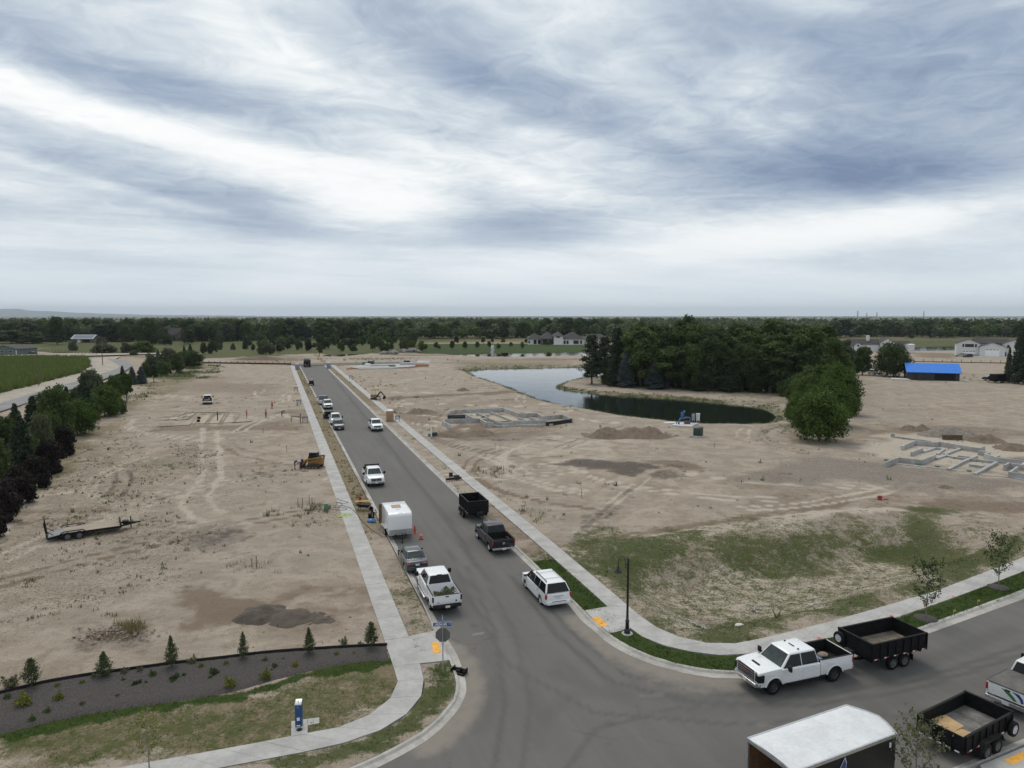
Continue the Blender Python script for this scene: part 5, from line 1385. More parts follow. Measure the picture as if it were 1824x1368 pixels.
BROWN = M_('plywood_brown', (0.145, 0.078, 0.035), 0.75, var=0.22, scale=2.5)
TAPE_W = M_('tape_white', (0.70, 0.70, 0.68), 0.5, var=0.05)
TAPE_R = M_('tape_red', (0.40, 0.02, 0.02), 0.5, var=0.05)
def wheel_meshes(r, w, rim_mat, spokes=6):
	t = MB()
	t.lathe([(r * .60, -w * .46), (r * .88, -w * .5), (r * .97, -w * .40), (r, -w * .25), (r, w * .25), (r * .97, w * .40), (r * .88, w * .5), (r * .60, w * .46), (r * .58, 0), (r * .60, -w * .46)], 22, 'y')
	k = MB()
	k.lathe([(0, w * .30), (r * .17, w * .32), (r * .18, w * .20), (r * .30, w * .14), (r * .50, w * .12), (r * .585, w * .36), (r * .61, w * .47)], 20, 'y')
	k.lathe([(0, -w * .30), (r * .3, -w * .14), (r * .5, -w * .12), (r * .61, -w * .47)], 14, 'y')
	for i in range(spokes):
		a = 2 * math.pi * i / spokes
		p, q = Vector((math.cos(a) * r * .16, w * .27, math.sin(a) * r * .16)), Vector((math.cos(a) * r * .56, w * .38, math.sin(a) * r * .56))
		k.beam(p, q, r * .13, w * .12)
	return t.mesh('wheel', RUBBER, smooth=40), k.mesh('rim', rim_mat, smooth=40)
WHEELS = {}
def add_wheel(root, x, y, r=.40, w=.27, rim='alloy', side=1, turn=0.0, z=None):
	key = (r, w, rim)
	if key not in WHEELS:
		WHEELS[key] = wheel_meshes(r, w, {'alloy': ALLOY, 'dark': RIMD, 'white': STEELW, 'grey': STEELR, 'chrome': CHROME}[rim], 8 if rim == 'dark' else 6)
	o = link('wheel', WHEELS[key][0], root, (x, y, r if z is None else z), (0 if side > 0 else math.pi) + turn)
	link('rim', WHEELS[key][1], o)
	return o
def arc(cx, cz, r, z0, n=9):
	a0 = math.asin(max(-1, min(1, (z0 - cz) / r)))
	return [(cx + r * math.cos(a0 + (math.pi - 2 * a0) * i / n), cz + r * math.sin(a0 + (math.pi - 2 * a0) * i / n)) for i in range(n + 1)]
def text_part(txt, name, size, m, parent, loc, rot, depth=0.004, squeeze=1.0, bold=0.0):
	cu = bpy.data.curves.new(name, 'FONT')
	cu.body = txt
	cu.size = size
	cu.extrude = depth
	cu.offset = bold
	cu.align_x, cu.align_y = 'CENTER', 'CENTER'
	tmp = bpy.data.objects.new('tmp_text', cu)
	COL.objects.link(tmp)
	dg = bpy.context.evaluated_depsgraph_get()
	me = bpy.data.meshes.new_from_object(tmp.evaluated_get(dg))
	bpy.data.objects.remove(tmp)
	me.materials.clear()
	me.materials.append(m)
	o = link(name, me, parent, loc)
	o.rotation_euler = rot
	o.scale = (squeeze, 1, 1)
	return o
def panel_on(pts, off, th=0.012):
	"""A thin pane on four or more points, set off along its normal."""
	pts = [Vector(p) for p in pts]
	n = (pts[1] - pts[0]).cross(pts[2] - pts[0]).normalized()
	b = MB()
	b.hexa([p + n * (off - th) for p in pts], [p + n * off for p in pts])
	return b
def car(label, cat, pos, rz, paint, d, name='parked_car', group=None, glass=None):
	"""A car, van or pickup from its side outline; x forward, y left, z up, origin between the axles."""
	g = dict(wb=4.0, fo=.98, ro=1.22, hw=1.0, rk=.47, belt=1.22, roof=1.90, nose=1.12, hood=1.27, cb=-1.02, wsb=1.05, wst=.25, rt=-.86, gw=.93, tw=.72, r=.41, ar=.50, bed=True, rim='alloy', mirrors='tow', front='plain', boards=True, detail=2)
	g.update(d)
	if g['bed']:
		w2_ = g['wb'] / 2
		for k_, v_ in (('wsb', w2_ - .50), ('wst', w2_ - 1.20), ('pillars', [.16])):
			if k_ not in d:
				g[k_] = v_
		g['rt'] = g['cb'] + .16
	G_ = type('g', (), g)
	root = thing(name, label, cat, pos, rz, group)
	wb2 = G_.wb / 2
	xF, xR = wb2 + G_.fo, -wb2 - G_.ro
	zb, hw = G_.rk, G_.hw
	back = G_.cb if G_.bed else xR
	# lower body with the wheel arches cut in its outline
	out = [(xF - .04, zb + .12), (xF - .16, zb)]
	out += arc(wb2, G_.r, G_.ar, zb)
	if not G_.bed:
		out += arc(-wb2, G_.r, G_.ar, zb)
		out += [(xR + .18, zb), (xR + .03, zb + .16), (xR, zb + .42), (xR + .06, G_.belt - .03), (xR + .14, G_.belt + G_.__dict__.get('deck', 0))]
		if G_.__dict__.get('trunk_x'):
			out += [(G_.trunk_x, G_.belt + G_.__dict__.get('deck', 0) + .03)]
	else:
		out += [(back, zb), (back, G_.belt)]
	out += [(G_.wsb - .02, G_.belt + .03), (G_.wsb + .02, G_.hood), ((G_.wsb + xF) / 2, G_.hood - .015), (xF - .30, G_.hood - .06), (xF - .08, G_.nose), (xF, G_.nose - .14), (xF + .015, (G_.nose + zb) / 2)]
	b = MB()
	b.prism(out, -hw, hw, 'y')
	x1 = wb2 + .25
	def plan(x, y):
		k = 1.0
		if x > x1:
			k -= (.13 if G_.front != 'gmc' else .06) * ((x - x1) / (xF - x1)) ** 2
		if not G_.bed and x < -wb2 - .2:
			k -= .10 * ((-wb2 - .2 - x) / (-wb2 - .2 - xR)) ** 2
		return y * k
	b.v = [(x, plan(x, y) * (1 - .035 * max(0, (z - .95))), z) for x, y, z in b.v]
	body = b.build('body', paint, root, bev=.06, smooth=45, seg=3)
	# cabin
	zt = G_.roof
	lo = [(back + .005, -G_.gw, G_.belt), (G_.wsb, -G_.gw, G_.belt), (G_.wsb, G_.gw, G_.belt), (back + .005, G_.gw, G_.belt)]
	if not G_.bed:
		rb = G_.__dict__.get('rb', xR + .12)
		lo[0], lo[3] = (rb, -G_.gw, G_.belt), (rb, G_.gw, G_.belt)
	else:
		rb = back
	hi = [(G_.rt, -G_.tw, zt), (G_.wst, -G_.tw, zt), (G_.wst, G_.tw, zt), (G_.rt, G_.tw, zt)]
	c = MB()
	c.hexa(lo, hi)
	xm = (G_.wst + G_.rt) / 2
	c.build('cab' if G_.bed else 'cabin', paint, root, bev=.07 if G_.bed else .13, smooth=50, seg=3)
	rf = MB()
	rf.hexa([(G_.rt + .10, -G_.tw + .10, zt - .01), (G_.wst - .10, -G_.tw + .10, zt - .01), (G_.wst - .10, G_.tw - .10, zt - .01), (G_.rt + .10, G_.tw - .10, zt - .01)],
			[(G_.rt + .22, -G_.tw + .24, zt + .03), (G_.wst - .20, -G_.tw + .24, zt + .03), (G_.wst - .20, G_.tw - .24, zt + .03), (G_.rt + .22, G_.tw - .24, zt + .03)])
	rf.build('roof', paint, root, smooth=60)
	H_ = zt - G_.belt
	yat = lambda z: G_.gw + (G_.tw - G_.gw) * (z - G_.belt) / H_
	xf = lambda z: G_.wsb + (G_.wst - G_.wsb) * (z - G_.belt) / H_
	xr = lambda z: rb + (G_.rt - rb) * (z - G_.belt) / H_
	z0, z1 = G_.belt + .03, zt - .085
	gl = glass or GLASS
	# windscreen and rear window
	wz0, wz1 = G_.belt + .06, zt - .07
	panel_on([(xf(wz0), -yat(wz0) + .10, wz0), (xf(wz0), yat(wz0) - .10, wz0), (xf(wz1), yat(wz1) - .08, wz1), (xf(wz1), -yat(wz1) + .08, wz1)], .010).build('windscreen', GLASS_G, root, smooth=0)
	rz0 = G_.belt + (.10 if G_.bed else .05)
	panel_on([(xr(rz0), yat(rz0) - .11, rz0), (xr(rz0), -yat(rz0) + .11, rz0), (xr(z1 + .03), -yat(z1 + .03) + .10, z1 + .03), (xr(z1 + .03), yat(z1 + .03) - .10, z1 + .03)], .010).build('rear_window', gl if not G_.__dict__.get('rearglass') else GLASS_G, root, smooth=0)
	# side windows
	cuts = G_.__dict__.get('win', [(.06, None), (None, .02)])
	edges = [xr(z0) + .09] + G_.__dict__.get('pillars', [0.06]) + [None]
	for s in (1, -1):
		for i in range(len(edges) - 1):
			a0 = edges[i] + (.025 if i else 0)
			a1 = edges[i + 1]
			if a1 is None:
				q = [(a0, z0), (xf(z0) - .12, z0), (xf(z1) - .10, z1), (max(a0, G_.rt), z1)]
			elif i == 0:
				q = [(a0, z0), (a1 - .025, z0), (a1 - .025, z1), (max(a0, xr(z1) + .08), z1)]
			else:
				q = [(a0, z0), (a1 - .025, z0), (a1 - .025, z1), (a0, z1)]
			pts = [(x, s * yat(z), z) for x, z in q]
			if s > 0:
				pts.reverse()
			panel_on(pts, .008).build('side_window', GLASS, root, smooth=0)
		# doors
		seams = G_.__dict__.get('doors', [(back + .06, .14), (.17, wb2 - G_.ar - .08)])
		for (d0, d1) in seams:
			dm = MB()
			top = G_.belt - .03
			dm.hexa([(d0, s * (hw - .012), zb + .07), (d1, s * (hw - .012), zb + .07), (d1, s * (hw * (1 - .035 * max(0, top - .95)) - .012), top), (d0, s * (hw * (1 - .035 * max(0, top - .95)) - .012), top)],
					[(d0, s * (hw + .009), zb + .07), (d1, s * (hw + .009), zb + .07), (d1, s * (hw * (1 - .035 * max(0, top - .95)) + .008), top), (d0, s * (hw * (1 - .035 * max(0, top - .95)) + .008), top)])
			dr = dm.build('door', paint, root, bev=.008, smooth=30, seg=1)
			hb = MB()
			hb.cbox((d0 + .16, s * (hw + .006), top - .13), (.17, .035, .035))
			hb.build('handle', paint if paint not in (PAINT_K,) else TRIM, dr, bev=.01, seg=1)
		# mirrors
		mm = MB()
		mx_ = xf(G_.belt) - .32
		if G_.mirrors == 'tow':
			mm.cbox((mx_, s * (hw + .20), G_.belt + .14), (.11, .24, .32))
			mm.cbox((mx_, s * (hw + .04), G_.belt + .10), (.07, .20, .07))
		else:
			mm.cbox((mx_, s * (hw + .07), G_.belt + .07), (.12, .19, .14))
		mm.build('mirror', TRIM if G_.mirrors == 'tow' else paint if G_.__dict__.get('mirpaint') else TRIM, root, bev=.03)
		# arch liners
		for ax in (wb2, -wb2):
			add_wheel(root, ax, s * (hw - .16), G_.r, .27 if G_.bed else .22, G_.rim, s)
			if G_.bed or ax > 0:
				pr = arc(ax, G_.r, G_.ar + .055, zb + .02, 10)
				pi_ = arc(ax, G_.r, G_.ar - .002, zb + .02, 10)
				fb = MB()
				for i in range(10):
					fb.hexa([(pr[i][0], s * (hw - .03), pr[i][1]), (pr[i + 1][0], s * (hw - .03), pr[i + 1][1]), (pi_[i + 1][0], s * (hw - .03), pi_[i + 1][1]), (pi_[i][0], s * (hw - .03), pi_[i][1])],
							[(pr[i][0], s * (hw + .022), pr[i][1]), (pr[i + 1][0], s * (hw + .022), pr[i + 1][1]), (pi_[i + 1][0], s * (hw + .026), pi_[i + 1][1]), (pi_[i][0], s * (hw + .026), pi_[i][1])])
				if G_.bed:
					fb.build('wheel_arch', paint, root, smooth=30)
	# dark boxes added to block light under the body, and the axles
	u = MB()
	u.box(xR + .25, xF - .25, -hw + .36, hw - .36, .30, zb + .10)
	u.box(-wb2 + G_.ar + .02, wb2 - G_.ar - .02, -hw + .06, hw - .06, zb - .08, zb + .02)
	u.cyl((wb2, -hw + .1, G_.r), (wb2, hw - .1, G_.r), .06)
	u.cyl((-wb2, -hw + .1, G_.r), (-wb2, hw - .1, G_.r), .08)
	u.build('chassis', TRIM, root, smooth=0)
	if G_.boards:
		for s in (1, -1):
			sb = MB()
			if G_.boards == 'hoop':
				for cx in (-.55, .50):
					sb.tube([(cx - .28, s * (hw - .05), zb), (cx - .22, s * (hw + .07), zb - .17), (cx + .22, s * (hw + .07), zb - .17), (cx + .28, s * (hw - .05), zb)], .03, 6)
				sb.box(back + .1, wb2 - G_.ar - .05, s * hw - .03, s * hw + .03, zb - .06, zb)
			else:
				sb.cbox(((back + wb2 - G_.ar) / 2, s * (hw + .05), zb - .06), (wb2 - G_.ar - back - .15, .16, .06))
			sb.build('running_board', TRIM if G_.boards == 'hoop' else ALU, root, bev=.01)
	# the front
	fx = xF + .018
	fw_ = hw * (.87 if G_.front != 'gmc' else .93)
	bp = MB()
	bp.hexa([(xF - .15, -fw_ - .05, zb), (xF + .10, -fw_ + .12, zb), (xF + .10, fw_ - .12, zb), (xF - .15, fw_ + .05, zb)], [(xF - .15, -fw_ - .06, zb + .22), (xF + .12, -fw_ + .10, zb + .22), (xF + .12, fw_ - .10, zb + .22), (xF - .15, fw_ + .06, zb + .22)])
	bp.build('front_bumper', CHROME if G_.bed and paint is not PAINT_N else paint, root, bev=.03)
	gz0, gz1 = zb + .27, G_.nose - (.06 if G_.front != 'gmc' else .015)
	gm = MB()
	gm.hexa([(xF - .02, -fw_ + .26, gz0), (xF + .035, -fw_ + .30, gz0), (xF + .035, fw_ - .30, gz0), (xF - .02, fw_ - .26, gz0)], [(xF - .05, -fw_ + .24, gz1), (xF + .02, -fw_ + .28, gz1), (xF + .02, fw_ - .28, gz1), (xF - .05, fw_ - .24, gz1)])
	gr_ = gm.build('grille', TRIM, root, bev=.015)
	nb = {'gmc': 4, 'ram': 2, 'ford': 3}.get(G_.front, 2)
	for i in range(nb):
		z = gz0 + (gz1 - gz0) * (i + .6) / (nb + .2)
		q = MB()
		q.cbox((xF + .035, 0, z), (.03, (fw_ - .32) * 2, .022))
		q.build('bar', CHROME if G_.front != 'gmc' else ALLOY, gr_, bev=.006, seg=1)
	if G_.front == 'ram':
		q = MB()
		q.cbox((xF + .037, 0, (gz0 + gz1) / 2), (.03, .09, gz1 - gz0 - .03))
		q.build('bar', CHROME, gr_, bev=.008, seg=1)
	if G_.front == 'gmc':
		text_part('GMC', 'lettering', .24, M_('emblem_red', (.42, .16, .15), .3, metal=.4), gr_, (xF + .056, 0, (gz0 + gz1) / 2 + .02), (R(90), 0, R(90)), .008, 1.15)
		for s in (1, -1):
			q = MB()
			q.cbox((xF - .005, s * (fw_ - .24), (gz0 + gz1) / 2), (.10, .10, gz1 - gz0 + .06))
			q.build('grille_frame', CHROME, root, bev=.02)
		hs = MB()
		hs.hexa([(wb2 + .40, -.30, G_.hood - .03), (wb2 + .46, -.30, G_.hood - .03), (wb2 + .46, .30, G_.hood - .03), (wb2 + .40, .30, G_.hood - .03)], [(wb2 + .36, -.30, G_.hood + .035), (wb2 + .43, -.30, G_.hood + .01), (wb2 + .43, .30, G_.hood + .01), (wb2 + .36, .30, G_.hood + .035)])
		hs.build('hood_scoop', TRIM, root, smooth=0)
	for s in (1, -1):
		hl = MB()
		ho = .0 if G_.front != 'gmc' else .075
		hl.hexa([(xF - .30, s * (fw_ + .05 + ho), gz0 + .10 - ho), (xF + .005 + ho * .6, s * (fw_ - .05 + ho), gz0 + .10 - ho), (xF + .02, s * (fw_ - .27), gz0 + .10), (xF - .3, s * (fw_ - .2), gz0 + .10)],
				[(xF - .34, s * (fw_ + .04 + ho), gz1 + .0 - ho * 1.6), (xF - .06 + ho * 1.2, s * (fw_ - .07 + ho), gz1 - .02 - ho * 1.6), (xF - .02, s * (fw_ - .26), gz1 - .02), (xF - .34, s * (fw_ - .2), gz1 + .0)])
		h_ = hl.build('headlight', AMBER if G_.front != 'gmc' else TRIM, root, bev=.02)
		if G_.front == 'gmc':
			q = MB()
			q.cbox((xF - .03, s * (fw_ - .12), gz0 + .22), (.06, .10, .10))
			q.build('lens', AMBER, h_, bev=.02)
	hb_ = MB()
	hb_.hexa([(G_.wsb + .10, -.62, G_.hood - .03), (xF - .32, -.52, G_.hood - .09), (xF - .32, .52, G_.hood - .09), (G_.wsb + .10, .62, G_.hood - .03)], [(G_.wsb + .14, -.54, G_.hood + .022), (xF - .40, -.42, G_.hood - .042), (xF - .40, .42, G_.hood - .042), (G_.wsb + .14, .54, G_.hood + .022)])
	hb_.build('hood', paint, root, bev=.01, smooth=50)
	pl = MB()
	pl.cbox((xF + .125, 0, zb + .11), (.012, .31, .15))
	pl.build('number_plate', PLATE, root, smooth=0)
	# the back
	bz = G_.__dict__.get('bz', 1.31)
	if G_.bed:
		x0b, x1b = xR, back - .025
		fl = .80
		for s in (1, -1):
			sp = [(x1b, zb + .04)] + [(x1b, bz)] + [(x0b + .02, bz), (x0b, zb + .25), (x0b + .06, zb + .10)]
			o_ = arc(-wb2, G_.r, G_.ar, zb + .06)
			o_.reverse()
			sp = [(x1b, zb + .06), (x1b, bz), (x0b + .02, bz), (x0b + .015, zb + .22), (x0b + .05, zb + .06)] + o_
			q = MB()
			q.prism(sp, s * (hw - .085), s * hw, 'y')
			q.v = [(x, y * (1 - .035 * max(0, z - .95)), z) for x, y, z in q.v]
			q.build('bed_side', paint, root, bev=.022, smooth=40)
			q = MB()
			q.cbox(((x0b + x1b) / 2, s * (hw - .055), bz + .008), (x1b - x0b - .03, .10, .022))
			q.build('bed_rail', TRIM if G_.__dict__.get('liner', True) else STEELK2, root, bev=.006, seg=1)
		liner = TRIM if G_.__dict__.get('liner', True) else paint
		q = MB()
		q.box(x0b + .08, x1b - .005, -hw + .09, hw - .09, fl - .06, fl)
		q.box(x1b - .05, x1b, -hw + .09, hw - .09, fl, bz - .01)
		if not G_.__dict__.get('tail_open'):
			q.box(x0b + .058, x0b + .078, -hw + .12, hw - .12, fl, bz - .02)
		for s in (1, -1):
			q.box(x0b + .08, x1b - .05, s * (hw - .115) - .012, s * (hw - .115) + .012, fl, bz - .005)
			q.box(-wb2 - .45, -wb2 + .45, s * (hw - .22) - .10, s * (hw - .22) + .10, fl, fl + .22)
		for i in range(9):
			yy = (i - 4) * .17
			q.box(x0b + .1, x1b - .06, yy - .03, yy + .03, fl, fl + .012)
		q.build('bed_liner', liner, root, smooth=0)
		q = MB()
		if G_.__dict__.get('tail_open'):
			q.box(x0b - .56, x0b + .0, -hw + .10, hw - .10, fl - .10, fl - .03)
		else:
			q.box(x0b - .01, x0b + .055, -hw + .10, hw - .10, zb + .25, bz - .005)
		tg = q.build('tailgate', paint, root, bev=.015)
		if not G_.__dict__.get('tail_open'):
			q = MB()
			q.cbox((x0b - .016, 0, bz - .13), (.02, .24, .075))
			q.build('handle', TRIM, tg, bev=.01)
			q = MB()
			q.cbox((x0b - .016, 0, bz + .004), (.05, 2 * hw - .26, .02))
			q.build('gate_cap', TRIM, tg)
			if G_.front == 'ram' and G_.detail > 1:
				q = MB()
				q.hexa([(x0b - .022, -.07, bz - .42), (x0b - .022, .07, bz - .42), (x0b - .022, .10, bz - .24), (x0b - .022, -.10, bz - .24)][::-1], [(x0b - .012, -.07, bz - .42), (x0b - .012, .07, bz - .42), (x0b - .012, .10, bz - .24), (x0b - .012, -.10, bz - .24)][::-1])
				q.build('emblem', CHROME, tg)
			if G_.front == 'ford' and G_.detail > 1:
				q = MB()
				q.cyl((x0b - .010, -.62, bz - .46), (x0b - .02, -.62, bz - .46), .06, n=12)
				q.build('emblem', PAINT_N, tg)
				text_part('XLT', 'lettering', .11, STEELK2, tg, (x0b - .016, .60, bz - .50), (R(90), 0, R(-90)), .003)
		q = MB()
		q.hexa([(x0b - .16, -hw + .06, zb + .02), (x0b + .05, -hw + .01, zb + .02), (x0b + .05, hw - .01, zb + .02), (x0b - .16, hw - .06, zb + .02)], [(x0b - .17, -hw + .05, zb + .20), (x0b + .05, -hw + .0, zb + .20), (x0b + .05, hw - .0, zb + .20), (x0b - .17, hw - .05, zb + .20)])
		q.build('rear_bumper', STEELK2 if G_.front == 'ford' else CHROME, root, bev=.03)
		for s in (1, -1):
			q = MB()
			q.cbox((x0b + .03, s * (hw - .045), bz - .27), (.10, .11, .36))
			q.build('tail_light', RED if G_.front != 'ford' else M_('smoked_lamp', (.03, .008, .009), .15), root, bev=.02)
		q = MB()
		q.cbox((x0b - .172, 0, zb + .10), (.012, .31, .15))
		q.build('number_plate', PLATE, root, smooth=0)
		q = MB()
		q.cyl((x0b - .10, 0, zb - .05), (x0b - .32, 0, zb - .05), .035)
		q.ball((x0b - .30, 0, zb + .04), .04, 6)
		q.build('tow_hitch', TRIM, root)
		if G_.detail > 1:
			q = MB()
			q.cbox((G_.rt - .0, 0, zt - .03), (.05, .34, .05))
			q.build('brake_light', RED if paint is not PAINT_W else TRIM, root, bev=.01)
	return root, G_, (xF, xR)
def stand(px, py, heading, dx=0.0, dy=0.0, z=0.0):
	"""Pose of a vehicle whose surveyed wheel contact lies at local (dx, dy)."""
	p = at(px, py, z)
	c, s = math.cos(heading), math.sin(heading)
	return Vector((p.x - (dx * c - dy * s), p.y - (dx * s + dy * c), z))
UP, DOWN = STREET, STREET + math.pi
XH = math.atan2(at(1474.6, 1214.5).y - at(1375, 1236).y, at(1474.6, 1214.5).x - at(1375, 1236).x)   # the cross street at the big pickup
# 1 white crew cab pickup at the corner
p1 = stand(1375, 1236, XH + math.pi, 2.02, .86)
root, G1, ext = car('clean white crew cab pickup with chrome grille hooked to a black dump trailer', 'pickup truck', p1, XH + math.pi, PAINT_W, dict(wb=4.04, fo=1.0, ro=1.25, hw=1.03, roof=1.98, belt=1.28, hood=1.40, nose=1.33, bz=1.40, r=.43, ar=.53, front='gmc', rim='dark', boards='hoop', rk=.52), name='pickup_truck')
bk = MB()
bk.ball((-2.35, -.25, .93), .26, 7, (1.3, 1, .55))
tag(bk.build('feed_sack', M_('burlap', (.23, .19, .14), .9, var=.2, scale=6), None, loc=p1, rz=XH + math.pi), 'tan filled sack lying in the bed of the white pickup at the corner', 'sack')
bk = MB()
bk.cbox((-1.75, .05, .92), (.30, .42, .20))
tag(bk.build('tool_case', M_('case_blue', (.10, .14, .22), .5), None, bev=.03, loc=p1, rz=XH + math.pi), 'small blue grey case in the bed of the white pickup at the corner', 'tool case')
q = MB()
q.cbox((0.10, 0, 2.035), (.06, .42, .03))
q.cbox((0.10, .52, 2.03), (.10, .07, .05)); q.cbox((0.10, -.52, 2.03), (.10, .07, .05))
q.build('roof_lamps', TRIM, root, bev=.01)
def dump_trailer(label, pos, rz, L, W, hs, floor_z, floor_mat, spare=None, name='dump_trailer', tarp=False, rimk='grey', gate=True, deckover=False, tape=True, r=.38):
	"""An open dump box on two axles; x forward (towards the hitch)."""
	root = thing(name, label, 'trailer', pos, rz)
	h2, w2 = L / 2, W / 2
	zt = floor_z + hs
	q = MB()
	q.box(-h2, h2, -w2, w2, floor_z - .10, floor_z)
	q.build('bed_floor', floor_mat, root, smooth=0)
	for s in (1, -1):
		q = MB()
		q.box(-h2, h2, s * w2 - .025, s * w2 + .025, floor_z - .12, zt)
		q.box(-h2 - .02, h2 + .02, s * w2 - .055, s * w2 + .055, zt - .02, zt + .06)
		n = int(L / .55)
		for i in range(n + 1):
			x = -h2 + .04 + (L - .08) * i / n
			q.box(x - .035, x + .035, s * (w2 + .05) - .03, s * (w2 + .05) + .03, floor_z - .12, zt)
		q.build('side_wall', STEELK, root, smooth=0)
		if tape:
			for i in range(6):
				x = -h2 + .35 + (L - .6) * i / 5
				q = MB()
				q.cbox((x, s * (w2 + .088), floor_z - .03), (.17, .012, .055))
				q.build('reflector', TAPE_W, root, smooth=0)
				q = MB()
				q.cbox((x - .18, s * (w2 + .088), floor_z - .03), (.15, .010, .055))
				q.build('reflector', TAPE_R, root, smooth=0)
	q = MB()
	q.box(h2 - .03, h2 + .03, -w2, w2, floor_z - .12, zt + .08)
	q.box(h2 - .06, h2 + .06, -w2 - .05, w2 + .05, zt + .02, zt + .10)
	q.build('front_wall', STEELK, root, smooth=0)
	if gate:
		q = MB()
		q.box(-h2 - .07, -h2 - .02, -w2, w2, floor_z - .14, zt + .02)
		for i in range(5):
			y = -w2 + .05 + (W - .1) * i / 4
			q.box(-h2 - .12, -h2 - .05, y - .04, y + .04, floor_z - .14, zt)
		q.build('tailgate', STEELK, root, smooth=0)
		for i in range(5):
			q = MB()
			q.cbox((-h2 - .126, -w2 + .25 + (W - .5) * i / 4, floor_z - .10), (.012, .20, .06))
			q.build('reflector', TAPE_W, root, smooth=0)
	q = MB()
	fz = floor_z - .12
	for s in (1, -1):
		q.box(-h2 + .05, h2 + .2, s * .42 - .05, s * .42 + .05, fz - .22, fz - .02)
		q.beam((h2 + .15, s * .42, fz - .14), (h2 + 1.35, s * .05, fz - .14), .09, .14)
	for x in (-h2 + .3, 0, h2 - .2):
		q.box(x - .05, x + .05, -w2 + .1, w2 - .1, fz - .16, fz - .02)
	q.build('frame', STEELK, root, smooth=0)
	q = MB()
	q.box(h2 + 1.25, h2 + 1.62, -.06, .06, fz - .16, fz - .04)
	q.ball((h2 + 1.62, 0, fz - .12), .07, 6)
	q.build('coupler', STEELK2, root, bev=.01)
	q = MB()
	q.cyl((h2 + 1.05, .12, .05), (h2 + 1.05, .12, fz + .35), .04)
	q.cyl((h2 + 1.05, .12, .0), (h2 + 1.05, .12, .05), .11)
	q.box(h2 + .98, h2 + 1.12, .05, .19, fz + .32, fz + .42)
	q.build('jack', STEELK2, root)
	q = MB()
	q.box(h2 + .28, h2 + .72, -.26, .26, fz - .05, fz + .28)
	q.build('tool_box', STEELK2, root, bev=.02)
	yw = w2 + .17 if not deckover else w2 - .16
	for s in (1, -1):
		for x in (-.45, .45):
			add_wheel(root, x - .12, s * yw, r, .24, rimk, s)
		if not deckover:
			q = MB()
			q.hexa([(-1.05, s * (yw - .14), r + .12), (-.85, s * (yw - .14), r * 2 + .09), (.60, s * (yw - .14), r * 2 + .09), (.82, s * (yw - .14), r + .12)], [(-1.05, s * (yw + .16), r + .12), (-.85, s * (yw + .16), r * 2 + .09), (.60, s * (yw + .16), r * 2 + .09), (.82, s * (yw + .16), r + .12)])
			q.v = [(x, y, z) for x, y, z in q.v]
			b2 = MB()
			pts = [(-1.05, r + .12), (-.85, r * 2 + .09), (.60, r * 2 + .09), (.82, r + .12), (.80, r + .12), (.585, r * 2 + .06), (-.835, r * 2 + .06), (-1.03, r + .12)]
			for i in range(3):
				a, c = pts[i], pts[i + 1]
				b2.beam((a[0], s * yw, a[1]), (c[0], s * yw, c[1]), .30, .03)
			b2.build('mudguard', STEELK2, root, smooth=0)
		q = MB()
		q.cbox((-1.15, s * yw, .50), (.02, .26, .38))
		q.build('mud_flap', TRIM, root, smooth=0)
	if spare == 'front':
		o = add_wheel(root, h2 + .10, w2 - .28, .37, .22, 'white', 1, z=floor_z + .30)
		o.rotation_euler = (0, 0, R(-90))
		o.location = (h2 + .18, -w2 + .22, floor_z + .38)
		o.name = 'spare_wheel'
	if spare == 'side':
		o = add_wheel(root, h2 - .25, -w2 - .20, .36, .22, 'white', -1, z=floor_z + .02)
		o.name = 'spare_wheel'
	return root
# 2 its dump trailer, box above the wheels
t2a, t2b = at(1552.8, 1151, 1.75), at(1651, 1129, 1.75)
ha = math.atan2(t2a.y - t2b.y, t2a.x - t2b.x)
c2 = (t2a + t2b) / 2
w_ = 2.3
off = Vector((math.sin(ha), -math.cos(ha), 0)) * (w_ / 2)
c2 = c2 + off
dump_trailer('long black dump trailer with dirt stained floor behind the white chrome grille pickup', (c2.x, c2.y, 0), ha, (t2a - t2b).length, w_, .80, .98, DIRTBED, 'front', deckover=True, r=.40)
# 3 dump trailer with cardboard, lower right
q0, q1, q2 = at(1636, 1274, 1.35), at(1719.4, 1233.8, 1.35), at(1721, 1314, 1.35)
h3 = math.atan2(q1.y - q0.y, q1.x - q0.x)
L3, W3 = (q1 - q0).length, (q2 - q0).dot(Vector((math.sin(h3), -math.cos(h3), 0)))
c3 = q0 + (q1 - q0) / 2 + Vector((math.sin(h3), -math.cos(h3), 0)) * W3 / 2
dump_trailer('short black dump trailer carrying flattened cardboard, cut by the lower right corner', (c3.x, c3.y, 0), h3, L3, W3, .62, .73, GREYBED, 'side')
CARD = M_('cardboard', (0.44, 0.30, 0.15), 0.85, var=0.10, scale=3)
for (x, y, rz_, pts, say, tilt) in ((-.95, .10, .25, [(-.55, -.75), (.5, -.70), (.55, .55), (.1, .75), (-.5, .6)], 'flattened cardboard sheet nearest the tailgate of the lower right trailer', .05), (-.55, .45, -.1, [(-.5, -.55), (.45, -.5), (.5, .45), (-.4, .5)], 'flattened cardboard sheet lying over another in the lower right trailer', .10)):
	b = MB()
	b.prism([(a * .85, c) for a, c in pts], 0, .012, 'z')
	o = b.build('cardboard', CARD, None, smooth=0)
	cc, ss_ = math.cos(h3), math.sin(h3)
	o.location = (c3.x + x * cc - y * ss_, c3.y + x * ss_ + y * cc, .76 + tilt)
	o.rotation_euler = (.04, -tilt * .6, h3 + rz_)
	tag(o, say, 'cardboard', 'cardboard in the lower right trailer')
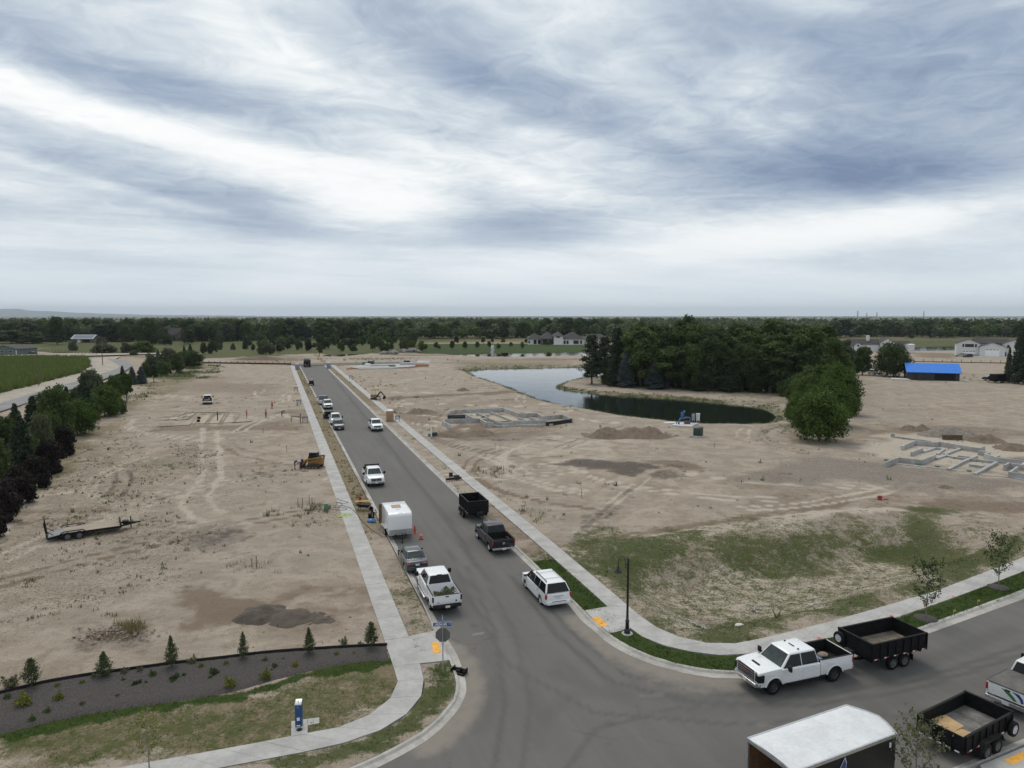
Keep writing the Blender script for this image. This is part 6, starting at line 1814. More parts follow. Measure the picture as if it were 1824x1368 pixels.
# 4 white pickup with a vinyl bed cover at the right edge
r4 = at(1758, 1222, 1.0)
h4 = h3 + R(1)
dv, nv = Vector((math.cos(h4), math.sin(h4), 0)), Vector((math.sin(h4), -math.cos(h4), 0))
p4 = r4 + dv * (2.0 + 1.22) + nv * .95
root, G4, ext4 = car('white pickup with grey vinyl bed cover and blue green swoosh tailgate at right edge', 'pickup truck', (p4.x, p4.y, 0), h4, PAINT_W2, dict(wb=4.0, hw=1.0, bz=1.33), name='pickup_truck')
q = MB()
q.hexa([(ext4[1] + .02, -.97, 1.335), (-1.05, -.97, 1.335), (-1.05, .97, 1.335), (ext4[1] + .02, .97, 1.335)], [(ext4[1] + .06, -.93, 1.375), (-1.07, -.93, 1.375), (-1.07, .93, 1.375), (ext4[1] + .06, .93, 1.375)])
q.build('bed_cover', TARP, root, bev=.01)
SWG, SWB = M_('print_green', (0.035, 0.155, 0.055), 0.4, var=0.05), M_('print_blue', (0.020, 0.045, 0.20), 0.4, var=0.05)
def swoosh(pts, m, name, parent, x, th=.006):
	b = MB()
	b.prism(pts, x - th, x, 'x')
	return b.build(name, m, parent, smooth=0)
xr4 = ext4[1] - .012
swoosh([(.30, 1.22), (-.05, 1.18), (-.28, 1.00), (-.45, .80), (-.30, .78), (-.10, .93), (.08, 1.06)], SWG, 'green_swoosh', root, xr4)
swoosh([(-.20, 1.24), (-.52, 1.22), (-.68, 1.05), (-.74, .85), (-.64, .80), (-.56, .98), (-.42, 1.10)], SWB, 'blue_swoosh', root, xr4 - .001)
# 5 enclosed trailer in the foreground
zt5 = 2.75
a5, b5 = at(1331.6, 1314, zt5), at(1511, 1254, zt5)
h5 = math.atan2(b5.y - a5.y, b5.x - a5.x)
u5, n5 = Vector((math.cos(h5), math.sin(h5), 0)), Vector((math.sin(h5), -math.cos(h5), 0))
L5, W5 = (b5 - a5).length, 2.55
nose5 = at(1567, 1275.5, zt5) - a5
corner5 = at(1593.6, 1307, zt5) - a5
W5 = max(2.3, min(2.8, corner5.dot(n5)))
N5 = [(0, 0), (L5, 0), (nose5.dot(u5), W5 * .50), (corner5.dot(u5), W5), (0, W5)]
N5[2] = (max(N5[1][0], N5[3][0]) + .42, W5 * .5)
Lc = (N5[1][0] + N5[3][0]) / 2
N5 = [(0, 0), (Lc, 0), (Lc + .34, W5 * .28), (Lc + .50, W5 * .5), (Lc + .34, W5 * .72), (Lc, W5), (0, W5)]
t5 = thing('enclosed_trailer', 'big black enclosed trailer with dirty white roof and open rear end, in the foreground', 'trailer', (a5.x, a5.y, 0), h5)
WALLK = M_('black_cladding', (0.009, 0.010, 0.011), 0.40, var=0.10, scale=1.2, spec=.3)
ROOFW = M_('weathered_white_roof', (0.60, 0.61, 0.62), 0.5, var=0.05, scale=0.9, bump=0.25, rgb2=(0.70, 0.71, 0.72))
q = MB()
nn = len(N5)
lo = [(x, -y, zt5 - .06) for x, y in N5]
hi = [(x, -y, zt5 - .02) for x, y in N5]
q.hexa(lo, hi)
gxs = 26
cen = [(Lc * i / gxs, -W5 * j / 10) for i in range(gxs + 1) for j in range(11)]
base = len(q.v)
q.v += [(x, y, zt5 - .018 + .06 * math.sin(math.pi * -y / W5) + .008 * math.sin(x * 5 + y * 2.3) * math.sin(math.pi * -y / W5)) for x, y in cen]
q.f += [[base + i * 11 + j, base + (i + 1) * 11 + j, base + (i + 1) * 11 + j + 1, base + i * 11 + j + 1] for i in range(gxs) for j in range(10)]
q.mi += [0] * (gxs * 10)
q.build('roof', ROOFW, t5, smooth=50)
q = MB()
for i in range(nn):
	p, r_ = N5[i], N5[(i + 1) % nn]
	if p[0] == 0 and r_[0] == 0:
		continue
	d = Vector((r_[0] - p[0], -(r_[1] - p[1]), 0)).normalized()
	nrm = Vector((-d.y, d.x, 0)) * .03
	P0, P1 = Vector((p[0], -p[1], .48)), Vector((r_[0], -r_[1], .48))
	q.hexa([P0, P1, P1 - nrm * 0 + Vector((d.y, -d.x, 0)) * .035, P0 + Vector((d.y, -d.x, 0)) * .035], [v + Vector((0, 0, zt5 - .12 - .48)) for v in (P0, P1, P1 + Vector((d.y, -d.x, 0)) * .035, P0 + Vector((d.y, -d.x, 0)) * .035)])
q.build('wall', WALLK, t5, smooth=30)
q = MB()
for i in range(nn):
	p, r_ = N5[i], N5[(i + 1) % nn]
	q.beam((p[0], -p[1], zt5 - .07), (r_[0], -r_[1], zt5 - .07), .07, .14)
q.build('roof_trim', ALU, t5, smooth=0)
q = MB()
for y in (-.04, -W5 + .04):
	q.box(-.04, .04, y - .05, y + .05, .45, zt5 - .1)
q.box(-.04, .04, -W5, 0, .40, .50)
q.build('door_frame', ALU, t5, smooth=0)
q = MB()
q.box(.02, Lc, -W5 + .03, -.03, .48, .54)
q.build('floor', BROWN, t5, smooth=0)
q = MB()
q.box(.02, Lc, -.05, -.036, .54, zt5 - .14)
q.box(.02, Lc, -W5 + .036, -W5 + .05, .54, zt5 - .14)
q.build('lining', BROWN, t5, smooth=0)
q = MB()
q.hexa([(-1.95, -W5 + .08, .02), (-.05, -W5 + .08, .44), (-.05, -.08, .44), (-1.95, -.08, .02)], [(-1.95, -W5 + .08, .07), (-.05, -W5 + .08, .50), (-.05, -.08, .50), (-1.95, -.08, .07)])
q.build('ramp_door', BROWN, t5, smooth=0)
for s in (0, 1):
	for x in (Lc * .42, Lc * .42 + .9):
		add_wheel(t5, x, -W5 - .02 if s else .02, .37, .22, 'grey', -1 if s else 1)
q = MB()
q.beam((Lc + .3, -W5 / 2 - .5, .45), (Lc + 1.7, -W5 / 2, .45), .08, .12)
q.beam((Lc + .3, -W5 / 2 + .5, .45), (Lc + 1.7, -W5 / 2, .45), .08, .12)
q.cyl((Lc + 1.3, -W5 / 2, .0), (Lc + 1.3, -W5 / 2, .8), .05)
q.build('tongue', STEELK, t5, smooth=0)
q = MB()
q.cbox((Lc - .35, -W5 - .01, zt5 - .42), (.10, .03, .22))
q.build('side_lamp', TAPE_W, t5, bev=.01)
EMX = Lc * .42 - .32
WHT = M_('print_white', (0.72, 0.72, 0.72), 0.45, var=0.03)
def leaf_print(pts, m, name, y):
	b = MB()
	b.prism([(EMX + x, z) for x, z in pts], y - .004, y, 'y')
	return b.build(name, m, t5, smooth=0)
bl = [(.62, 2.52), (.70, 2.30), (.68, 2.05), (.58, 1.85), (.30, 1.65), (.28, 1.90), (.36, 2.15), (.50, 2.35)]
gl_ = [(-.45, 1.67), (-.30, 1.97), (-.05, 2.14), (.20, 2.17), (.30, 2.10), (.22, 1.87), (.05, 1.67)]
def grow(p, k):
	cx_, cz_ = sum(a for a, c in p) / len(p), sum(c for a, c in p) / len(p)
	return [(cx_ + (a - cx_) * k, cz_ + (c - cz_) * k) for a, c in p]
ys = -W5 - .037
leaf_print(grow(bl, 1.14), WHT, 'blue_leaf_outline', ys)
leaf_print(bl, SWB, 'blue_leaf', ys - .005)
leaf_print(grow(gl_, 1.12), WHT, 'green_leaf_outline', ys - .0015)
leaf_print(gl_, SWG, 'green_leaf', ys - .0065)
# 6 minivan
p6 = stand(965, 1076.5, UP, -1.54, .82)
rt6, G6, e6 = car('white minivan with black roof rails parked by the lush green verge', 'minivan', p6, UP, PAINT_W, dict(wb=3.08, fo=.98, ro=1.08, hw=.99, rk=.30, belt=1.08, roof=1.73, nose=.86, hood=1.05, wsb=1.52, wst=.42, rt=-2.16, gw=.95, tw=.72, r=.34, ar=.40, bed=False, rim='chrome', mirrors='car', boards=False, pillars=[-1.22, -.22, .70], rb=-2.56, doors=[(-1.05, .10), (.14, 1.10)], mirpaint=False), name='minivan')
for s in (1, -1):
	q = MB()
	q.tube([(.05, s * .64, 1.74), (-.05, s * .64, 1.80), (-1.90, s * .64, 1.80), (-2.02, s * .64, 1.74)], .028, 6)
	q.build('roof_rail', TRIM, rt6)
	q = MB()
	q.cbox((-2.55, s * .90, .92), (.12, .15, .34))
	q.build('tail_light', RED, rt6, bev=.03)
for x in (-.35, -1.55):
	q = MB()
	q.tube([(x, -.64, 1.80), (x, -.3, 1.815), (x, .3, 1.815), (x, .64, 1.80)], .018, 6)
	q.build('cross_bar', ALU, rt6)
q = MB(); q.cbox((-2.625, 0, .80), (.014, .31, .15)); q.build('number_plate', PLATE, rt6, smooth=0)
q = MB(); q.cbox((-2.63, 0, .93), (.02, .75, .035)); q.build('chrome_strip', CHROME, rt6, smooth=0)
q = MB(); q.hexa([(-2.70, -.82, .34), (-2.4, -.92, .34), (-2.4, .92, .34), (-2.70, .82, .34)], [(-2.71, -.82, .60), (-2.4, -.93, .62), (-2.4, .93, .62), (-2.71, .82, .60)]); q.build('rear_bumper', PAINT_W, rt6, bev=.05)
q = MB(); q.cbox((-2.70, 0, .57), (.03, 1.05, .045)); q.build('bumper_step', TRIM, rt6, bev=.01)
# 7 white pickup with brush
p7 = stand(767.5, 1086, UP, -1.98, .86)
rt7, G7, e7 = car('white crew cab pickup with cut brush in its bed, nearest the stop sign', 'pickup truck', p7, UP, PAINT_W, dict(wb=3.97, hw=1.01, roof=2.0, belt=1.32, hood=1.38, nose=1.24, bz=1.42, r=.41, ar=.50, front='ford', liner=False, rk=.56), name='pickup_truck')
bm_ = shrub_mesh('cut_brush', .75, 1.75, 2600, .06, LEAF['weed'], 63)
o = link('cut_brush', bm_)
cc, ss_ = math.cos(UP), math.sin(UP)
o.location = (p7.x - 2.15 * cc, p7.y - 2.15 * ss_, .78)
tag(o, 'heap of cut brush lying in the bed of the white pickup by the stop sign', 'brush')
# 8 sedan
p8 = stand(723, 1016, UP, -1.29, .74)
rt8, G8, e8 = car('dark grey blue sedan parked between the white pickup and the white cargo trailer', 'sedan', p8, UP, PAINT_G, dict(wb=2.58, fo=.90, ro=1.06, hw=.89, rk=.24, belt=.92, roof=1.44, nose=.72, hood=.93, wsb=1.05, wst=.30, rt=-.98, gw=.82, tw=.60, r=.32, ar=.375, bed=False, rim='chrome', mirrors='car', boards=False, pillars=[-.28], rb=-1.72, trunk_x=-1.72, deck=.05, rearglass=True, doors=[(-.98, -.24), (-.20, .80)], mirpaint=True), name='sedan')
for s in (1, -1):
	q = MB(); q.cbox((-2.28, s * .62, .78), (.10, .36, .15)); q.build('tail_light', RED, rt8, bev=.03)
	q = MB(); q.beam((-1.05, s * .835, .945), (.75, s * .835, .935), .02, .022); q.build('window_chrome', CHROME, rt8, smooth=0)
q = MB(); q.cbox((-2.345, 0, .74), (.014, .31, .15)); q.build('number_plate', PLATE, rt8, smooth=0)
q = MB(); q.hexa([(-2.42, -.72, .30), (-2.1, -.84, .30), (-2.1, .84, .30), (-2.42, .72, .30)], [(-2.43, -.72, .58), (-2.1, -.85, .60), (-2.1, .85, .60), (-2.43, .72, .58)]); q.build('rear_bumper', PAINT_G, rt8, bev=.05)
q = MB(); q.tube([(-.98, 0, 1.44), (-1.10, 0, 1.60)], .008, 4); q.build('aerial', TRIM, rt8)
# 9 white cargo trailer facing down the street
f9 = at(714, 953.5, .46)
c9 = f9 + AX * 2.15
t9 = thing('cargo_trailer', 'white enclosed cargo trailer with a brown roof patch parked half on the kerb', 'trailer', (c9.x, c9.y, 0), DOWN)
L9, W9, H9 = 4.1, 2.1, 2.45
q = MB()
q.prism([(-L9 / 2, .46), (L9 / 2, .46), (L9 / 2, H9 - .25), (L9 / 2 - .10, H9 - .08), (L9 / 2 - .32, H9), (-L9 / 2, H9)], -W9 / 2, W9 / 2, 'y')
q.build('box', PAINT_W, t9, bev=.05, smooth=40)
q = MB(); q.box(L9 / 2 - .01, L9 / 2 + .012, -W9 / 2 + .02, W9 / 2 - .02, .47, .98); q.build('stone_guard', ALU, t9, smooth=0)
q = MB(); q.box(-.9, .15, -.42, .42, H9 - .005, H9 + .03); q.build('roof_patch', M_('tan_board', (.36, .27, .19), .85, var=.1, scale=3), t9, bev=.01)
q = MB(); q.box(.55, .72, -.16, .16, H9 - .002, H9 + .05); q.build('roof_vent', PAINT_W2, t9, bev=.015)
for y in (-.16, 0, .16):
	q = MB(); q.cbox((L9 / 2 - .20, y, H9 - .035), (.06, .08, .03)); q.build('marker_lamp', RED, t9, bev=.008)
for s in (1, -1):
	for x in (-.40, .42):
		add_wheel(t9, x - .1, s * (W9 / 2 + .06), .36, .22, 'white', s)
	q = MB(); q.beam((-.95, s * (W9 / 2 + .07), .78), (.75, s * (W9 / 2 + .07), .78), .26, .05); q.build('mudguard', ALU, t9)
	q = MB(); q.beam((-L9 / 2, s * W9 / 2, H9 - .02), (L9 / 2 - .35, s * W9 / 2, H9 - .02), .05, .06); q.build('corner_rail', ALU, t9)
q = MB()
for s in (1, -1):
	q.beam((L9 / 2 - .1, s * .55, .50), (L9 / 2 + 1.15, 0, .50), .07, .11)
q.box(L9 / 2 + 1.0, L9 / 2 + 1.35, -.05, .05, .46, .56)
q.build('tongue', STEELK, t9, smooth=0)
q = MB(); q.cyl((L9 / 2 + .85, 0, .04), (L9 / 2 + .85, 0, .86), .045); q.cyl((L9 / 2 + .85, 0, .0), (L9 / 2 + .85, 0, .04), .12); q.build('jack', STEELK2, t9)
q = MB(); q.box(L9 / 2 - .9, L9 / 2 - .2, -W9 / 2 - .03, -W9 / 2 - .004, .55, 2.2); q.build('side_door', PAINT_W, t9, bev=.01)
q = MB(); q.box(-L9 / 2 - .05, -L9 / 2 - .003, -W9 / 2 + .06, W9 / 2 - .06, .50, H9 - .1); q.build('rear_door', PAINT_W, t9, bev=.01)
q = MB(); q.box(-L9 / 2 - .03, -L9 / 2 + .02, -W9 / 2 - .30, -W9 / 2 - .02, .5, H9 - .12); q.build('open_door', BROWN, t9, smooth=0)
# 10 black pickup and the dump trailer before it
p10 = stand(873.4, 981.8, UP, -1.85, .82)
rt10, G10, e10 = car('black crew cab pickup with empty bed parked behind the black dump trailer', 'pickup truck', p10, UP, PAINT_K, dict(wb=3.68, fo=.98, ro=1.20, hw=1.0, rk=.44, belt=1.22, hood=1.25, roof=1.90, front='ram', rim='chrome', mirrors='car', boards=False, r=.40, ar=.48, cb=-.92), name='pickup_truck')
c11 = at(843, 921)
dump_trailer('tall black dump trailer parked in front of the black pickup', (c11.x, c11.y + .6, 0), DOWN, 3.6, 1.95, 1.05, .80, STEELK, None)
# 12 white pickup facing the camera, above the cargo trailer
p12 = stand(656.5, 865.8, DOWN, 1.85, -.80)
rt12, G12, e12 = car('white crew cab pickup with chrome crosshair grille facing the camera above the cargo trailer', 'pickup truck', p12, DOWN, PAINT_W, dict(wb=3.75, hw=1.0, front='ram', rim='alloy', cb=-.92, bz=1.36), name='pickup_truck')
q = MB(); q.box(-1.25, -1.12, -.85, .85, 1.30, 1.98); q.box(-1.22, -1.0, -.9, .9, 1.94, 2.0); q.build('headache_rack', TRIM, rt12)
# 13 white pickup across the street from the dark SUV
p13 = stand(663, 768, DOWN, 1.82, -.82)
car('white pickup facing the camera on the right side of the street by the tan toilet', 'pickup truck', p13, DOWN, PAINT_W, dict(wb=3.68, hw=1.0, front='ford', detail=1, boards=False, mirrors='car'), name='pickup_truck')
# 14 white pickup right behind the dark SUV, then its trailer
p15 = stand(596.5, 766, DOWN, 1.35, -.72)
rt15, G15, e15 = car('dark navy sport utility car facing the camera in front of a white pickup', 'suv', p15, DOWN, PAINT_N, dict(wb=2.65, fo=.88, ro=.95, hw=.91, rk=.30, belt=1.02, roof=1.66, nose=.86, hood=1.04, wsb=1.00, wst=.30, rt=-1.78, gw=.86, tw=.66, r=.35, ar=.41, bed=False, rim='alloy', mirrors='car', boards=False, pillars=[-1.0, -.15], rb=-2.02, doors=[(-.95, -.14), (-.10, .82)]), name='suv')
p14 = p15 + AX * 6.3
car('white pickup with towing mirrors tight behind the navy sport utility car', 'pickup truck', p14, DOWN, PAINT_W, dict(wb=3.9, hw=1.0, front='ford', roof=1.98, detail=1), name='pickup_truck')
c16 = p14 + AX * 7.0 - NX * .55
dump_trailer('small dark utility trailer behind the white pickup and navy car', (c16.x, c16.y, 0), DOWN, 3.0, 1.7, .55, .62, STEELK2, None, name='utility_trailer', tape=False)
# 17 silver pickup and the tall one behind it
p17 = stand(577.5, 729, DOWN, 1.8, -.8)
car('silver pickup facing the camera, second group up the street', 'pickup truck', p17, DOWN, PAINT_S, dict(wb=3.6, hw=.97, front='ford', detail=1, mirrors='car', boards=False), name='pickup_truck')
p18 = p17 + AX * 8.0 - NX * .5
rt18, G18, e18 = car('white work pickup carrying a dark grey canopy, behind the silver pickup', 'pickup truck', p18, UP, PAINT_W2, dict(wb=3.8, hw=.98, detail=1, boards=False), name='pickup_truck')
q = MB(); q.hexa([(e18[1] + .02, -.96, 1.33), (-1.06, -.96, 1.33), (-1.06, .96, 1.33), (e18[1] + .02, .96, 1.33)], [(e18[1] + .12, -.86, 2.15), (-1.1, -.86, 2.15), (-1.1, .86, 2.15), (e18[1] + .12, .86, 2.15)]); q.build('bed_canopy', M_('canopy_grey', (.10, .11, .12), .5), rt18, bev=.05)
# 19 pickup on the left lot
p19 = at(370, 719)
h19 = R(112)
rt19, G19, e19 = car('white pickup with lowered tailgate standing on the bare left lot', 'pickup truck', (p19.x, p19.y, .12), h19, PAINT_W, dict(wb=3.7, hw=1.0, tail_open=True, rearglass=False, detail=1), name='pickup_truck')
q = MB(); q.cbox((-2.6, .1, .98), (.8, 1.1, .30)); q.cbox((-2.2, -.4, 1.12), (.5, .4, .3)); q.cbox((-3.1, .3, .86), (.4, .9, .14))
tag(q.build('tool_load', M_('tool_load', (.16, .13, .10), .8, var=.4, scale=3), None, bev=.03, loc=(p19.x, p19.y, .12), rz=h19), 'heap of tools and boards on the lowered tailgate of the pickup on the left lot', 'tools')
# far cars
p20 = at(1557, 668)
car('white car with dark roof parked under the shade tree', 'suv', (p20.x, p20.y, .1), R(-80), PAINT_W, dict(wb=2.8, fo=.9, ro=1.0, hw=.95, rk=.34, belt=1.08, roof=1.75, nose=.9, hood=1.08, wsb=1.0, wst=.35, rt=-1.9, gw=.9, tw=.7, r=.36, ar=.42, bed=False, mirrors='car', boards=False, pillars=[-1.0, -.1], rb=-2.1, doors=[(-.95, -.1), (-.05, .85)], detail=1), name='suv')
for i, (x, y, hd, pt, lab) in enumerate([(1709, 635.5, R(170), PAINT_S, 'grey car at the left end of the white farmhouse forecourt'), (1723, 637, R(185), PAINT_K, 'dark car on the white farmhouse forecourt beside the grey car'), (58, 632, R(160), PAINT_K, 'dark car by the green building beyond the corn'), (1765, 678, R(150), PAINT_K, 'dark car left of the black box trailer under the right spruces')]):
	p = at(x, y)
	car(lab, 'car', (p.x, p.y, .15), hd, pt, dict(wb=2.8, fo=.9, ro=1.0, hw=.95, rk=.30, belt=1.0, roof=1.65, nose=.85, hood=1.0, wsb=1.0, wst=.35, rt=-1.6, gw=.88, tw=.68, r=.35, ar=.41, bed=False, mirrors='car', boards=False, pillars=[-.9, -.1], rb=-2.0, doors=[(-.9, -.1), (-.05, .85)], detail=1), name='parked_car')
p = at(1779, 682)
tb = thing('box_trailer', 'black box trailer standing under the spruces at the right edge', 'trailer', (p.x, p.y, .1), R(20))
q = MB(); q.box(-2.6, 2.6, -1.1, 1.1, .5, 2.6); q.build('box', STEELK, tb, bev=.05)
for s in (1, -1):
	for x in (-.4, .45):
		add_wheel(tb, x, s * 1.05, .37, .22, 'grey', s)
p = at(899, 636)
tb = thing('box_trailer', 'small dark trailer standing on the bank before the far pond', 'trailer', (p.x, p.y, .1), R(5))
q = MB(); q.box(-1.7, 1.7, -1.0, 1.0, .5, 2.0); q.build('box', STEELK, tb, bev=.05)
for s in (1, -1):
	add_wheel(tb, 0, s * .95, .37, .22, 'grey', s)
# dump truck at the end of the street
p = at(543, 654)
dt = thing('dump_truck', 'dark dump truck seen from behind at the far end of the street', 'dump truck', (p.x, p.y + 3, 0), UP)
q = MB(); q.hexa([(-3.4, -1.25, 1.15), (1.2, -1.25, 1.15), (1.2, 1.25, 1.15), (-3.4, 1.25, 1.15)], [(-3.6, -1.25, 2.75), (1.3, -1.25, 2.75), (1.3, 1.25, 2.75), (-3.6, 1.25, 2.75)]); q.build('dump_box', STEELK2, dt, bev=.03)
q = MB(); q.box(1.45, 2.9, -1.1, 1.1, .9, 3.05); q.box(2.9, 4.3, -.75, .75, .8, 1.9); q.build('cab', PAINT_K, dt, bev=.08)
q = MB(); q.box(-3.4, 4.2, -.5, .5, .75, 1.1); q.build('chassis', TRIM, dt)
q = MB(); q.box(2.895, 2.91, -.95, .95, 2.0, 2.8); q.build('windscreen', GLASS, dt)
for s in (1, -1):
	for x in (-2.4, -1.1, 3.3):
		add_wheel(dt, x, s * 1.05, .52, .36, 'grey', s)
	q = MB(); q.cbox((-3.45, s * .95, .95), (.06, .3, .14)); q.build('tail_light', RED, dt)
	q = MB(); q.cbox((-3.3, s * .95, .55), (.03, .6, .6)); q.build('mud_flap', TRIM, dt)
# side by side utility vehicle
p = at(552.5, 687)
ut = thing('utility_vehicle', 'small dark utility vehicle with a tan roof driving up the street', 'utility vehicle', (p.x, p.y + 1.2, 0), UP)
q = MB(); q.hexa([(-1.4, -.70, .40), (1.4, -.62, .40), (1.4, .62, .40), (-1.4, .70, .40)], [(-1.4, -.70, .85), (1.35, -.5, .85), (1.35, .5, .85), (-1.4, .70, .85)]); q.build('body', TRIM, ut, bev=.05)
q = MB()
for s in (1, -1):
	q.tube([(.85, s * .62, .8), (.35, s * .60, 1.75), (-.55, s * .60, 1.78), (-.62, s * .64, .8)], .03, 6)
q.build('roll_cage', STEELK, ut)
q = MB(); q.box(-.75, .5, -.66, .66, 1.77, 1.86); q.build('roof', M_('tan_roof', (.30, .25, .22), .7), ut, bev=.04)
q = MB(); q.box(-.5, .0, -.55, .55, .8, .95); q.box(-.6, -.45, -.55, .55, .9, 1.35); q.build('seat', RUBBER, ut, bev=.04)
q = MB(); q.box(-1.4, -.75, -.66, .66, .85, 1.05); q.build('cargo_box', STEELK, ut, bev=.02)
for s in (1, -1):
	for x in (-.95, .95):
		add_wheel(ut, x, s * .62, .33, .24, 'grey', s)
# flatbed equipment trailer on the left lot
e0, e1 = at(84, 955, .72), at(214, 936, .78)
h18 = math.atan2(e1.y - e0.y, e1.x - e0.x)
fc_ = (e0 + e1) / 2 + Vector((-math.sin(h18), math.cos(h18), 0)) * 1.02
L18 = (e1 - e0).length
ft = thing('flatbed_trailer', 'empty black flatbed trailer with wooden deck and upright loading ramps on the left lot', 'trailer', (fc_.x, fc_.y, .08), h18)
WOODD = M_('weathered_deck', (0.30, 0.25, 0.19), 0.85, var=0.14, scale=1.5, stretch=(.3, 3, 1))
hx = L18 / 2
for i in range(9):
	q = MB(); y = -.98 + i * .245
	q.box(-hx + 1.3, hx, y - .115, y + .115, .66, .71 + rnd.uniform(-.004, .004)); q.build('plank', WOODD, ft, smooth=0)
q = MB(); q.hexa([(-hx, -1.02, .42), (-hx + 1.3, -1.02, .64), (-hx + 1.3, 1.02, .64), (-hx, 1.02, .42)], [(-hx, -1.02, .46), (-hx + 1.3, -1.02, .70), (-hx + 1.3, 1.02, .70), (-hx, 1.02, .46)]); q.build('beaver_tail', M_('grey_tread', (.20, .20, .205), .6, var=.2, scale=4), ft, smooth=0)
q = MB()
for s in (1, -1):
	q.box(-hx + 1.3, hx + .05, s * 1.06 - .04, s * 1.06 + .04, .50, .70)
	q.beam((-hx, s * 1.06, .38), (-hx + 1.3, s * 1.06, .60), .08, .16)
	q.beam((hx, s * .7, .56), (hx + 1.4, 0, .56), .08, .14)
for x in np.linspace(-hx + 1.4, hx - .1, 7):
	q.box(x - .04, x + .04, -1.05, 1.05, .54, .64)
q.box(-hx - .04, -hx + .06, -1.05, 1.05, .34, .48)
q.box(hx + .02, hx + .12, -1.06, 1.06, .55, 1.0)
q.build('frame', STEELK, ft, smooth=0)
for s in (1, -1):
	q = MB()
	for dy_ in (-.20, .20):
		q.beam((-hx - .05, s * .70 + dy_, .45), (-hx - .22, s * .70 + dy_, 1.75), .05, .07)
	for k in range(7):
		z = .6 + k * .18
		q.cyl((-hx - .06 - (z - .45) * .13, s * .70 - .2, z), (-hx - .06 - (z - .45) * .13, s * .70 + .2, z), .022, n=6)
	q.beam((-hx - .12, s * .70, 1.0), (-hx + .45, s * .70, .55), .04, .05)
	q.build('loading_ramp', STEELK, ft, smooth=0)
	for x in (-.95, -.05):
		add_wheel(ft, x - .35, s * 1.20, .38, .24, 'grey', s)
	q = MB(); q.beam((-1.85, s * 1.20, .70), (-1.55, s * 1.20, .86), .28, .04); q.beam((-1.55, s * 1.20, .86), (-.10, s * 1.20, .86), .28, .04); q.beam((-.10, s * 1.20, .86), (.12, s * 1.20, .66), .28, .04); q.build('mudguard', STEELK, ft, smooth=0)
q = MB(); q.cyl((hx + .95, .2, .0), (hx + .95, .2, 1.15), .05); q.cyl((hx + .95, .2, 0), (hx + .95, .2, .04), .13); q.build('jack', STEELK, ft)
q = MB(); q.box(hx + 1.3, hx + 1.75, -.06, .06, .50, .62); q.build('coupler', STEELK, ft, bev=.02)
q = MB(); q.box(hx + .25, hx + .75, -.3, .3, .58, .85); q.build('tool_box', STEELK, ft, bev=.02)
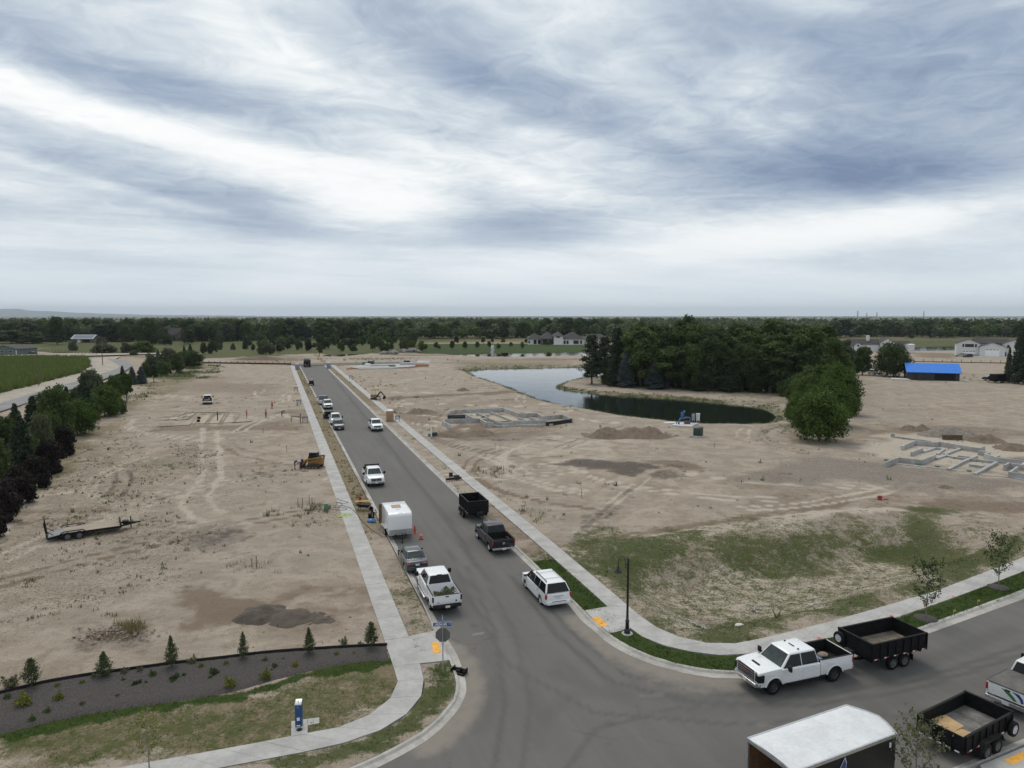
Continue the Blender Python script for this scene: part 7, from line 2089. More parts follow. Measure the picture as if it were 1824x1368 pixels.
# ------------------------------------------------------------------ people
SKIN = M_('skin', (0.36, 0.21, 0.14), 0.6, var=.05)
JEANS = M_('dark_jeans', (0.025, 0.032, 0.055), 0.85, var=.2, scale=8)
BOOT = M_('work_boots', (0.035, 0.026, 0.02), 0.8)
def person(label, pos, rz, joints, shirt, trousers, hat=None, group=None, h=1.75):
	"""A figure grown from a skeleton; joints override the standing pose. x forward, y left."""
	J = dict(pelvis=(0, 0, .95), chest=(0.01, 0, 1.30), neck=(0, 0, 1.48), head=(.02, 0, 1.58), crown=(.02, 0, 1.72), hl=(0, .10, .90), kl=(.03, .11, .50), al=(0, .11, .09), tl=(.16, .12, .03), hr=(0, -.10, .90), kr=(.03, -.11, .50), ar=(0, -.11, .09), tr=(.16, -.12, .03),
			 sl=(0, .19, 1.42), el=(-.02, .25, 1.14), wl=(.08, .27, .90), fl=(.11, .27, .80), sr=(0, -.19, 1.42), er=(-.02, -.25, 1.14), wr=(.08, -.27, .90), fr=(.11, -.27, .80))
	J.update(joints)
	rad_ = dict(pelvis=.125, chest=.145, neck=.06, head=.098, crown=.07, hl=.095, kl=.065, al=.045, tl=.04, hr=.095, kr=.065, ar=.045, tr=.04, sl=.075, el=.048, wl=.036, fl=.035, sr=.075, er=.048, wr=.036, fr=.035)
	names = list(J)
	ed = [('pelvis', 'chest'), ('chest', 'neck'), ('neck', 'head'), ('head', 'crown'), ('pelvis', 'hl'), ('hl', 'kl'), ('kl', 'al'), ('al', 'tl'), ('pelvis', 'hr'), ('hr', 'kr'), ('kr', 'ar'), ('ar', 'tr'), ('chest', 'sl'), ('sl', 'el'), ('el', 'wl'), ('wl', 'fl'), ('chest', 'sr'), ('sr', 'er'), ('er', 'wr'), ('wr', 'fr')]
	me = bpy.data.meshes.new('figure')
	me.from_pydata([J[n] for n in names], [(names.index(a), names.index(b)) for a, b in ed], [])
	tmp = bpy.data.objects.new('tmp_figure', me)
	COL.objects.link(tmp)
	sk = tmp.modifiers.new('skin', 'SKIN')
	for i, n in enumerate(names):
		me.skin_vertices[0].data[i].radius = (rad_[n], rad_[n])
	me.skin_vertices[0].data[0].use_root = True
	tmp.modifiers.new('smooth', 'SUBSURF').levels = 1
	dg = bpy.context.evaluated_depsgraph_get()
	out = bpy.data.meshes.new_from_object(tmp.evaluated_get(dg))
	bpy.data.objects.remove(tmp)
	for m in (shirt, trousers, SKIN, BOOT):
		out.materials.append(m)
	bones = [(Vector(J[a]), Vector(J[b]), a, b) for a, b in ed]
	for p in out.polygons:
		c = p.center
		best = min(bones, key=lambda q: ((c - q[0]) - (q[1] - q[0]) * max(0, min(1, (c - q[0]).dot(q[1] - q[0]) / (q[1] - q[0]).length_squared))).length)
		nm = best[3]
		p.material_index = 2 if nm in ('head', 'crown', 'fl', 'fr', 'wl', 'wr') else 3 if nm in ('tl', 'tr') else 1 if nm in ('hl', 'kl', 'al', 'hr', 'kr', 'ar') else 0
		p.use_smooth = True
	root = thing('person', label, 'person', pos, rz, group)
	k = h / 1.75
	root.scale = (k, k, k)
	link('body', out, root)
	hd = Vector(J['head'])
	up = (Vector(J['crown']) - hd).normalized()
	q = MB()
	c = hd + up * .07
	q.ball(tuple(c), .118, 8, (1.05, .95, .85))
	if hat is not None:
		q.ball(tuple(c - up * .02 + Vector((.05, 0, 0))), .15, 8, (1.1, 1, .12))
	q.build('hard_hat' if hat is not None else 'hair', hat or M_('hair', (.03, .02, .015), .7), root, smooth=60)
	return root
HIVIS = M_('orange_shirt', (0.62, 0.115, 0.03), 0.8, var=.08, scale=6)
HIVIS2 = M_('amber_shirt', (0.60, 0.20, 0.05), 0.8, var=.08, scale=6)
TEAL = M_('teal_shirt', (0.045, 0.13, 0.15), 0.85, var=.1, scale=6)
GREYS = M_('grey_shirt', (0.10, 0.11, 0.125), 0.85, var=.1, scale=6)
BLACKS = M_('black_shirt', (0.012, 0.012, 0.014), 0.9, var=.2, scale=6)
PALE = M_('pale_shirt', (0.42, 0.37, 0.41), 0.85, var=.08, scale=6)
BENT = dict(chest=(.30, 0, 1.14), neck=(.46, 0, 1.16), head=(.55, 0, 1.13), crown=(.67, 0, 1.08), sl=(.36, .19, 1.14), el=(.42, .22, .86), wl=(.50, .18, .62), fl=(.53, .17, .53), sr=(.36, -.19, 1.14), er=(.42, -.22, .86), wr=(.50, -.18, .62), fr=(.53, -.17, .53))
STEP = dict(kl=(.16, .11, .52), al=(.20, .11, .10), tl=(.34, .12, .05), kr=(-.04, -.11, .50), ar=(-.20, -.11, .12), tr=(-.06, -.12, .05))
REACH = dict(el=(.16, .24, 1.20), wl=(.36, .18, 1.12), fl=(.44, .17, 1.10), er=(.16, -.24, 1.20), wr=(.36, -.18, 1.12), fr=(.44, -.17, 1.10))
WG = 'workers on the footing trenches'
for (px, py, rz, j, sh, hat, lab) in [
	(440, 746, 200, REACH, HIVIS, HIVIS, 'person in a bright orange shirt at the left part of the footing trenches'),
	(474, 745, 160, {}, HIVIS2, None, 'person in an amber shirt standing upright between two orange clad workers'),
	(485, 730, 250, STEP, HIVIS, HIVIS, 'person in an orange shirt standing farthest back on the trenches'),
	(502, 743, 40, BENT, GREYS, None, 'person in dark grey bending by the right end of the trenches'),
	(388, 750, 180, REACH, TEAL, None, 'person in teal standing among the parallel footing forms'),
]:
	p = at(px, py)
	person(lab, (p.x, p.y, .12), R(rz), j, sh, JEANS, hat, WG)
p = at(664, 930)
person('person in black bending over a blue tarp beside the white cargo trailer', (p.x, p.y, ZK), R(-60), BENT, BLACKS, BLACKS, M_('cap_pale', (.45, .42, .38), .8))
p = at(531, 838)
person('person in black crouching over in front of the skid loader', (p.x - .5, p.y + .2, .1), R(20), BENT, BLACKS, JEANS, None)
person('person in a pale shirt stooping beside the skid loader bucket', (p.x + .35, p.y + .1, .1), R(160), BENT, PALE, JEANS, M_('cap_dark', (.04, .04, .05), .8))
# ------------------------------------------------------------------ machines
YEL = M_('machine_yellow', (0.24, 0.125, 0.028), 0.5, var=.14, scale=3)
JDG = M_('machine_green', (0.035, 0.095, 0.035), 0.5, var=.1, scale=3)
TRACK = M_('track_rubber', (0.035, 0.031, 0.027), 0.9, var=.3, scale=6)
p = at(556, 836)
sk = thing('skid_loader', 'yellow tracked skid loader with black cab beside the left footpath', 'skid loader', (p.x, p.y + .7, .08), R(178))
for s in (1, -1):
	q = MB()
	q.prism([(-1.05, .12), (-.85, 0), (.75, 0), (1.0, .16), (1.0, .34), (.2, .62), (-.3, .70), (-.95, .58), (-1.1, .36)], s * .78 - .2, s * .78 + .2, 'y')
	q.build('track', TRACK, sk, bev=.04)
	q = MB()
	for x in (-.6, -.2, .2, .6):
		q.cyl((x, s * .99, .18), (x, s * 1.0, .18), .12, n=8)
	q.build('roller', YEL, sk)
	q = MB()
	q.beam((-1.25, s * .72, 1.50), (.75, s * .72, 1.15), .14, .24)
	q.beam((.75, s * .72, 1.15), (1.35, s * .72, .45), .14, .22)
	q.beam((-1.25, s * .72, 1.55), (-1.05, s * .72, .6), .14, .22)
	q.build('lift_arm', YEL, sk, bev=.02)
q = MB(); q.hexa([(-1.3, -.56, .5), (.7, -.56, .4), (.7, .56, .4), (-1.3, .56, .5)], [(-1.25, -.56, 1.35), (.5, -.56, .95), (.5, .56, .95), (-1.25, .56, 1.35)]); q.build('body', YEL, sk, bev=.04)
q = MB(); q.hexa([(-.75, -.50, 1.0), (.62, -.50, .9), (.62, .50, .9), (-.75, .50, 1.0)], [(-.6, -.46, 2.02), (.40, -.46, 2.05), (.40, .46, 2.05), (-.6, .46, 2.02)]); q.build('cab', TRIM, sk, bev=.05)
panel_on([(.633, -.42, 1.05), (.633, .42, 1.05), (.435, .38, 1.92), (.435, -.38, 1.92)], .012).build('windscreen', GLASS_G, sk, smooth=0)
for s in (1, -1):
	pts = [(-.60, s * .499, 1.15), (.48, s * .499, 1.10), (.34, s * .468, 1.92), (-.52, s * .468, 1.92)]
	panel_on(pts if s < 0 else pts[::-1], .012).build('side_window', GLASS, sk, smooth=0)
q = MB(); q.box(-.62, .45, -.5, .5, 2.05, 2.12); q.build('cab_roof', M_('roof_grey', (.22, .22, .22), .6), sk, bev=.03)
q = MB(); q.box(1.3, 1.42, -.85, .85, .12, .85); q.cyl((1.5, 0, .1), (1.5, 0, 1.1), .16, n=10); q.cyl((1.5, 0, .1), (1.5, 0, .25), .42, .30, 10); q.build('auger_attachment', STEELK2, sk)
p = at(668, 713)
ex = thing('mini_excavator', 'small green and yellow excavator digging beside the right footpath', 'excavator', (p.x, p.y + .5, .1), R(-25))
for s in (1, -1):
	q = MB(); q.prism([(-.95, .15), (-.75, 0), (.75, 0), (.95, .15), (.95, .38), (.75, .52), (-.75, .52), (-.95, .38)], s * .62 - .16, s * .62 + .16, 'y'); q.build('track', TRACK, ex, bev=.03)
q = MB(); q.hexa([(-.95, -.72, .60), (.6, -.72, .60), (.6, .72, .60), (-.95, .72, .60)], [(-.9, -.65, 1.30), (.5, -.65, 1.15), (.5, .65, 1.15), (-.9, .65, 1.30)]); q.build('body', YEL, ex, bev=.06)
q = MB()
for x, y in ((-.5, .55), (-.5, -.5), (.5, .55), (.5, -.5)):
	q.cyl((x, y, 1.1), (x, y, 2.35), .03, n=6)
q.box(-.65, .65, -.6, .65, 2.33, 2.43); q.build('canopy', JDG, ex, bev=.02)
q = MB(); q.beam((.5, 0, .9), (1.6, 0, 2.0), .2, .25); q.beam((1.6, 0, 2.0), (2.6, 0, 1.0), .16, .2); q.build('boom', STEELK2, ex)
q = MB(); q.hexa([(2.3, -.3, .2), (2.8, -.3, .3), (2.8, .3, .3), (2.3, .3, .2)], [(2.4, -.3, .9), (2.75, -.3, 1.0), (2.75, .3, 1.0), (2.4, .3, .9)]); q.build('bucket', STEELK, ex)
q = MB(); q.beam((.9, -.8, .25), (.9, .8, .25), .08, .4); q.build('dozer_blade', STEELK2, ex)
# ------------------------------------------------------------------ street furniture
p = at(1117, 1132)
lp = thing('street_lamp', 'black gooseneck street lamp with bell shade on the right corner', 'street lamp', (p.x, p.y, ZK))
LAMPK = M_('lamp_black', (0.010, 0.011, 0.012), 0.35, var=.2, scale=6)
q = MB(); q.lathe([(0, .06), (.33, .06), (.37, .0), (.37, -.1)], 18); q.build('footing', MATS['concrete'], lp, smooth=30)
q = MB(); q.lathe([(.20, .06), (.19, .26), (.12, .34), (.13, .40), (.115, .78), (.135, .80), (.135, .86), (.085, .92), (.075, 1.3), (.06, 4.80), (.065, 4.82), (.03, 4.90), (0, 4.92)], 14); q.build('pole', LAMPK, lp, smooth=40)
q = MB(); q.tube([(-.04, 0, 4.22), (-.14, 0, 4.25), (-.16, 0, 4.62), (-.26, 0, 4.92), (-.42, 0, 5.0), (-.56, 0, 4.90), (-.62, 0, 4.66), (-.62, 0, 4.42)], .024, 7); q.cyl((-.05, 0, 4.5), (-.17, 0, 4.5), .03); q.build('arm', LAMPK, lp, smooth=60)
q = MB(); q.lathe([(.03, .02), (.06, .0), (.07, -.10), (.10, -.14), (.12, -.28), (.22, -.38), (.255, -.46), (.25, -.47), (.20, -.38), (.08, -.28), (0, -.27)], 18, c=(-.62, 0, 4.44)); q.build('lamp_shade', LAMPK, lp, smooth=40)
q = MB(); q.ball((-.62, 0, 4.06), .09, 8); q.build('lamp_bulb', AMBER, lp)
p = at(789.3, 1204)
ssn = thing('stop_sign', 'grey back of a stop sign with a blue street name plate on the corner', 'street sign', (p.x, p.y, ZK))
POSTG = M_('galvanised_post', (0.36, 0.37, 0.38), 0.45, metal=.5, var=.1, scale=6)
q = MB(); q.cyl((0, 0, -.2), (0, 0, 3.25), .030, n=8); q.build('post', POSTG, ssn)
q = MB(); oc = [(math.cos(R(22.5 + 45 * i)) * .43, 2.24 + math.sin(R(22.5 + 45 * i)) * .43) for i in range(8)]; q.prism(oc, .034, .040, 'y'); q.build('octagon_plate', M_('sign_back', (0.115, 0.113, 0.110), 0.6, var=.06, scale=3), ssn, smooth=0)
q = MB(); q.prism([(a * .985, 2.24 + (c - 2.24) * .985) for a, c in oc], .040, .044, 'y'); q.build('octagon_face', M_('sign_red', (.34, .02, .02), .5), ssn, smooth=0)
text_part('STOP', 'lettering', .30, WHT, ssn, (0, .047, 2.24), (R(90), 0, R(180)), .002)
ang_n = -math.atan2(p.x, p.y)
NP = link('name_plate', None, ssn, (0, 0, 0), R(3))
q = MB(); q.box(-.52, .50, -.012, .012, 2.76, 2.98)
PLB = M_('plate_blue', (0.020, 0.075, 0.30), 0.45, var=.04)
npm = q.mesh('name_plate', PLB, smooth=0)
bpy.data.objects.remove(NP)
NP = link('name_plate', npm, ssn, (0, 0, 0), R(4))
q = MB(); q.box(-.53, .51, -.009, .009, 2.75, 2.99); q.build('white_border', WHT, NP, smooth=0)
text_part('LAKEHAVEN', 'lettering', .20, WHT, NP, (-.10, -.014, 2.865), (R(90), 0, 0), .002, .60, .007)
text_part('DR', 'lettering', .11, WHT, NP, (.40, -.014, 2.88), (R(90), 0, 0), .002, .8)
q = MB(); q.box(-.012, .012, -.45, .45, 3.02, 3.24); q.build('name_plate', PLB, ssn, smooth=0, rz=R(7.6))
p = at(533, 1297)
bp_ = thing('drinking_fountain', 'tall blue pedestal with a sloped steel top standing on a small concrete pad', 'pedestal', (p.x, p.y, .16), R(4))
PBL = M_('pedestal_blue', (0.012, 0.065, 0.18), 0.4, var=.05, scale=2)
q = MB(); q.box(-.16, .16, -.13, .13, 0, 1.08); q.build('cabinet', PBL, bp_, bev=.01)
q = MB(); q.hexa([(-.17, -.14, 1.08), (.17, -.14, 1.08), (.17, .15, 1.08), (-.17, .15, 1.08)], [(-.16, -.13, 1.12), (.16, -.13, 1.12), (.16, .14, 1.26), (-.16, .14, 1.26)]); q.build('steel_top', ALU, bp_, bev=.01)
q = MB(); q.cyl((0, -.02, 1.17), (0, -.02, 1.28), .02); q.cyl((0, -.141, .98), (0, -.155, .98), .025); q.build('tap', CHROME, bp_)
q = MB(); q.box(-.07, .07, -.146, -.139, .30, .46); q.build('notice', WHT, bp_, smooth=0)
q = MB(); q.box(-.09, .09, -.146, -.139, .02, .08); q.build('label', WHT, bp_, smooth=0)
q = MB()
for pts in (PP('519,1290 548,1285 548,1312 519,1316.5'), PP('548.5,1285 569,1283 569,1293 548.5,1297')):
	q.hexa([(v.x, v.y, 0) for v in pts], [(v.x, v.y, .152) for v in pts])
pd = q.build('fountain_pad', MATS['concrete'], None, smooth=0)
tag(pd, 'L shaped concrete pad under the blue pedestal on the corner lawn', 'concrete pad')
pc = at(533.5, 1305)
q = MB(); q.lathe([(0, .158), (.10, .158), (.11, .152)], 14, c=(pc.x, pc.y, 0)); q.lathe([(.115, .158), (.15, .158), (.155, .15)], 14, c=(pc.x, pc.y, 0)); q.build('floor_drain', STEELK2, pd)
for (px, py, say) in ((739, 948.5, 'orange traffic cone right at the white cargo trailer corner'), (750, 960.5, 'orange traffic cone with white band, nearer the camera than the other one')):
	p = at(px, py)
	cn = thing('traffic_cone', say, 'traffic cone', (p.x, p.y, 0), .3)
	ORG = M_('cone_orange', (0.60, 0.075, 0.02), 0.5, var=.06)
	q = MB(); q.lathe([(.135, .03), (.035, .72), (0, .725)], 14); q.build('body', ORG, cn, smooth=40)
	q = MB(); q.box(-.18, .18, -.18, .18, 0, .035); q.build('base', ORG if px < 745 else TRIM, cn, bev=.01)
	if px > 745:
		for (a, c) in ((.36, .46), (.54, .60)):
			q = MB(); f = lambda z: .140 - .100 * (z - .03) / .69
			q.lathe([(f(a), a), (f(c), c)], 14); q.build('white_band', WHT, cn, smooth=40)
p = at(641.5, 897)
hy = thing('fire_hydrant', 'red fire hydrant in the dry verge above the cargo trailer', 'fire hydrant', (p.x, p.y, ZK))
HR = M_('hydrant_red', (0.30, 0.025, 0.025), 0.45, var=.08)
q = MB(); q.lathe([(.17, 0), (.17, .06), (.11, .07), (.11, .52), (.14, .54), (.14, .58), (.11, .66), (.03, .72), (.03, .78), (0, .79)], 14); q.build('body', HR, hy, smooth=40)
q = MB(); q.cyl((-.2, 0, .42), (.2, 0, .42), .06); q.cyl((0, -.22, .38), (0, 0, .38), .075); q.build('outlet', HR, hy)
WOODT = M_('post_wood', (0.115, 0.09, 0.065), 0.9, var=.2, scale=5)
for (px, py, w, hh, body, roof, say) in ((694, 752, 1.15, 2.2, (.36, .22, .12), WHT, 'tan portable toilet with white roof beside the right footpath'), (585, 657, 1.2, 2.3, (.20, .235, .27), M_('roof_pale', (.5, .52, .54), .6), 'grey blue portable toilet in the middle of the street end, right of the dump truck'), (529, 659, 1.15, 2.2, (.20, .225, .25), MATS['roof_pale'], 'grey portable toilet on the left verge at the street end')):
	p = at(px, py)
	pt = thing('portable_toilet', say, 'portable toilet', (p.x, p.y + .5, .1), R(-8))
	bmt = M_('toilet_shell', body, .6, var=.05)
	q = MB(); q.box(-w / 2, w / 2, -w / 2, w / 2, .0, hh - .18); q.build('cabin', bmt, pt, bev=.03)
	q = MB(); q.hexa([(-w / 2 - .03, -w / 2 - .03, hh - .18), (w / 2 + .03, -w / 2 - .03, hh - .18), (w / 2 + .03, w / 2 + .03, hh - .18), (-w / 2 - .03, w / 2 + .03, hh - .18)], [(-w / 2 + .2, -w / 2 + .2, hh + .02), (w / 2 - .2, -w / 2 + .2, hh + .02), (w / 2 - .2, w / 2 - .2, hh + .02), (-w / 2 + .2, w / 2 - .2, hh + .02)]); q.build('roof', roof, pt, bev=.03)
	q = MB(); q.box(-w / 2 + .14, w / 2 - .14, -w / 2 - .03, -w / 2 - .005, .12, hh - .30); dr = q.build('door', bmt, pt, bev=.01)
	q = MB(); q.box(w / 2 - .26, w / 2 - .20, -w / 2 - .06, -w / 2 - .03, .95, 1.1); q.build('handle', TRIM, dr)
SIGNW = M_('lot_sign_panel', (0.42, 0.43, 0.45), .6, var=.15, scale=4)
for (px, py, say) in ((708, 752, 'black framed lot sign with pale panel right of the tan toilet'), (543.5, 754, 'black framed lot sign nearest the camera on the left footpath side'), (532.5, 722, 'black framed lot sign second up the left side'), (674, 715, 'black framed lot sign below the small excavator'), (527, 698, 'small dark lot stake sign farthest up the left side'), (625, 676, 'dark lot sign in weeds far up the right side')):
	p = at(px, py)
	ls = thing('lot_sign', say, 'lot sign', (p.x, p.y, .1), STREET - R(90) - R(8), 'lot signs along the street')
	q = MB()
	for s in (1, -1):
		q.box(s * .42 - .04, s * .42 + .04, -.04, .04, 0, 1.05)
	q.box(-.52, .52, -.05, .05, 1.0, 1.14); q.build('frame', STEELK, ls, smooth=0)
	q = MB(); q.box(-.36, .36, -.015, .015, .38, .94); q.build('sign_panel', SIGNW, ls, smooth=0)
p = at(742, 720)
ls = thing('tripod_stand', 'thin dark stand with a flat top alone on the right lots', 'stand', (p.x, p.y, .1))
q = MB()
for a in range(3):
	q.cyl((math.cos(a * 2.1) * .6, math.sin(a * 2.1) * .6, 0), (0, 0, 1.5), .03, n=5)
q.build('legs', POSTG, ls); q = MB(); q.box(-.7, .7, -.3, .3, 1.5, 1.62); q.build('top', STEELK, ls)
p, p_2 = at(535.3, 754), at(519, 752)
wr = thing('wooden_barricade', 'wooden post with a long low rail at the right end of the trenches', 'barricade', (p.x, p.y, .1))
q = MB(); q.box(-.07, .07, -.07, .07, 0, 1.65); q.build('post', WOODT, wr)
q = MB(); q.beam((0, 0, 1.1), (p_2.x - p.x, p_2.y - p.y, 1.05), .05, .14); q.build('rail', WOODT, wr)
q = MB(); q.box(p_2.x - p.x - .05, p_2.x - p.x + .05, p_2.y - p.y - .05, p_2.y - p.y + .05, 0, 1.05); q.build('post', WOODT, wr)
for (px, py, h, say) in ((469, 773, 1.0, 'short wooden stake below the trenches on the left lot'), (511, 806, 1.0, 'thin wooden stake left of the skid loader'), (457, 1012, .9, 'wooden stake in weeds low on the left lot'), (449, 1012, .7, 'green metal stake beside the wooden one low on the left lot'), (1036, 888, 1.0, 'thin wooden stake on the right lot before the dark patch'), (882, 800, .9, 'thin stake right of the street among the right lots'), (891, 800, .7, 'short stake beside the thin one on the right lots'), (1272, 800, .9, 'pale green pipe stub below the green transformer'), (887, 843, .9, 'stake among weeds by the right footpath'), (897, 841, .8, 'red topped stake among weeds by the right footpath'), (531, 905, 1.0, 'leftmost stake in the weedy patch by the green pedestal'), (539, 903, .9, 'second stake in the weedy patch by the green pedestal'), (551, 900, 1.0, 'tall stake in the middle of the weedy patch by the green pedestal'), (556, 901, .8, 'yellow topped stake in the weedy patch by the green pedestal')):
	p = at(px, py)
	q = MB(); q.box(-.025, .025, -.025, .025, -.1, h)
	tag(q.build('stake', JDG if 'green' in say[:12] else WOODT, None, smooth=0, loc=(p.x, p.y, .1)), say, 'stake')
p = at(581, 912)
up = thing('utility_pedestal', 'pale green utility pedestal in weeds beside the left footpath', 'utility box', (p.x, p.y, .1), R(10))
PGR = M_('pedestal_green', (0.085, 0.19, 0.125), .5, var=.05)
q = MB(); q.box(-.2, .2, -.17, .17, 0, .70); q.build('cabinet', PGR, up, bev=.02); q = MB(); q.box(-.22, .22, -.19, .19, .70, .78); q.build('lid', PGR, up, bev=.02)
p = at(1245, 779)
tr_ = thing('transformer_box', 'dark green transformer cabinet on a round concrete pad by the pond', 'transformer', (p.x, p.y + .5, .1), R(-30))
TGN = M_('transformer_green', (0.018, 0.040, 0.028), .5, var=.1)
q = MB(); q.lathe([(0, .14), (1.15, .14), (1.2, 0)], 18); q.build('pad', MATS['concrete'], tr_)
q = MB(); q.box(-.62, .62, -.15, .72, .14, 1.50); q.build('tank', TGN, tr_, bev=.02)
q = MB(); q.hexa([(-.68, -.62, .14), (.68, -.62, .14), (.68, -.15, .14), (-.68, -.15, .14)], [(-.68, -.55, 1.42), (.68, -.55, 1.42), (.68, -.15, 1.66), (-.68, -.15, 1.66)]); q.build('door', TGN, tr_, bev=.02)
p = at(1231, 779)
q = MB(); q.lathe([(.22, 0), (.22, .28), (.10, .34), (0, .34)], 12); q.box(-.5, -.2, -.1, .1, 0, .12)
tag(q.build('pipe_cap', SIGNW, None, loc=(p.x, p.y, .1)), 'pale pipe stub with a blue cap left of the green transformer', 'pipe stub')
# irrigation pump on its slab
pad = PP('1196.4,760.7 1231,763 1244,757 1206,756')
c = (pad[0] + pad[2]) / 2
pu = thing('irrigation_pump', 'blue irrigation pump with grey control cabinets on a white slab at the pond edge', 'pump', (c.x, c.y, .1))
q = MB(); q.hexa([(v.x - c.x, v.y - c.y, 0) for v in pad], [(v.x - c.x, v.y - c.y, .28) for v in pad]); q.build('slab', M_('new_concrete', (.52, .52, .51), .8, var=.05), pu, smooth=0)
BLU = M_('pump_blue', (0.035, 0.105, 0.27), .4, var=.1)
q = MB(); q.tube([(-1.25, -.35, .28), (-1.25, -.35, .75), (-.95, -.2, 1.25), (-.55, 0, 1.5), (-.5, 0, 2.0), (-.2, .1, 2.45)], .16, 9); q.tube([(-.6, 0, 1.3), (.2, .1, 1.45), (.9, .2, 1.4), (1.0, .2, .7)], .14, 8); q.cyl((-.55, 0, 1.7), (-.55, 0, 2.4), .30, n=12); q.ball((-.2, .1, 2.5), .24, 8); q.build('pump_pipe', BLU, pu, smooth=50)
q = MB(); q.cyl((-.1, .2, .55), (.9, .2, .55), .26, n=12); q.box(-.2, 1.0, -.1, .5, .28, .36); q.build('motor', M_('rust_red', (.16, .05, .03), .7, var=.2), pu)
q = MB(); q.box(1.25, 1.75, -.1, .35, .9, 2.1); q.cyl((1.3, .1, .28), (1.3, .1, .9), .04); q.cyl((1.7, .1, .28), (1.7, .1, .9), .04); q.build('control_cabinet', M_('cabinet_grey', (.24, .27, .25), .5), pu, bev=.03)
q = MB(); q.box(1.95, 2.5, -.5, -.05, .95, 2.15); q.box(1.88, 2.57, -.57, .02, 2.15, 2.25); q.cyl((2.0, -.3, .28), (2.0, -.3, .95), .04); q.cyl((2.45, -.3, .28), (2.45, -.3, .95), .04); q.build('meter_cabinet', M_('cabinet_white', (.55, .57, .58), .5), pu, bev=.02)
q = MB(); q.cyl((-1.6, -.2, .28), (-1.6, -.2, .7), .08); q.build('valve_post', STEELK, pu)
p = at(1193, 754.5)
q = MB(); q.box(-1.1, 1.1, -.8, .8, -.1, .12); tag(q.build('concrete_pad', MATS['new_concrete'], None, smooth=0, loc=(p.x, p.y, .1), rz=.2), 'small pale slab left of the blue pump at the pond edge', 'concrete pad')
# small things on and by the street
def small(name, label, cat, px, py, build, z=.1, rz=0.0, mats=None, bev=.01, group=None):
	p = at(px, py)
	b = MB()
	build(b)
	return tag(b.build(name, mats, None, bev=bev, loc=(p.x, p.y, z), rz=rz), label, cat, group)
wb_ = thing('wheelbarrow', 'dark wheelbarrow with yellow boards across it in the dry verge', 'wheelbarrow', at(649, 911) + Vector((0, 0, ZK)), R(-10))
q = MB(); q.hexa([(-.45, -.25, .35), (.45, -.2, .35), (.45, .2, .35), (-.45, .25, .35)], [(-.75, -.42, .72), (.7, -.36, .68), (.7, .36, .68), (-.75, .42, .72)]); q.build('tray', STEELK2, wb_)
q = MB(); q.cyl((.75, -.06, .22), (.75, .06, .22), .22, n=12); q.build('wheel', RUBBER, wb_)
q = MB(); q.beam((.8, -.15, .25), (-1.1, -.32, .62), .04, .04); q.beam((.8, .15, .25), (-1.1, .32, .62), .04, .04); q.beam((-.5, -.28, .5), (-.55, -.28, .0), .04, .04); q.beam((-.5, .28, .5), (-.55, .28, .0), .04, .04); q.build('handle', STEELK, wb_)
p = at(649, 905)
q = MB(); q.box(-.8, .8, -.10, .10, .80, .84); q.box(-.7, .85, .16, .34, .80, .84)
tag(q.build('yellow_board', M_('yellow_board', (.46, .26, .04), .7), None, loc=(p.x, p.y - .9, ZK), rz=R(8)), 'two yellow boards laid across the dark wheelbarrow', 'boards')
small('blue_tarp', 'crumpled blue tarp over a dark pile at the feet of the bending worker', 'tarp', 662, 932, lambda b: b.ball((0, 0, .12), .42, 7, (1.1, .8, .55)), ZK, 0, M_('tarp_blue', (.05, .19, .42), .5, var=.2, scale=5))
small('tool_bag', 'black tool bag beside the bending worker', 'bag', 660.5, 925, lambda b: b.cbox((0, 0, .25), (.5, .4, .5)), ZK, .3, STEELK, .06)
small('bucket', 'pale plastic bucket on the kerb by the cargo trailer', 'bucket', 677.5, 925, lambda b: b.lathe([(0, 0), (.14, 0), (.17, .36), (.15, .36), (.12, .03), (0, .03)], 12), ZK, 0, SIGNW, 0)
small('kerb_bracket', 'black metal inlet frame lying in the gutter at the left corner', 'metal frame', 818, 1199, lambda b: (b.box(-.42, .42, -.03, .03, .0, .30), b.box(-.42, -.36, -.25, .25, .0, .28), b.box(.36, .42, -.25, .25, .0, .28), b.box(-.42, .42, -.28, -.22, .0, .10), b.box(-.1, .1, -.2, .2, .18, .24)), .02, R(-25), STEELK)
def rake(b):
	b.box(-1.0, 1.0, -.06, .06, .15, .40)
	for i in range(7):
		b.beam((-.95 + i * .316, 0, .2), (-.95 + i * .316, -.35, .02), .05, .05)
	b.beam((-.5, 0, .35), (0, .9, .5), .08, .08); b.beam((.5, 0, .35), (0, .9, .5), .08, .08); b.box(-.2, .2, .8, 1.1, .3, .8); b.box(.3, .9, .3, .8, .1, .5)
small('grading_rake', 'black toothed grading attachment left on the right verge', 'attachment', 808, 858, rake, ZK, R(25), STEELK2)
q = MB()
for (sx, sy, r_) in ((611, 920.5, .42), (619, 918, .34), (605, 922.5, .26), (626, 919, .22), (615, 922, .2)):
	v = at(sx, sy)
	q.lathe([(0, .1422), (r_ * .7, .1418), (r_, .1414)], 12, c=(v.x, v.y, 0))
tag(q.build('paint_marking', M_('lime_paint', (.24, .32, .08), .8, var=.3, scale=4), None, smooth=0), kind='stuff')
def hose(pts, name, label, m, r=.022, z=.16):
	q = MB(); q.tube([(v.x, v.y, z + .01 * (i % 2)) for i, v in enumerate(spline(PP(pts), 5))], r, 5)
	return tag(q.build(name, m, None, smooth=60), label, 'hose')
CBL = M_('cable_blue', (.07, .10, .16), .6)
hose('584,909 600,911 615,911 617,908 603,906 610,901 600,897 612,899 620,897 604,893 600,889', 'air_hose', 'dark blue hose tangled across the left footpath', CBL)
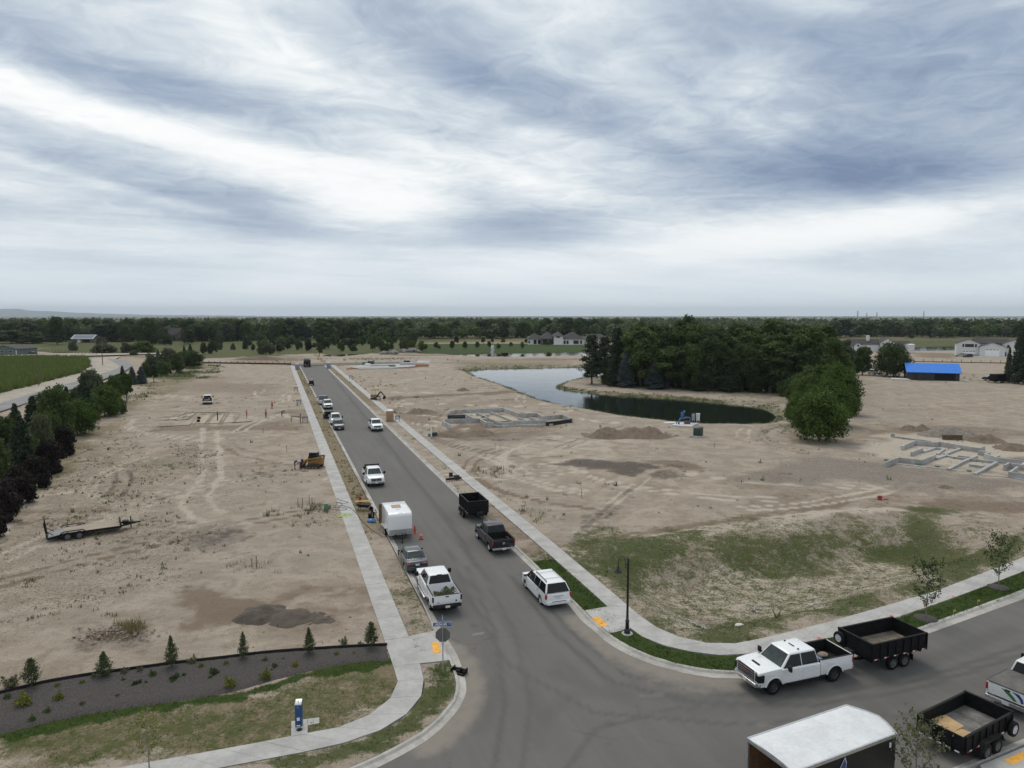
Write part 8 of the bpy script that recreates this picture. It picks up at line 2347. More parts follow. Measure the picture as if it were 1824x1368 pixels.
hose('604,903 618,905 630,912 645,930 660,945 680,958', 'air_hose', 'thin dark hose snaking from the footpath toward the cargo trailer', STEELK, .018, .15)
for i, (px, py) in enumerate([(1459, 1136.5), (1588, 1097), (1647.5, 1077.5), (1698, 1062)]):
	v = at(px, py, .14)
	q = MB(); q.lathe([(0, .149), (.09, .148), (.11, .144)], 10, c=(v.x, v.y, 0))
	tag(q.build('paint_dot', M_('marker_paint', (.60, .06, .03), .7), None, smooth=0), ['red paint dot on the right footpath above the white pickup bed', 'red paint dot on the footpath beyond the black dump trailer', 'red paint dot on the footpath behind the young tree', 'red paint dot on the footpath farthest toward the right edge'][i], 'paint mark', 'red paint dots on the footpath')
for i, (px, py) in enumerate([(1698, 1097), (1741, 1079)]):
	small('marker_flag', ['tiny yellow marker in the lush verge right of the young tree', 'tiny yellow marker in the lush verge farther right'][i], 'marker', px, py, lambda b: (b.box(-.01, .01, -.01, .01, 0, .3), b.box(0, .14, -.006, .006, .18, .3)), ZK, 0, M_('flag_yellow', (.55, .38, .03), .6), 0, 'yellow markers in the lush verge')
v = at(1318, 1113, -1.05)
q = MB(); q.lathe([(0, .07), (.30, .07), (.33, .03), (.34, -.2)], 20); q.lathe([(0, .085), (.22, .085), (.23, .072)], 20)
tag(q.build('manhole', MATS['new_concrete'], None, loc=(v.x, v.y, float(ground_h(np.array([v.x]), np.array([v.y]))[0]) - .03)), 'round concrete manhole lid in the grassy basin', 'manhole')
small('red_bucket', 'red plastic bucket with scraps alone on the right lot', 'bucket', 1567, 892, lambda b: (b.lathe([(0, 0), (.22, 0), (.26, .42), (.22, .42), (.2, .03), (0, .03)], 12), b.cbox((.7, .05, .08), (.5, .12, .1))), .1, 0, M_('bucket_red', (.34, .05, .03), .6), 0)
wt_ = thing('meter_box', 'green and white utility boxes with white pipe beside the right footpath', 'utility box', at(768, 778) + Vector((0, 0, .1)), .2)
q = MB(); q.box(-.5, .1, -.3, .3, 0, .5); q.build('green_box', PGR, wt_, bev=.03); q = MB(); q.box(-.12, .12, -.36, -.3, .0, 1.2); q.cyl((-.0, -.4, 0), (0, -.4, 1.3), .05); q.build('white_post', WHT, wt_); q = MB(); q.box(.15, 1.0, -.2, .4, 0, .65); q.build('dark_box', TGN, wt_, bev=.04); q = MB(); q.beam((-1.3, -.3, .05), (-.6, -.2, .12), .1, .1); q.build('pipe', WHT, wt_)
# ------------------------------------------------------------------ heaps of soil and rock
EARTH = {'brown': M_('heap_brown', (.150, .110, .076), .96, var=.16, scale=1.6, bump=.6), 'tan': M_('heap_tan', (.235, .185, .135), .96, var=.13, scale=1.6, bump=.6), 'dark': M_('heap_dark', (.078, .062, .048), .96, var=.2, scale=1.6, bump=.6), 'grey': M_('heap_grey', (.185, .160, .132), .96, var=.15, scale=1.6, bump=.6)}
def heap(px, py, w, d, h, m, label, peaks=3, rz=0.0, seed=1, cat='dirt pile', name='dirt_pile'):
	p = at(px, py)
	g = random.Random(seed)
	pk = [(g.uniform(-.30, .30) * w * (1 if peaks > 1 else 0), g.uniform(-.15, .15) * d * (1 if peaks > 1 else 0), g.uniform(.65, 1.0)) for _ in range(peaks)]
	n = 34
	u, v = np.meshgrid(np.linspace(-.58, .58, n), np.linspace(-.58, .58, n), indexing='ij')
	X, Y = u * w, v * d
	Z = np.zeros_like(X)
	for (a, c, k) in pk:
		rr = np.hypot((X - a) / (w * .42), (Y - c) / (d * .46))
		Z = np.maximum(Z, k * np.clip(1 - rr, 0, 1) ** 1.1)
	edge = np.clip(1.06 - np.hypot(u, v) * 2 * .95, 0, 1)
	Z = h * Z * np.clip(edge * 3, 0, 1) + (vnoise(X + seed * 3, Y, .55, seed) - .5) * .26 * min(1, h) * np.clip(Z * 4, 0, 1) + (vnoise(X, Y + seed, .2, seed) - .5) * .10 * np.clip(Z * 4, 0, 1)
	Z = Z - .14 + .08 * vnoise(X, Y, .8, seed)
	ix = np.arange(n - 1)[:, None] * n + np.arange(n - 1)[None, :]
	fc = np.stack([ix, ix + n, ix + n + 1, ix + 1], -1).reshape(-1, 4)
	me = np_mesh(name, np.stack([X.ravel(), Y.ravel(), Z.ravel()], 1), fc, EARTH[m], True)
	zg = float(ground_h(np.array([p.x]), np.array([p.y]))[0])
	return tag(link(name, me, None, (p.x, p.y, zg), rz), label, cat)
heap(712, 731, 6.0, 5, 1.35, 'tan', 'smooth tan dirt pile right of the small excavator, above the tan toilet', 1, seed=2)
heap(755, 737, 6.8, 6, 1.5, 'brown', 'brown double dirt pile left of the block of foundation walls', 3, seed=3)
heap(826, 775, 12, 7, 1.2, 'brown', 'broad brown spoil heap in front of the middle foundation', 4, seed=4)
heap(905, 768, 15, 5, .7, 'tan', 'low tan spoil bank in front of the right half of the middle foundation', 5, seed=41)
heap(1120, 779, 13, 8, 1.9, 'brown', 'large brown dirt pile alone between the middle foundation and the transformer', 4, seed=5)
heap(1074, 778, 5, 4, .9, 'brown', 'small brown dirt pile against the left of the large one', 2, seed=6)
heap(1205, 777, 1.8, 1.2, .35, 'dark', 'small dark clod heap left of the transformer', 1, seed=7)
heap(1632, 768, 5.5, 5, 1.6, 'brown', 'reddish brown dirt pile leftmost behind the right foundation', 2, seed=8)
heap(1672, 776, 9, 6, 2.1, 'grey', 'big grey dirt pile behind the right foundation', 4, seed=9)
heap(1712, 780, 8, 6, 1.8, 'grey', 'grey dirt pile in the middle behind the right foundation', 3, seed=10)
heap(1762, 786, 7, 6, 1.4, 'brown', 'brown dirt pile toward the right edge behind the right foundation', 3, seed=11)
heap(1815, 800, 7, 6, 1.0, 'brown', 'low brown heap at the right edge beside the right foundation', 3, seed=12)
heap(488, 1100, 5.6, 4.2, .7, 'dark', 'flat dark gravel heap near the left footpath corner', 3, seed=13)
heap(545, 1104, 4.2, 2.4, .28, 'dark', 'thin dark spread of gravel right of the flat dark heap', 3, seed=14)
heap(222, 968, 1.9, 1.0, .16, 'dark', 'thin dark patch of soil below the flatbed trailer', 1, seed=15)
heap(545, 841, 2.2, 1.2, .28, 'brown', 'fresh brown soil in front of the skid loader', 2, seed=16)
heap(826, 697, 4.6, 4, 1.0, 'brown', 'small dark brown pile at the far trench on the right lots', 2, seed=17)
heap(606, 652, 4.5, 4, 1.3, 'grey', 'grey gravel cone by the far street corner', 1, seed=18)
heap(470, 641, 26, 7, 2.0, 'brown', 'long brown earth bank at the far end of the left lots', 6, seed=19)
heap(420, 640, 14, 6, 1.7, 'tan', 'tan earth bank left of the long brown one', 3, seed=20)
heap(523, 642, 10, 5, 1.6, 'tan', 'tan mound beside the far dump truck', 2, seed=21)
heap(1205, 832, 3.4, 2.2, .5, 'brown', 'churned brown soil right of the dark patch on the right lot', 4, seed=22)
heap(1685, 870, 3.0, 2.0, .4, 'brown', 'small brown heap on the gravel before the right foundation', 1, seed=23)
heap(1390, 846, 3.5, 1.4, .3, 'brown', 'low brown ridge of soil on the right lot', 2, seed=24)
heap(1740, 634, 30, 8, 1.4, 'tan', 'long tan bank below the white farmhouse', 6, seed=25)
heap(960, 641, 60, 7, 1.0, 'tan', 'long low tan bank before the far pond', 7, seed=26)
heap(760, 634, 40, 6, 1.0, 'tan', 'tan bank left of the far pond', 5, seed=27)
# rock pile on the left lot, stones on the basin
g = np.random.default_rng(5)
c = at(205, 1136)
heap(212, 1136, 4.2, 2.0, .55, 'brown', 'bank of rubble and dry brush on the left lot above the junipers', 3, seed=28, cat='rubble pile', name='rubble_pile')
x, y = g.normal(c.x, 1.15, 220), g.normal(c.y, .55, 220)
stones('rubble_stones', x, y, ground_h(x, y) + .10 + .35 * np.exp(-((x - c.x) / 1.2) ** 2 - ((y - c.y) / .6) ** 2), g.uniform(.04, .12, 220), g, M_('rubble_stone', (.25, .215, .175), .9, var=.25, scale=9, bump=.3))
x, y = g.normal(at(232, 1130).x, .5, 60), g.normal(at(232, 1130).y, .35, 60)
blades('dry_brush', x, y, ground_h(x, y) + .3, 10, g.uniform(.2, .5, 60), .15, 'straw', g, .12)
for (px, py, sx, sy, n, r0) in ((1240, 1101, .95, .55, 90, .09), (1452, 1066, .7, .3, 40, .08), (1346, 1059, .45, .25, 26, .08), (1330, 1066, .5, .2, 12, .06)):
	c = at(px, py, -.9)
	x, y = g.normal(c.x, sx * .6, n), g.normal(c.y, sy, n)
	stones('riprap_stones', x, y, ground_h(x, y) + .04, g.uniform(.5, 1.2, n) * r0, g, M_('pale_stone', (.40, .375, .34), .9, var=.15, scale=6))
BOULD = M_('boulder_grey', (.17, .16, .145), .9, var=.22, scale=1.2, bump=.5)
bl_me = []
for s_ in range(4):
	gg = np.random.default_rng(100 + s_)
	bm = bmesh.new(); bmesh.ops.create_icosphere(bm, subdivisions=2, radius=1)
	for v in bm.verts:
		v.co *= .75 + .5 * mnoise.noise(v.co * 1.3 + Vector((s_ * 5, 0, 0))) + .25
		v.co.z *= .7
	me = bpy.data.meshes.new('boulder'); bm.to_mesh(me); bm.free(); me.materials.append(BOULD); bl_me.append(me)
for i in range(26):
	px = rnd.uniform(682, 752); py = 631 - 5 * math.exp(-((px - 730) / 20) ** 2) + rnd.uniform(-1, 1.5)
	v = at(px, py)
	o = link('boulder', bl_me[i % 4], None, (v.x, v.y, .6)); s_ = rnd.uniform(.9, 2.3); o.scale = (s_ * 1.2, s_, s_); o.rotation_euler.z = rnd.uniform(0, 6)
	tag(o, 'grey boulder in the rockery beside the far pond', 'boulder', 'boulders of the far rockery')
# trees in short rows: which one of the row
ORD = 'first second third fourth fifth sixth seventh eighth ninth tenth eleventh twelfth thirteenth fourteenth'.split()
alike = {}
for o in list(sc.objects):
	if o.parent is None and o.get('category') and o.get('group'):
		alike.setdefault((o['group'], o['label']), []).append(o)
for (grp, lab), os_ in alike.items():
	if 1 < len(os_) <= 14 and not grp.startswith(('trees of', 'meadow thicket', 'undergrowth', 'boulders')):
		os_.sort(key=lambda o: o.location.x / max(1.0, o.location.y))
		for k_, o in enumerate(os_):
			o['label'] = lab.replace(' of the grove', ' of the grove') + ', %s from left' % ORD[k_]
# ------------------------------------------------------------------ foundations
CONC = M_('wall_concrete', (0.37, 0.365, 0.35), .85, var=.16, scale=.7, bump=.2)
CONC2 = M_('footing_concrete', (0.33, 0.33, 0.32), .85, var=.14, scale=1.0, bump=.2)
BLKW = M_('damp_proofing', (0.010, 0.010, 0.011), .6)
FORM = M_('form_wood', (0.20, 0.165, 0.12), .9, var=.2, scale=3)
def seg_walls(root, name, chain, h, th, m, org, z0=-.15):
	for a, c in zip(chain[:-1], chain[1:]):
		b = MB()
		d = (c - a)
		if d.length < .05:
			continue
		d = d.normalized() * (th * .5 - .004)
		b.beam((a.x - org.x - d.x, a.y - org.y - d.y, (h + z0) / 2), (c.x - org.x + d.x, c.y - org.y + d.y, (h + z0) / 2 + rnd.uniform(-.004, .004)), th, h - z0)
		b.build(name, m, root, smooth=0)
def zz(s, z, k, ox, oy):
	return [at(ox + float(q.split(',')[0]) / k, oy + float(q.split(',')[1]) / k, z) for q in s.split()]
o1 = at(1720, 815); o1.z = 0
f1 = thing('house_foundation', 'grey concrete house foundation with open rooms at the right edge', 'foundation', o1)
K1 = (7.181, 1570, 750)
for s in ('262,318 425,248 690,272 738,262 1250,345 1315,320', '1250,375 1385,395', '1385,395 1325,412 1455,455 1505,435', '1455,462 1830,502', '60,520 215,462 515,495 690,425', '388,395 520,342', '1575,560 1630,532 1800,555 1830,530', '1640,650 1740,582', '1640,650 1830,672'):
	seg_walls(f1, 'foundation_wall', zz(s, .78, *K1), .78, .22, CONC, o1)
for s in ('60,528 480,572 815,605 1060,638 1340,688 1640,712 1800,742', '390,398 700,424', '262,325 440,336'):
	seg_walls(f1, 'footing', zz(s, .16, *K1), .16, .45, CONC2, o1)
for s in ('860,605 1010,525 1210,440', '545,385 680,340 800,350 720,410', '820,415 1005,345', '700,470 830,430 920,455', '970,460 1190,485', '1000,440 1180,460', '1230,485 1450,510', '1145,550 1340,575', '1200,665 1330,595 1470,520'):
	seg_walls(f1, 'footing', zz(s, .35, *K1), .35, .40, CONC2, o1)
for (a, c) in ((480, 572), (715, 603), (1120, 660), (1780, 742), (145, 195), (60, 520)):
	v = at(1570 + a / 7.181, 750 + c / 7.181)
	q = MB(); q.box(-.22, .22, -.2, .2, 0, .26); q.build('drain_cap', PGR, f1, bev=.02, loc=(v.x - o1.x, v.y - o1.y, .1))
seg_walls(f1, 'footing', zz('145,190 615,250', .3, *K1), .3, .4, CONC2, o1)
small('form_stack', 'dark wooden form panel standing behind the right foundation', 'form panel', 1696, 784, lambda b: (b.box(-1.5, 1.5, -.15, .15, 0, .75), b.box(-1.6, 1.6, -.2, .2, .62, .72)), .1, R(-4), M_('dark_form', (.10, .075, .045), .9), 0)
for (px, py) in ((1779, 797),):
	small('barrier_frame', 'thin grey frame standing on sand right of the form panel', 'frame', px, py, lambda b: (b.box(-.6, -.52, -.05, .05, 0, .8), b.box(.52, .6, -.05, .05, 0, .8), b.box(-.6, .6, -.04, .04, 0, .12)), .1, 0, POSTG, 0)
o2 = at(905, 748); o2.z = 0
f2 = thing('house_foundation', 'grey concrete house foundation walls beside the middle of the street', 'foundation', o2)
K2 = (6.514, 760, 720)
for s in ('275,82 325,66 890,42 1080,108 1280,100 1350,140 1570,118 1690,165', '185,190 215,172 615,165 640,178 690,208 770,215', '1000,190 1165,190 1290,185 1385,180', '185,190 270,236', '785,188 870,212 1000,205'):
	seg_walls(f2, 'foundation_wall', zz(s, .95, *K2), .95, .22, CONC, o2)
for s in ('840,252 1020,242 1455,226', '840,252 770,235'):
	seg_walls(f2, 'foundation_wall', zz(s, .45, *K2), .45, .30, CONC, o2)
for s in ('425,100 545,158', '580,95 770,178', '740,85 1000,188', '1060,150 1165,188', '1200,150 1290,184', '640,135 720,120'):
	seg_walls(f2, 'grade_beam', zz(s, .80, *K2), .80, .22, CONC2, o2)
for s in ('1690,170 1490,196 1390,205', '250,150 440,140'):
	seg_walls(f2, 'damp_proofed_wall', zz(s, .85, *K2), .85, .22, BLKW, o2)
seg_walls(f2, 'damp_proofed_wall', zz('250,128 440,124', .6, *K2), .6, .3, BLKW, o2)
# fill sand inside
FILL = M_('fill_sand', (.36, .30, .225), .95, var=.08, scale=1.5, bump=.3)
q = MB(); pts = zz('420,150 640,140 900,130 1060,170 1300,185 1000,195 860,200 700,180', .35, *K2); q.hexa([(v.x - o2.x, v.y - o2.y, -.1) for v in pts], [(v.x - o2.x, v.y - o2.y, .42) for v in pts]); q.build('sand_fill', FILL, f2, smooth=0)
o3 = at(390, 749); o3.z = 0
f3 = thing('footing_forms', 'wooden footing forms and trenches being set on the left lot', 'footing forms', o3)
K3 = (3.965, 0, 520)
for s in ('1340,936 1428,856', '1365,936 1448,858', '1450,930 1512,856', '1470,930 1528,858', '1545,930 1590,856', '1565,930 1612,856', '1110,886 1250,880', '1085,905 1240,900', '1250,882 1320,850', '1290,886 1345,852', '1240,905 1330,895', '1330,892 1390,850', '1350,850 1620,850', '1110,950 1330,938', '1620,850 1600,880 1700,884', '1640,920 1780,912', '1650,920 1700,860', '1175,905 1230,868 1290,866', '1700,860 1640,850'):
	seg_walls(f3, 'form_board', zz(s, .16, *K3), .16, .22, FORM, o3)
for s in ('1345,928 1415,872 1485,870 1445,928', '1475,926 1528,868 1585,868 1545,926', '1575,924 1620,866 1650,868 1640,920', '1290,878 1350,858 1385,858 1330,880', '1165,900 1210,884 1275,884 1240,900'):
	pts = zz(s, .13, *K3)
	q = MB(); q.hexa([(v.x - o3.x, v.y - o3.y, -.1) for v in pts], [(v.x - o3.x, v.y - o3.y, .145) for v in pts]); q.build('sand_fill', FILL, f3, smooth=0)
for i, (px, py) in enumerate([(354.5, 747.5), (353.5, 752.8)]):
	small('tool_bucket', ['dark bucket farther back on the sand between footing forms', 'dark bucket nearer the camera on the sand between footing forms'][i], 'bucket', px, py, lambda b: b.lathe([(0, 0), (.28, 0), (.32, .4), (0, .4)], 10), .15, 0, STEELK, 0, 'buckets between the footing forms')
q = MB()
# the far building site: slab, wrapped stacks, orange forms, green bins
o4 = at(690, 652); o4.z = 0
f4 = thing('building_site', 'far house slab edged by orange form boards', 'foundation', o4)
q = MB(); pts = PP('625,656 650,651 745,650 752,653 700,658 640,659'); q.hexa([(v.x - o4.x, v.y - o4.y, -.1) for v in pts], [(v.x - o4.x, v.y - o4.y, .5) for v in pts]); q.build('slab', MATS['concrete'], f4, smooth=0)
seg_walls(f4, 'form_board', PP('618,659 660,656.5 730,657 752,654'), .6, .3, M_('orange_form', (.38, .20, .10), .8), o4)
for (px, py, w, h, m, lab) in ((649, 652, 1.6, 1.5, PGR, 'green bin at the left of the far house slab'), (661, 650, 2.4, 1.4, TGN, 'dark green bin behind the far house slab'), (699, 655, 2.2, 1.0, PGR, 'green crate at the front of the far house slab'), (725, 648, 2.4, 1.2, TGN, 'dark green bin right of the far house slab'), (655, 654, 2.0, 1.2, WHT, 'white wrapped bundle between the green bins'), (735, 652, 10, 1.2, SIGNW, 'long grey wrapped stack at the right of the far house slab'), (754, 651, 5, 1.6, WHT, 'white wrapped stack at the far right of the house slab'), (752, 654, 5, 1.0, MATS['orange_form'], 'orange form stack before the white wrapped stack'), (680, 654, 8, .9, SIGNW, 'pale wrapped stack on the far house slab')):
	small('material_stack' if m not in (PGR, TGN) else 'site_bin', lab, 'building materials', px, py, lambda b: (b.box(-w / 2, w / 2, -.9, .9, 0, h), b.box(-w / 2 + .1, w / 2 - .1, -.8, .8, h, h + .1)), .1, rnd.uniform(-.1, .1), m, .05)
# ------------------------------------------------------------------ fences and poles far off
def posts_fence(name, label, a, c, n, h, m, z=.1, fabric=None, group=None):
	A, B = at(*a), at(*c)
	root = thing(name, label, 'fence', (A.x, A.y, z))
	me = None
	for i in range(n):
		v = A.lerp(B, i / (n - 1)) - A
		if me is None:
			q = MB(); q.box(-.08, .08, -.08, .08, 0, h); me = q.mesh('post', m, smooth=0)
		link('post', me, root, (v.x, v.y, 0))
	if fabric:
		q = MB(); d = B - A; q.beam((0, 0, fabric / 2), (d.x, d.y, fabric / 2), .05, fabric); q.build('fabric', m, root, smooth=0)
	return root
posts_fence('silt_fence', 'dark silt fence on low posts across the far end of the left lots', (362, 647.5), (518, 650), 16, 1.1, STEELK, fabric=.55)
posts_fence('lot_fence', 'row of low dark posts behind the blue roofed house', (1628, 645), (1800, 648), 11, 1.3, WOODT, fabric=.35)
posts_fence('field_fence', 'pale brown fence in front of the left meadow', (30, 624), (172, 633), 26, 1.3, WOODT, fabric=.4)
for (px, py, h, say) in ((69.5, 689, 9.2, 'wooden utility pole at the near side of the corn'), (183, 652, 10.0, 'wooden utility pole beside the road bend'), (170, 631, 7.6, 'wooden utility pole farther off by the meadow shrubs')):
	v = at(px, py)
	up_ = thing('utility_pole', say, 'utility pole', (v.x, v.y, .1))
	q = MB(); q.cyl((0, 0, -.3), (0, 0, h), .16, .11, 8); q.build('pole', WOODT, up_)
	q = MB(); q.beam((-.9, .3, h - .5), (.9, -.3, h - .5), .10, .12); q.build('crossarm', WOODT, up_)
	q = MB()
	for t in (-.8, 0, .8):
		q.cyl((t, -t / 3, h - .44), (t, -t / 3, h - .22), .05, n=6)
	q.build('insulator', SIGNW, up_)
for (px, yt, h, say) in ((1525, 553, 40, 'leftmost mast on the right horizon'), (1541, 557, 32, 'second mast on the right horizon'), (1559, 556, 36, 'third mast on the right horizon'), (1642, 554, 40, 'mast on the horizon above the white farmhouse')):
	d = (h - CAMH) / ((HOR - yt) / F)
	u = (px - 912) / F
	q = MB()
	for s in (1, -1):
		for s2 in (1, -1):
			q.beam((s * 2.2, s2 * 2.2, 0), (s * .3, s2 * .3, h), .8, .8)
	for k in range(3):
		q.beam((-4, 0, h * (.7 + .12 * k)), (4, 0, h * (.7 + .12 * k)), .6, .6)
	tag(q.build('power_mast', POSTG, None, smooth=0, loc=(u * d, d, 0)), say, 'power mast', 'masts on the right horizon')
# fountain jet
v = at(877, 633.5)
g = np.random.default_rng(9)
n = 1500
t = g.uniform(0, 1, n); a = g.uniform(0, 6.28, n)
up_h = 5.6 * (1 - (2 * t - 1) ** 2) * g.uniform(.75, 1, n)
r_ = 1.25 * t * g.uniform(.4, 1, n)
P_ = np.stack([np.cos(a) * r_, np.sin(a) * r_, up_h], 1)
vv, ff = leaf_quads(P_, g.normal(size=P_.shape), np.full(n, .13), .5, g)
FW = M_('water_spray', (.80, .83, .85), .3, var=.03)
fo = thing('fountain', 'white fountain jet rising from the far pond', 'fountain', (v.x, v.y + 3, -.45))
link('spray', np_mesh('spray', vv, ff, FW), fo)
q = MB(); q.lathe([(0, .25), (.5, .2), (.7, -.2)], 12); q.build('float_nozzle', TRIM, fo)
# ------------------------------------------------------------------ houses
SIDING = M_('white_siding', (0.60, 0.60, 0.59), .6, var=.05, scale=1)
DOORW = M_('white_door', (0.80, 0.80, 0.80), .45, var=.02, scale=1)
SIDING_D = M_('charcoal_siding', (0.030, 0.033, 0.036), .7, var=.12, scale=1)
SHINGLE = M_('dark_shingles', (0.040, 0.036, 0.037), .85, var=.16, scale=2, bump=.3)
BTARP = M_('blue_underlay', (0.006, 0.165, 0.62), .45, var=.06, scale=1.2)
STONEW = M_('brown_stone', (0.13, 0.105, 0.085), .9, var=.25, scale=2)
GREENW = M_('sage_siding', (0.10, 0.135, 0.125), .75, var=.08, scale=1)
WINDK = M_('window_dark', (0.012, 0.014, 0.017), .08, var=.2, spec=.6)
FRAMEK = M_('frame_black', (0.02, 0.02, 0.022), .5)
class House:
	"""Blocks with gable or hip roofs; x along the front, y to the back."""
	def __init__(s, label, px, py, rz, name='house', z=.1, cat='house'):
		p = at(px, py)
		s.root = thing(name, label, cat, (p.x, p.y, z), rz)
	def block(s, x0, x1, y0, y1, he, hr, kind, wall, roof, over=.45, th=.16):
		q = MB()
		xm, ym = (x0 + x1) / 2, (y0 + y1) / 2
		r = MB()
		if kind == 'x':
			q.prism([(y0, -.3), (y1, -.3), (y1, he), (ym, hr), (y0, he)], x0, x1, 'x')
			k = (hr - he) / (ym - y0)
			for a, sg in ((y0 - over, 1), (y1 + over, -1)):
				z0 = he - over * k + .02
				r.hexa([(x0 - over, a, z0), (x1 + over, a, z0), (x1 + over, ym, hr + .02), (x0 - over, ym, hr + .02)], [(x0 - over, a, z0 + th), (x1 + over, a, z0 + th), (x1 + over, ym, hr + .02 + th), (x0 - over, ym, hr + .02 + th)])
		elif kind == 'y':
			q.prism([(x0, -.3), (x1, -.3), (x1, he), (xm, hr), (x0, he)], y0, y1, 'y')
			k = (hr - he) / (xm - x0)
			for a in (x0 - over, x1 + over):
				z0 = he - over * k + .02
				r.hexa([(a, y0 - over, z0), (xm, y0 - over, hr + .02), (xm, y1 + over, hr + .02), (a, y1 + over, z0)], [(a, y0 - over, z0 + th), (xm, y0 - over, hr + .02 + th), (xm, y1 + over, hr + .02 + th), (a, y1 + over, z0 + th)])
		else:
			q.box(x0, x1, y0, y1, -.3, he)
			d = min(x1 - x0, y1 - y0) / 2 + over
			r.hexa([(x0 - over, y0 - over, he), (x1 + over, y0 - over, he), (x1 + over, y1 + over, he), (x0 - over, y1 + over, he)], [(x0 - over + d, ym - .05, hr), (x1 + over - d, ym - .05, hr), (x1 + over - d, ym + .05, hr), (x0 - over + d, ym + .05, hr)])
		q.build('wall', wall, s.root, smooth=0)
		r.build('roof', roof, s.root, smooth=0)
		return s
	def win(s, x, z, w, h, y=0.0, m=None, name='window', frame=None, mull=0):
		q = MB()
		q.box(x - w / 2, x + w / 2, y - .05, y + .02, z, z + h)
		o = q.build(name, m or WINDK, s.root, smooth=0)
		if frame:
			q = MB()
			for (a, c, d, e) in ((x - w / 2 - .08, x - w / 2, z - .08, z + h + .08), (x + w / 2, x + w / 2 + .08, z - .08, z + h + .08), (x - w / 2, x + w / 2, z - .08, z), (x - w / 2, x + w / 2, z + h, z + h + .08)):
				q.box(a, c, y - .08, y + .02, d, e)
			for k in range(mull):
				xx = x - w / 2 + w * (k + 1) / (mull + 1)
				q.box(xx - .04, xx + .04, y - .08, y - .05, z, z + h)
			q.build('frame', frame, o, smooth=0)
		return s
	def garage(s, x, w, h, y=0.0, m=None, panes=4):
		q = MB()
		q.box(x - w / 2, x + w / 2, y - .04, y + .02, .05, h)
		o = q.build('garage_door', m or DOORW, s.root, smooth=0)
		for k in range(panes):
			q = MB()
			c = x - w / 2 + w * (k + .5) / panes
			q.box(c - w / panes * .36, c + w / panes * .36, y - .07, y - .04, h - .55, h - .22)
			q.build('pane', WINDK, o, smooth=0)
		return s
# blue roofed house
a, c = at(1617, 676.3), at(1709, 679)
hz_ = math.atan2(c.y - a.y, c.x - a.x)
W1 = (c - a).length
h1 = House('low charcoal house with a bright blue underlay roof on the bare right lots', 1617, 676.3, hz_)
h1.block(0, W1, 0, 9.5, 2.45, 4.75, 'x', SIDING_D, BTARP, .55)
for x in (1.9, 5.0):
	h1.win(x, .5, 1.0, 1.6, frame=FRAMEK)
h1.win(W1 * .72, .1, 5.6, 2.0, name='carport_shade_panel', m=STEELK)  # black panel on the wall stands in for the shade inside the carport
q = MB(); q.box(-4.5, 0.4, -2.4, 3, -.1, .15); q.box(W1, W1 + 2.5, -.5, 4, -.1, .15); q.build('patio', MATS['new_concrete'], h1.root, smooth=0)
for y in (2.2, 5.5):
	q = MB(); q.box(-.05, .02, y - .5, y + .5, .8, 1.9); q.build('window', WINDK, h1.root, smooth=0)
# white farmhouse
h2 = House('large white two storey farmhouse with three gables and dark roof at the right', 1703, 633.5, R(-27))
h2.block(0, 10, 0, 9, 6.1, 8.2, 'y', SIDING, SHINGLE)
h2.block(8, 22, 3.5, 13, 6.3, 8.3, 'x', SIDING, SHINGLE)
h2.block(9.6, 20, -1.8, 10, 4.7, 6.7, 'y', SIDING, SHINGLE)
h2.block(19, 28.5, 0, 14, 6.1, 8.1, 'y', SIDING, SHINGLE)
h2.garage(5.3, 5.4, 2.6)
h2.garage(14.8, 5.8, 3.6, -1.8)
h2.garage(24.2, 4.8, 2.5)
h2.win(5.4, 4.4, 3.6, 1.35, frame=FRAMEK, mull=2).win(2.8, 4.4, .6, 1.35, frame=FRAMEK).win(8.1, 4.4, .6, 1.35, frame=FRAMEK)
h2.win(21.4, 4.2, .9, 1.4, frame=FRAMEK).win(26.2, 5.0, 3.0, .55, frame=FRAMEK)
h2.win(20.4, .05, .8, 2.2, name='door', m=FRAMEK)
q = MB(); q.hexa([(-3, -7, -.05), (32, -7, -.05), (32, 0, -.05), (-3, 0, -.05)], [(-3, -7, .06), (32, -7, .06), (32, 0, .06), (-3, 0, .06)]); q.build('forecourt', MATS['concrete'], h2.root, smooth=0)
# white complex with hip roofs
h3_ = House('wide white house with dark hip roofs on the lawn beyond the far pond', 940, 614, R(2))
h3_.block(.3, 10.5, 3, 14, 3.6, 7.8, 'hip', SIDING, SHINGLE, .8)
h3_.block(9, 19.5, 1.5, 15, 3.9, 8.8, 'hip', STONEW, SHINGLE, .8)
h3_.block(18, 24.5, 0, 13, 5.6, 8.9, 'hip', SIDING, SHINGLE, .9)
h3_.block(24, 39, .8, 14, 3.6, 8.4, 'hip', SIDING, SHINGLE, .8)
h3_.block(40, 58, 6, 18, 3.6, 7.0, 'hip', SIDING, SHINGLE, .8)
for (x, z, w, h, y) in ((1.2, .9, .9, 1.4, 3), (5.3, .3, 2.0, 2.8, 3), (8.2, .3, 2.0, 2.8, 3), (12.2, .3, 2.6, 3.2, 1.5), (16.5, .3, 2.2, 2.9, 1.5), (21.0, 4.7, 2.4, .8, 0), (25.6, .4, 1.3, 2.2, .8), (27.6, .4, 1.3, 2.2, .8), (33.5, .5, 3.5, 2.2, .8), (37, .5, 1.2, 2.2, .8)):
	h3_.win(x, z, w, h, y, frame=FRAMEK)
q = MB(); q.box(17, 31, -6, -.02, -.1, .14); q.build('driveway', MATS['concrete'], h3_.root, smooth=0)
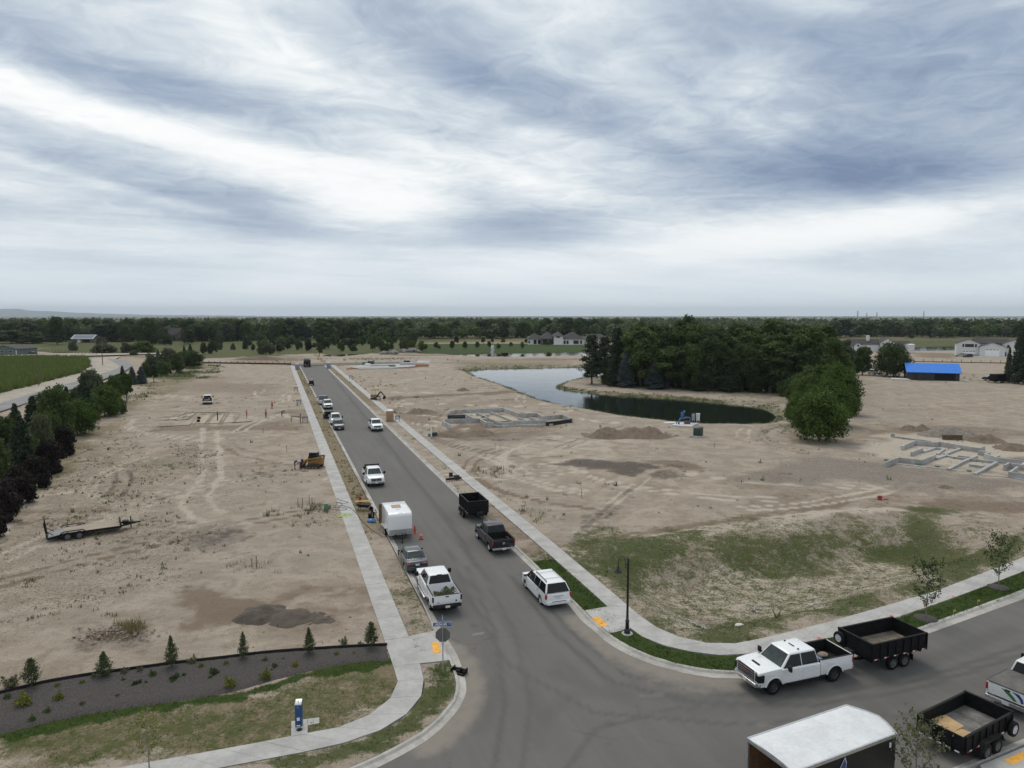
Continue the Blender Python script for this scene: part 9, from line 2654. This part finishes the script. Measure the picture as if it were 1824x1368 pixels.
# white house partly behind the grove
h4_ = House('white house with dark roofs and a tall chimney, half hidden behind the shade tree', 1512, 627, R(-14))
h4_.block(1, 16, 3, 13, 4.2, 6.8, 'x', SIDING, SHINGLE)
h4_.block(2.6, 6.6, 0, 8, 3.6, 5.0, 'y', SIDING, SHINGLE)
h4_.block(16, 22.6, 0, 12, 5.4, 7.7, 'y', SIDING, SHINGLE)
h4_.block(22, 31, 2, 12, 3.6, 5.8, 'x', SIDING, SHINGLE)
h4_.block(-6, 2, 1, 10, 3.4, 5.4, 'x', SIDING, SHINGLE)
h4_.win(4.6, 3.0, .8, .8, frame=FRAMEK).win(19.3, 3.9, 2.0, 1.0, frame=FRAMEK).win(17.4, 3.9, .5, 1.0, frame=FRAMEK).win(19.5, .4, 2.4, 2.2, frame=FRAMEK).win(10, .8, 3, 1.6, 3, frame=FRAMEK)
q = MB(); q.box(10, 11.5, 6, 7.5, 4, 9.0); q.build('chimney', SIDING, h4_.root, smooth=0)
h5_ = House('small white shed at the right of the shade tree', 1619, 629, R(2), 'shed', cat='shed')
h5_.block(0, 2.9, 0, 4, 4.2, 4.6, 'x', SIDING, SIDING, .2)
# left: barn, brown house, green building
h6 = House('dark barn with a grey solar panelled roof beyond the left meadow', 128, 610.5, R(-2), 'barn', cat='barn')
h6.block(0, 15.8, 0, 9, 3.0, 5.6, 'x', STONEW, M_('metal_roof', (.30, .32, .36), .4, var=.08, scale=1), .7)
PV = M_('solar_panel', (.15, .17, .21), .2, var=.1)
for i in range(7):
	q = MB()
	x = .7 + i * 2.1
	k_ = 2.6 / 4.5
	for (ya, yb) in ((.1, 1.9), (2.1, 3.9)):
		q.hexa([(x, ya, 3.22 + ya * k_), (x + 1.9, ya, 3.22 + ya * k_), (x + 1.9, yb, 3.22 + yb * k_), (x, yb, 3.22 + yb * k_)], [(x, ya, 3.30 + ya * k_), (x + 1.9, ya, 3.30 + ya * k_), (x + 1.9, yb, 3.30 + yb * k_), (x, yb, 3.30 + yb * k_)])
	q.build('solar_panel', PV, h6.root, smooth=0)
h6.garage(5.3, 2.4, 2.4, m=SIDING).win(11, .2, 5.5, 2.2, name='bay_shade_panel', m=STEELK).win(2, 1, 1.4, 1, frame=FRAMEK)  # the bay is a black panel painting the shade of its inside
h7 = House('brown stone house with steep dark roof in the trees left of the street', 291, 608, R(-3))
h7.block(0, 16.5, 2, 12, 5.2, 9.8, 'x', STONEW, SHINGLE)
h7.block(1.5, 6.5, 0, 8, 4.6, 7.2, 'y', STONEW, SHINGLE)
h7.block(10.5, 15, .5, 8, 4.8, 7.4, 'y', STONEW, SHINGLE)
for x in (3.0, 5.0, 8.5, 12.0, 13.6):
	h7.win(x, 1, 1.1, 1.6, 0 if x < 7 else .5, frame=FRAMEK)
for x in (1.2, 15.2):
	q = MB(); q.box(x - .5, x + .5, 6, 7, 8, 10.8); q.build('chimney', STONEW, h7.root, smooth=0)
h8 = House('low sage green building with dark roof at the left edge behind the corn', -14, 632, R(-4), 'workshop', cat='building')
h8.block(0, 13.5, 0, 14, 2.9, 4.6, 'y', GREENW, SHINGLE, .6)
h8.win(5.5, 1.1, 1.8, .9, frame=SIDING).win(10.2, 1.1, 1.8, .9, frame=SIDING).win(13.1, .1, .5, 2.1, name='door', m=SIDING)
# far town specks and fields, beyond the woods
g = np.random.default_rng(31)
q = MB()
for (x0, x1, n, d0, d1) in ((690, 760, 9, 2300, 3000), (880, 1060, 26, 2200, 3200), (1230, 1300, 6, 2500, 3200), (1640, 1824, 16, 2200, 3400), (400, 440, 4, 2600, 3200), (1380, 1480, 5, 2600, 3400)):
	for i in range(n):
		d = g.uniform(d0, d1); u = (g.uniform(x0, x1) - 912) / F
		w, h = g.uniform(8, 30), g.uniform(7, 13)
		q.box(u * d - w / 2, u * d + w / 2, d, d + 12, 0, h)
tag(q.build('distant_buildings', SIDING, smooth=0), kind='stuff')
# blue hills on the left horizon
HILLM = M_('hill_scrub', (0.045, 0.054, 0.048), .95, var=.15, scale=.002)
prof = [(-400, 552), (-250, 546), (-120, 549), (-40, 551), (10, 549), (40, 549.5), (70, 552.5), (110, 554.5), (150, 556.5), (200, 558.5), (260, 560), (330, 561.2), (460, 562.3)]
D_ = 21000.0
rows = []
NXH = 150
xs_ = np.linspace(-400, 460, NXH)
hs_ = np.interp(xs_, [p[0] for p in prof], [p[1] for p in prof])
gz = []
for k, (dd, f) in enumerate(((16500, 0), (17800, .35), (19000, .62), (20200, .85), (21000, 1.0), (22500, .55), (24500, 0))):
	X = (xs_ - 912) / F * D_ * (dd / D_)
	Zt = np.maximum(0, (HOR - hs_) / F * D_ + CAMH) * f
	Zt = Zt * (.86 + .28 * vnoise(xs_ * 40, np.full(NXH, k * 700.), 800, 3) * (0 < f < 1)) + 18 * (vnoise(xs_ * 12, np.full(NXH, k * 90.), 110, 5) - .5) * (f > .2) - (5 if f == 0 else 0)
	rows.append(np.stack([X, np.full(NXH, float(dd)), Zt], 1))
P_ = np.concatenate(rows)
ix = np.arange(6)[:, None] * NXH + np.arange(NXH - 1)[None, :]
fc = np.stack([ix, ix + 1, ix + NXH + 1, ix + NXH], -1).reshape(-1, 4)
tag(link('hills', np_mesh('hills', P_, fc, HILLM, True)), kind='structure')
# the air: one even, thin haze
hm = bpy.data.materials.new('haze')
hm.use_nodes = True
t = hm.node_tree
t.nodes.clear()
n = NT(t)
pv = n.n('ShaderNodeVolumePrincipled')
pv.inputs['Color'].default_value = (0.80, 0.90, 1.0, 1)
pv.inputs['Density'].default_value = HAZE
pv.inputs['Anisotropy'].default_value = 0.0
t.links.new(pv.outputs[0], n.n('ShaderNodeOutputMaterial').inputs['Volume'])
q = MB(); q.box(-26000, 26000, -300, 25500, -12, 275)
tag(q.build('haze', hm, smooth=0), kind='stuff')
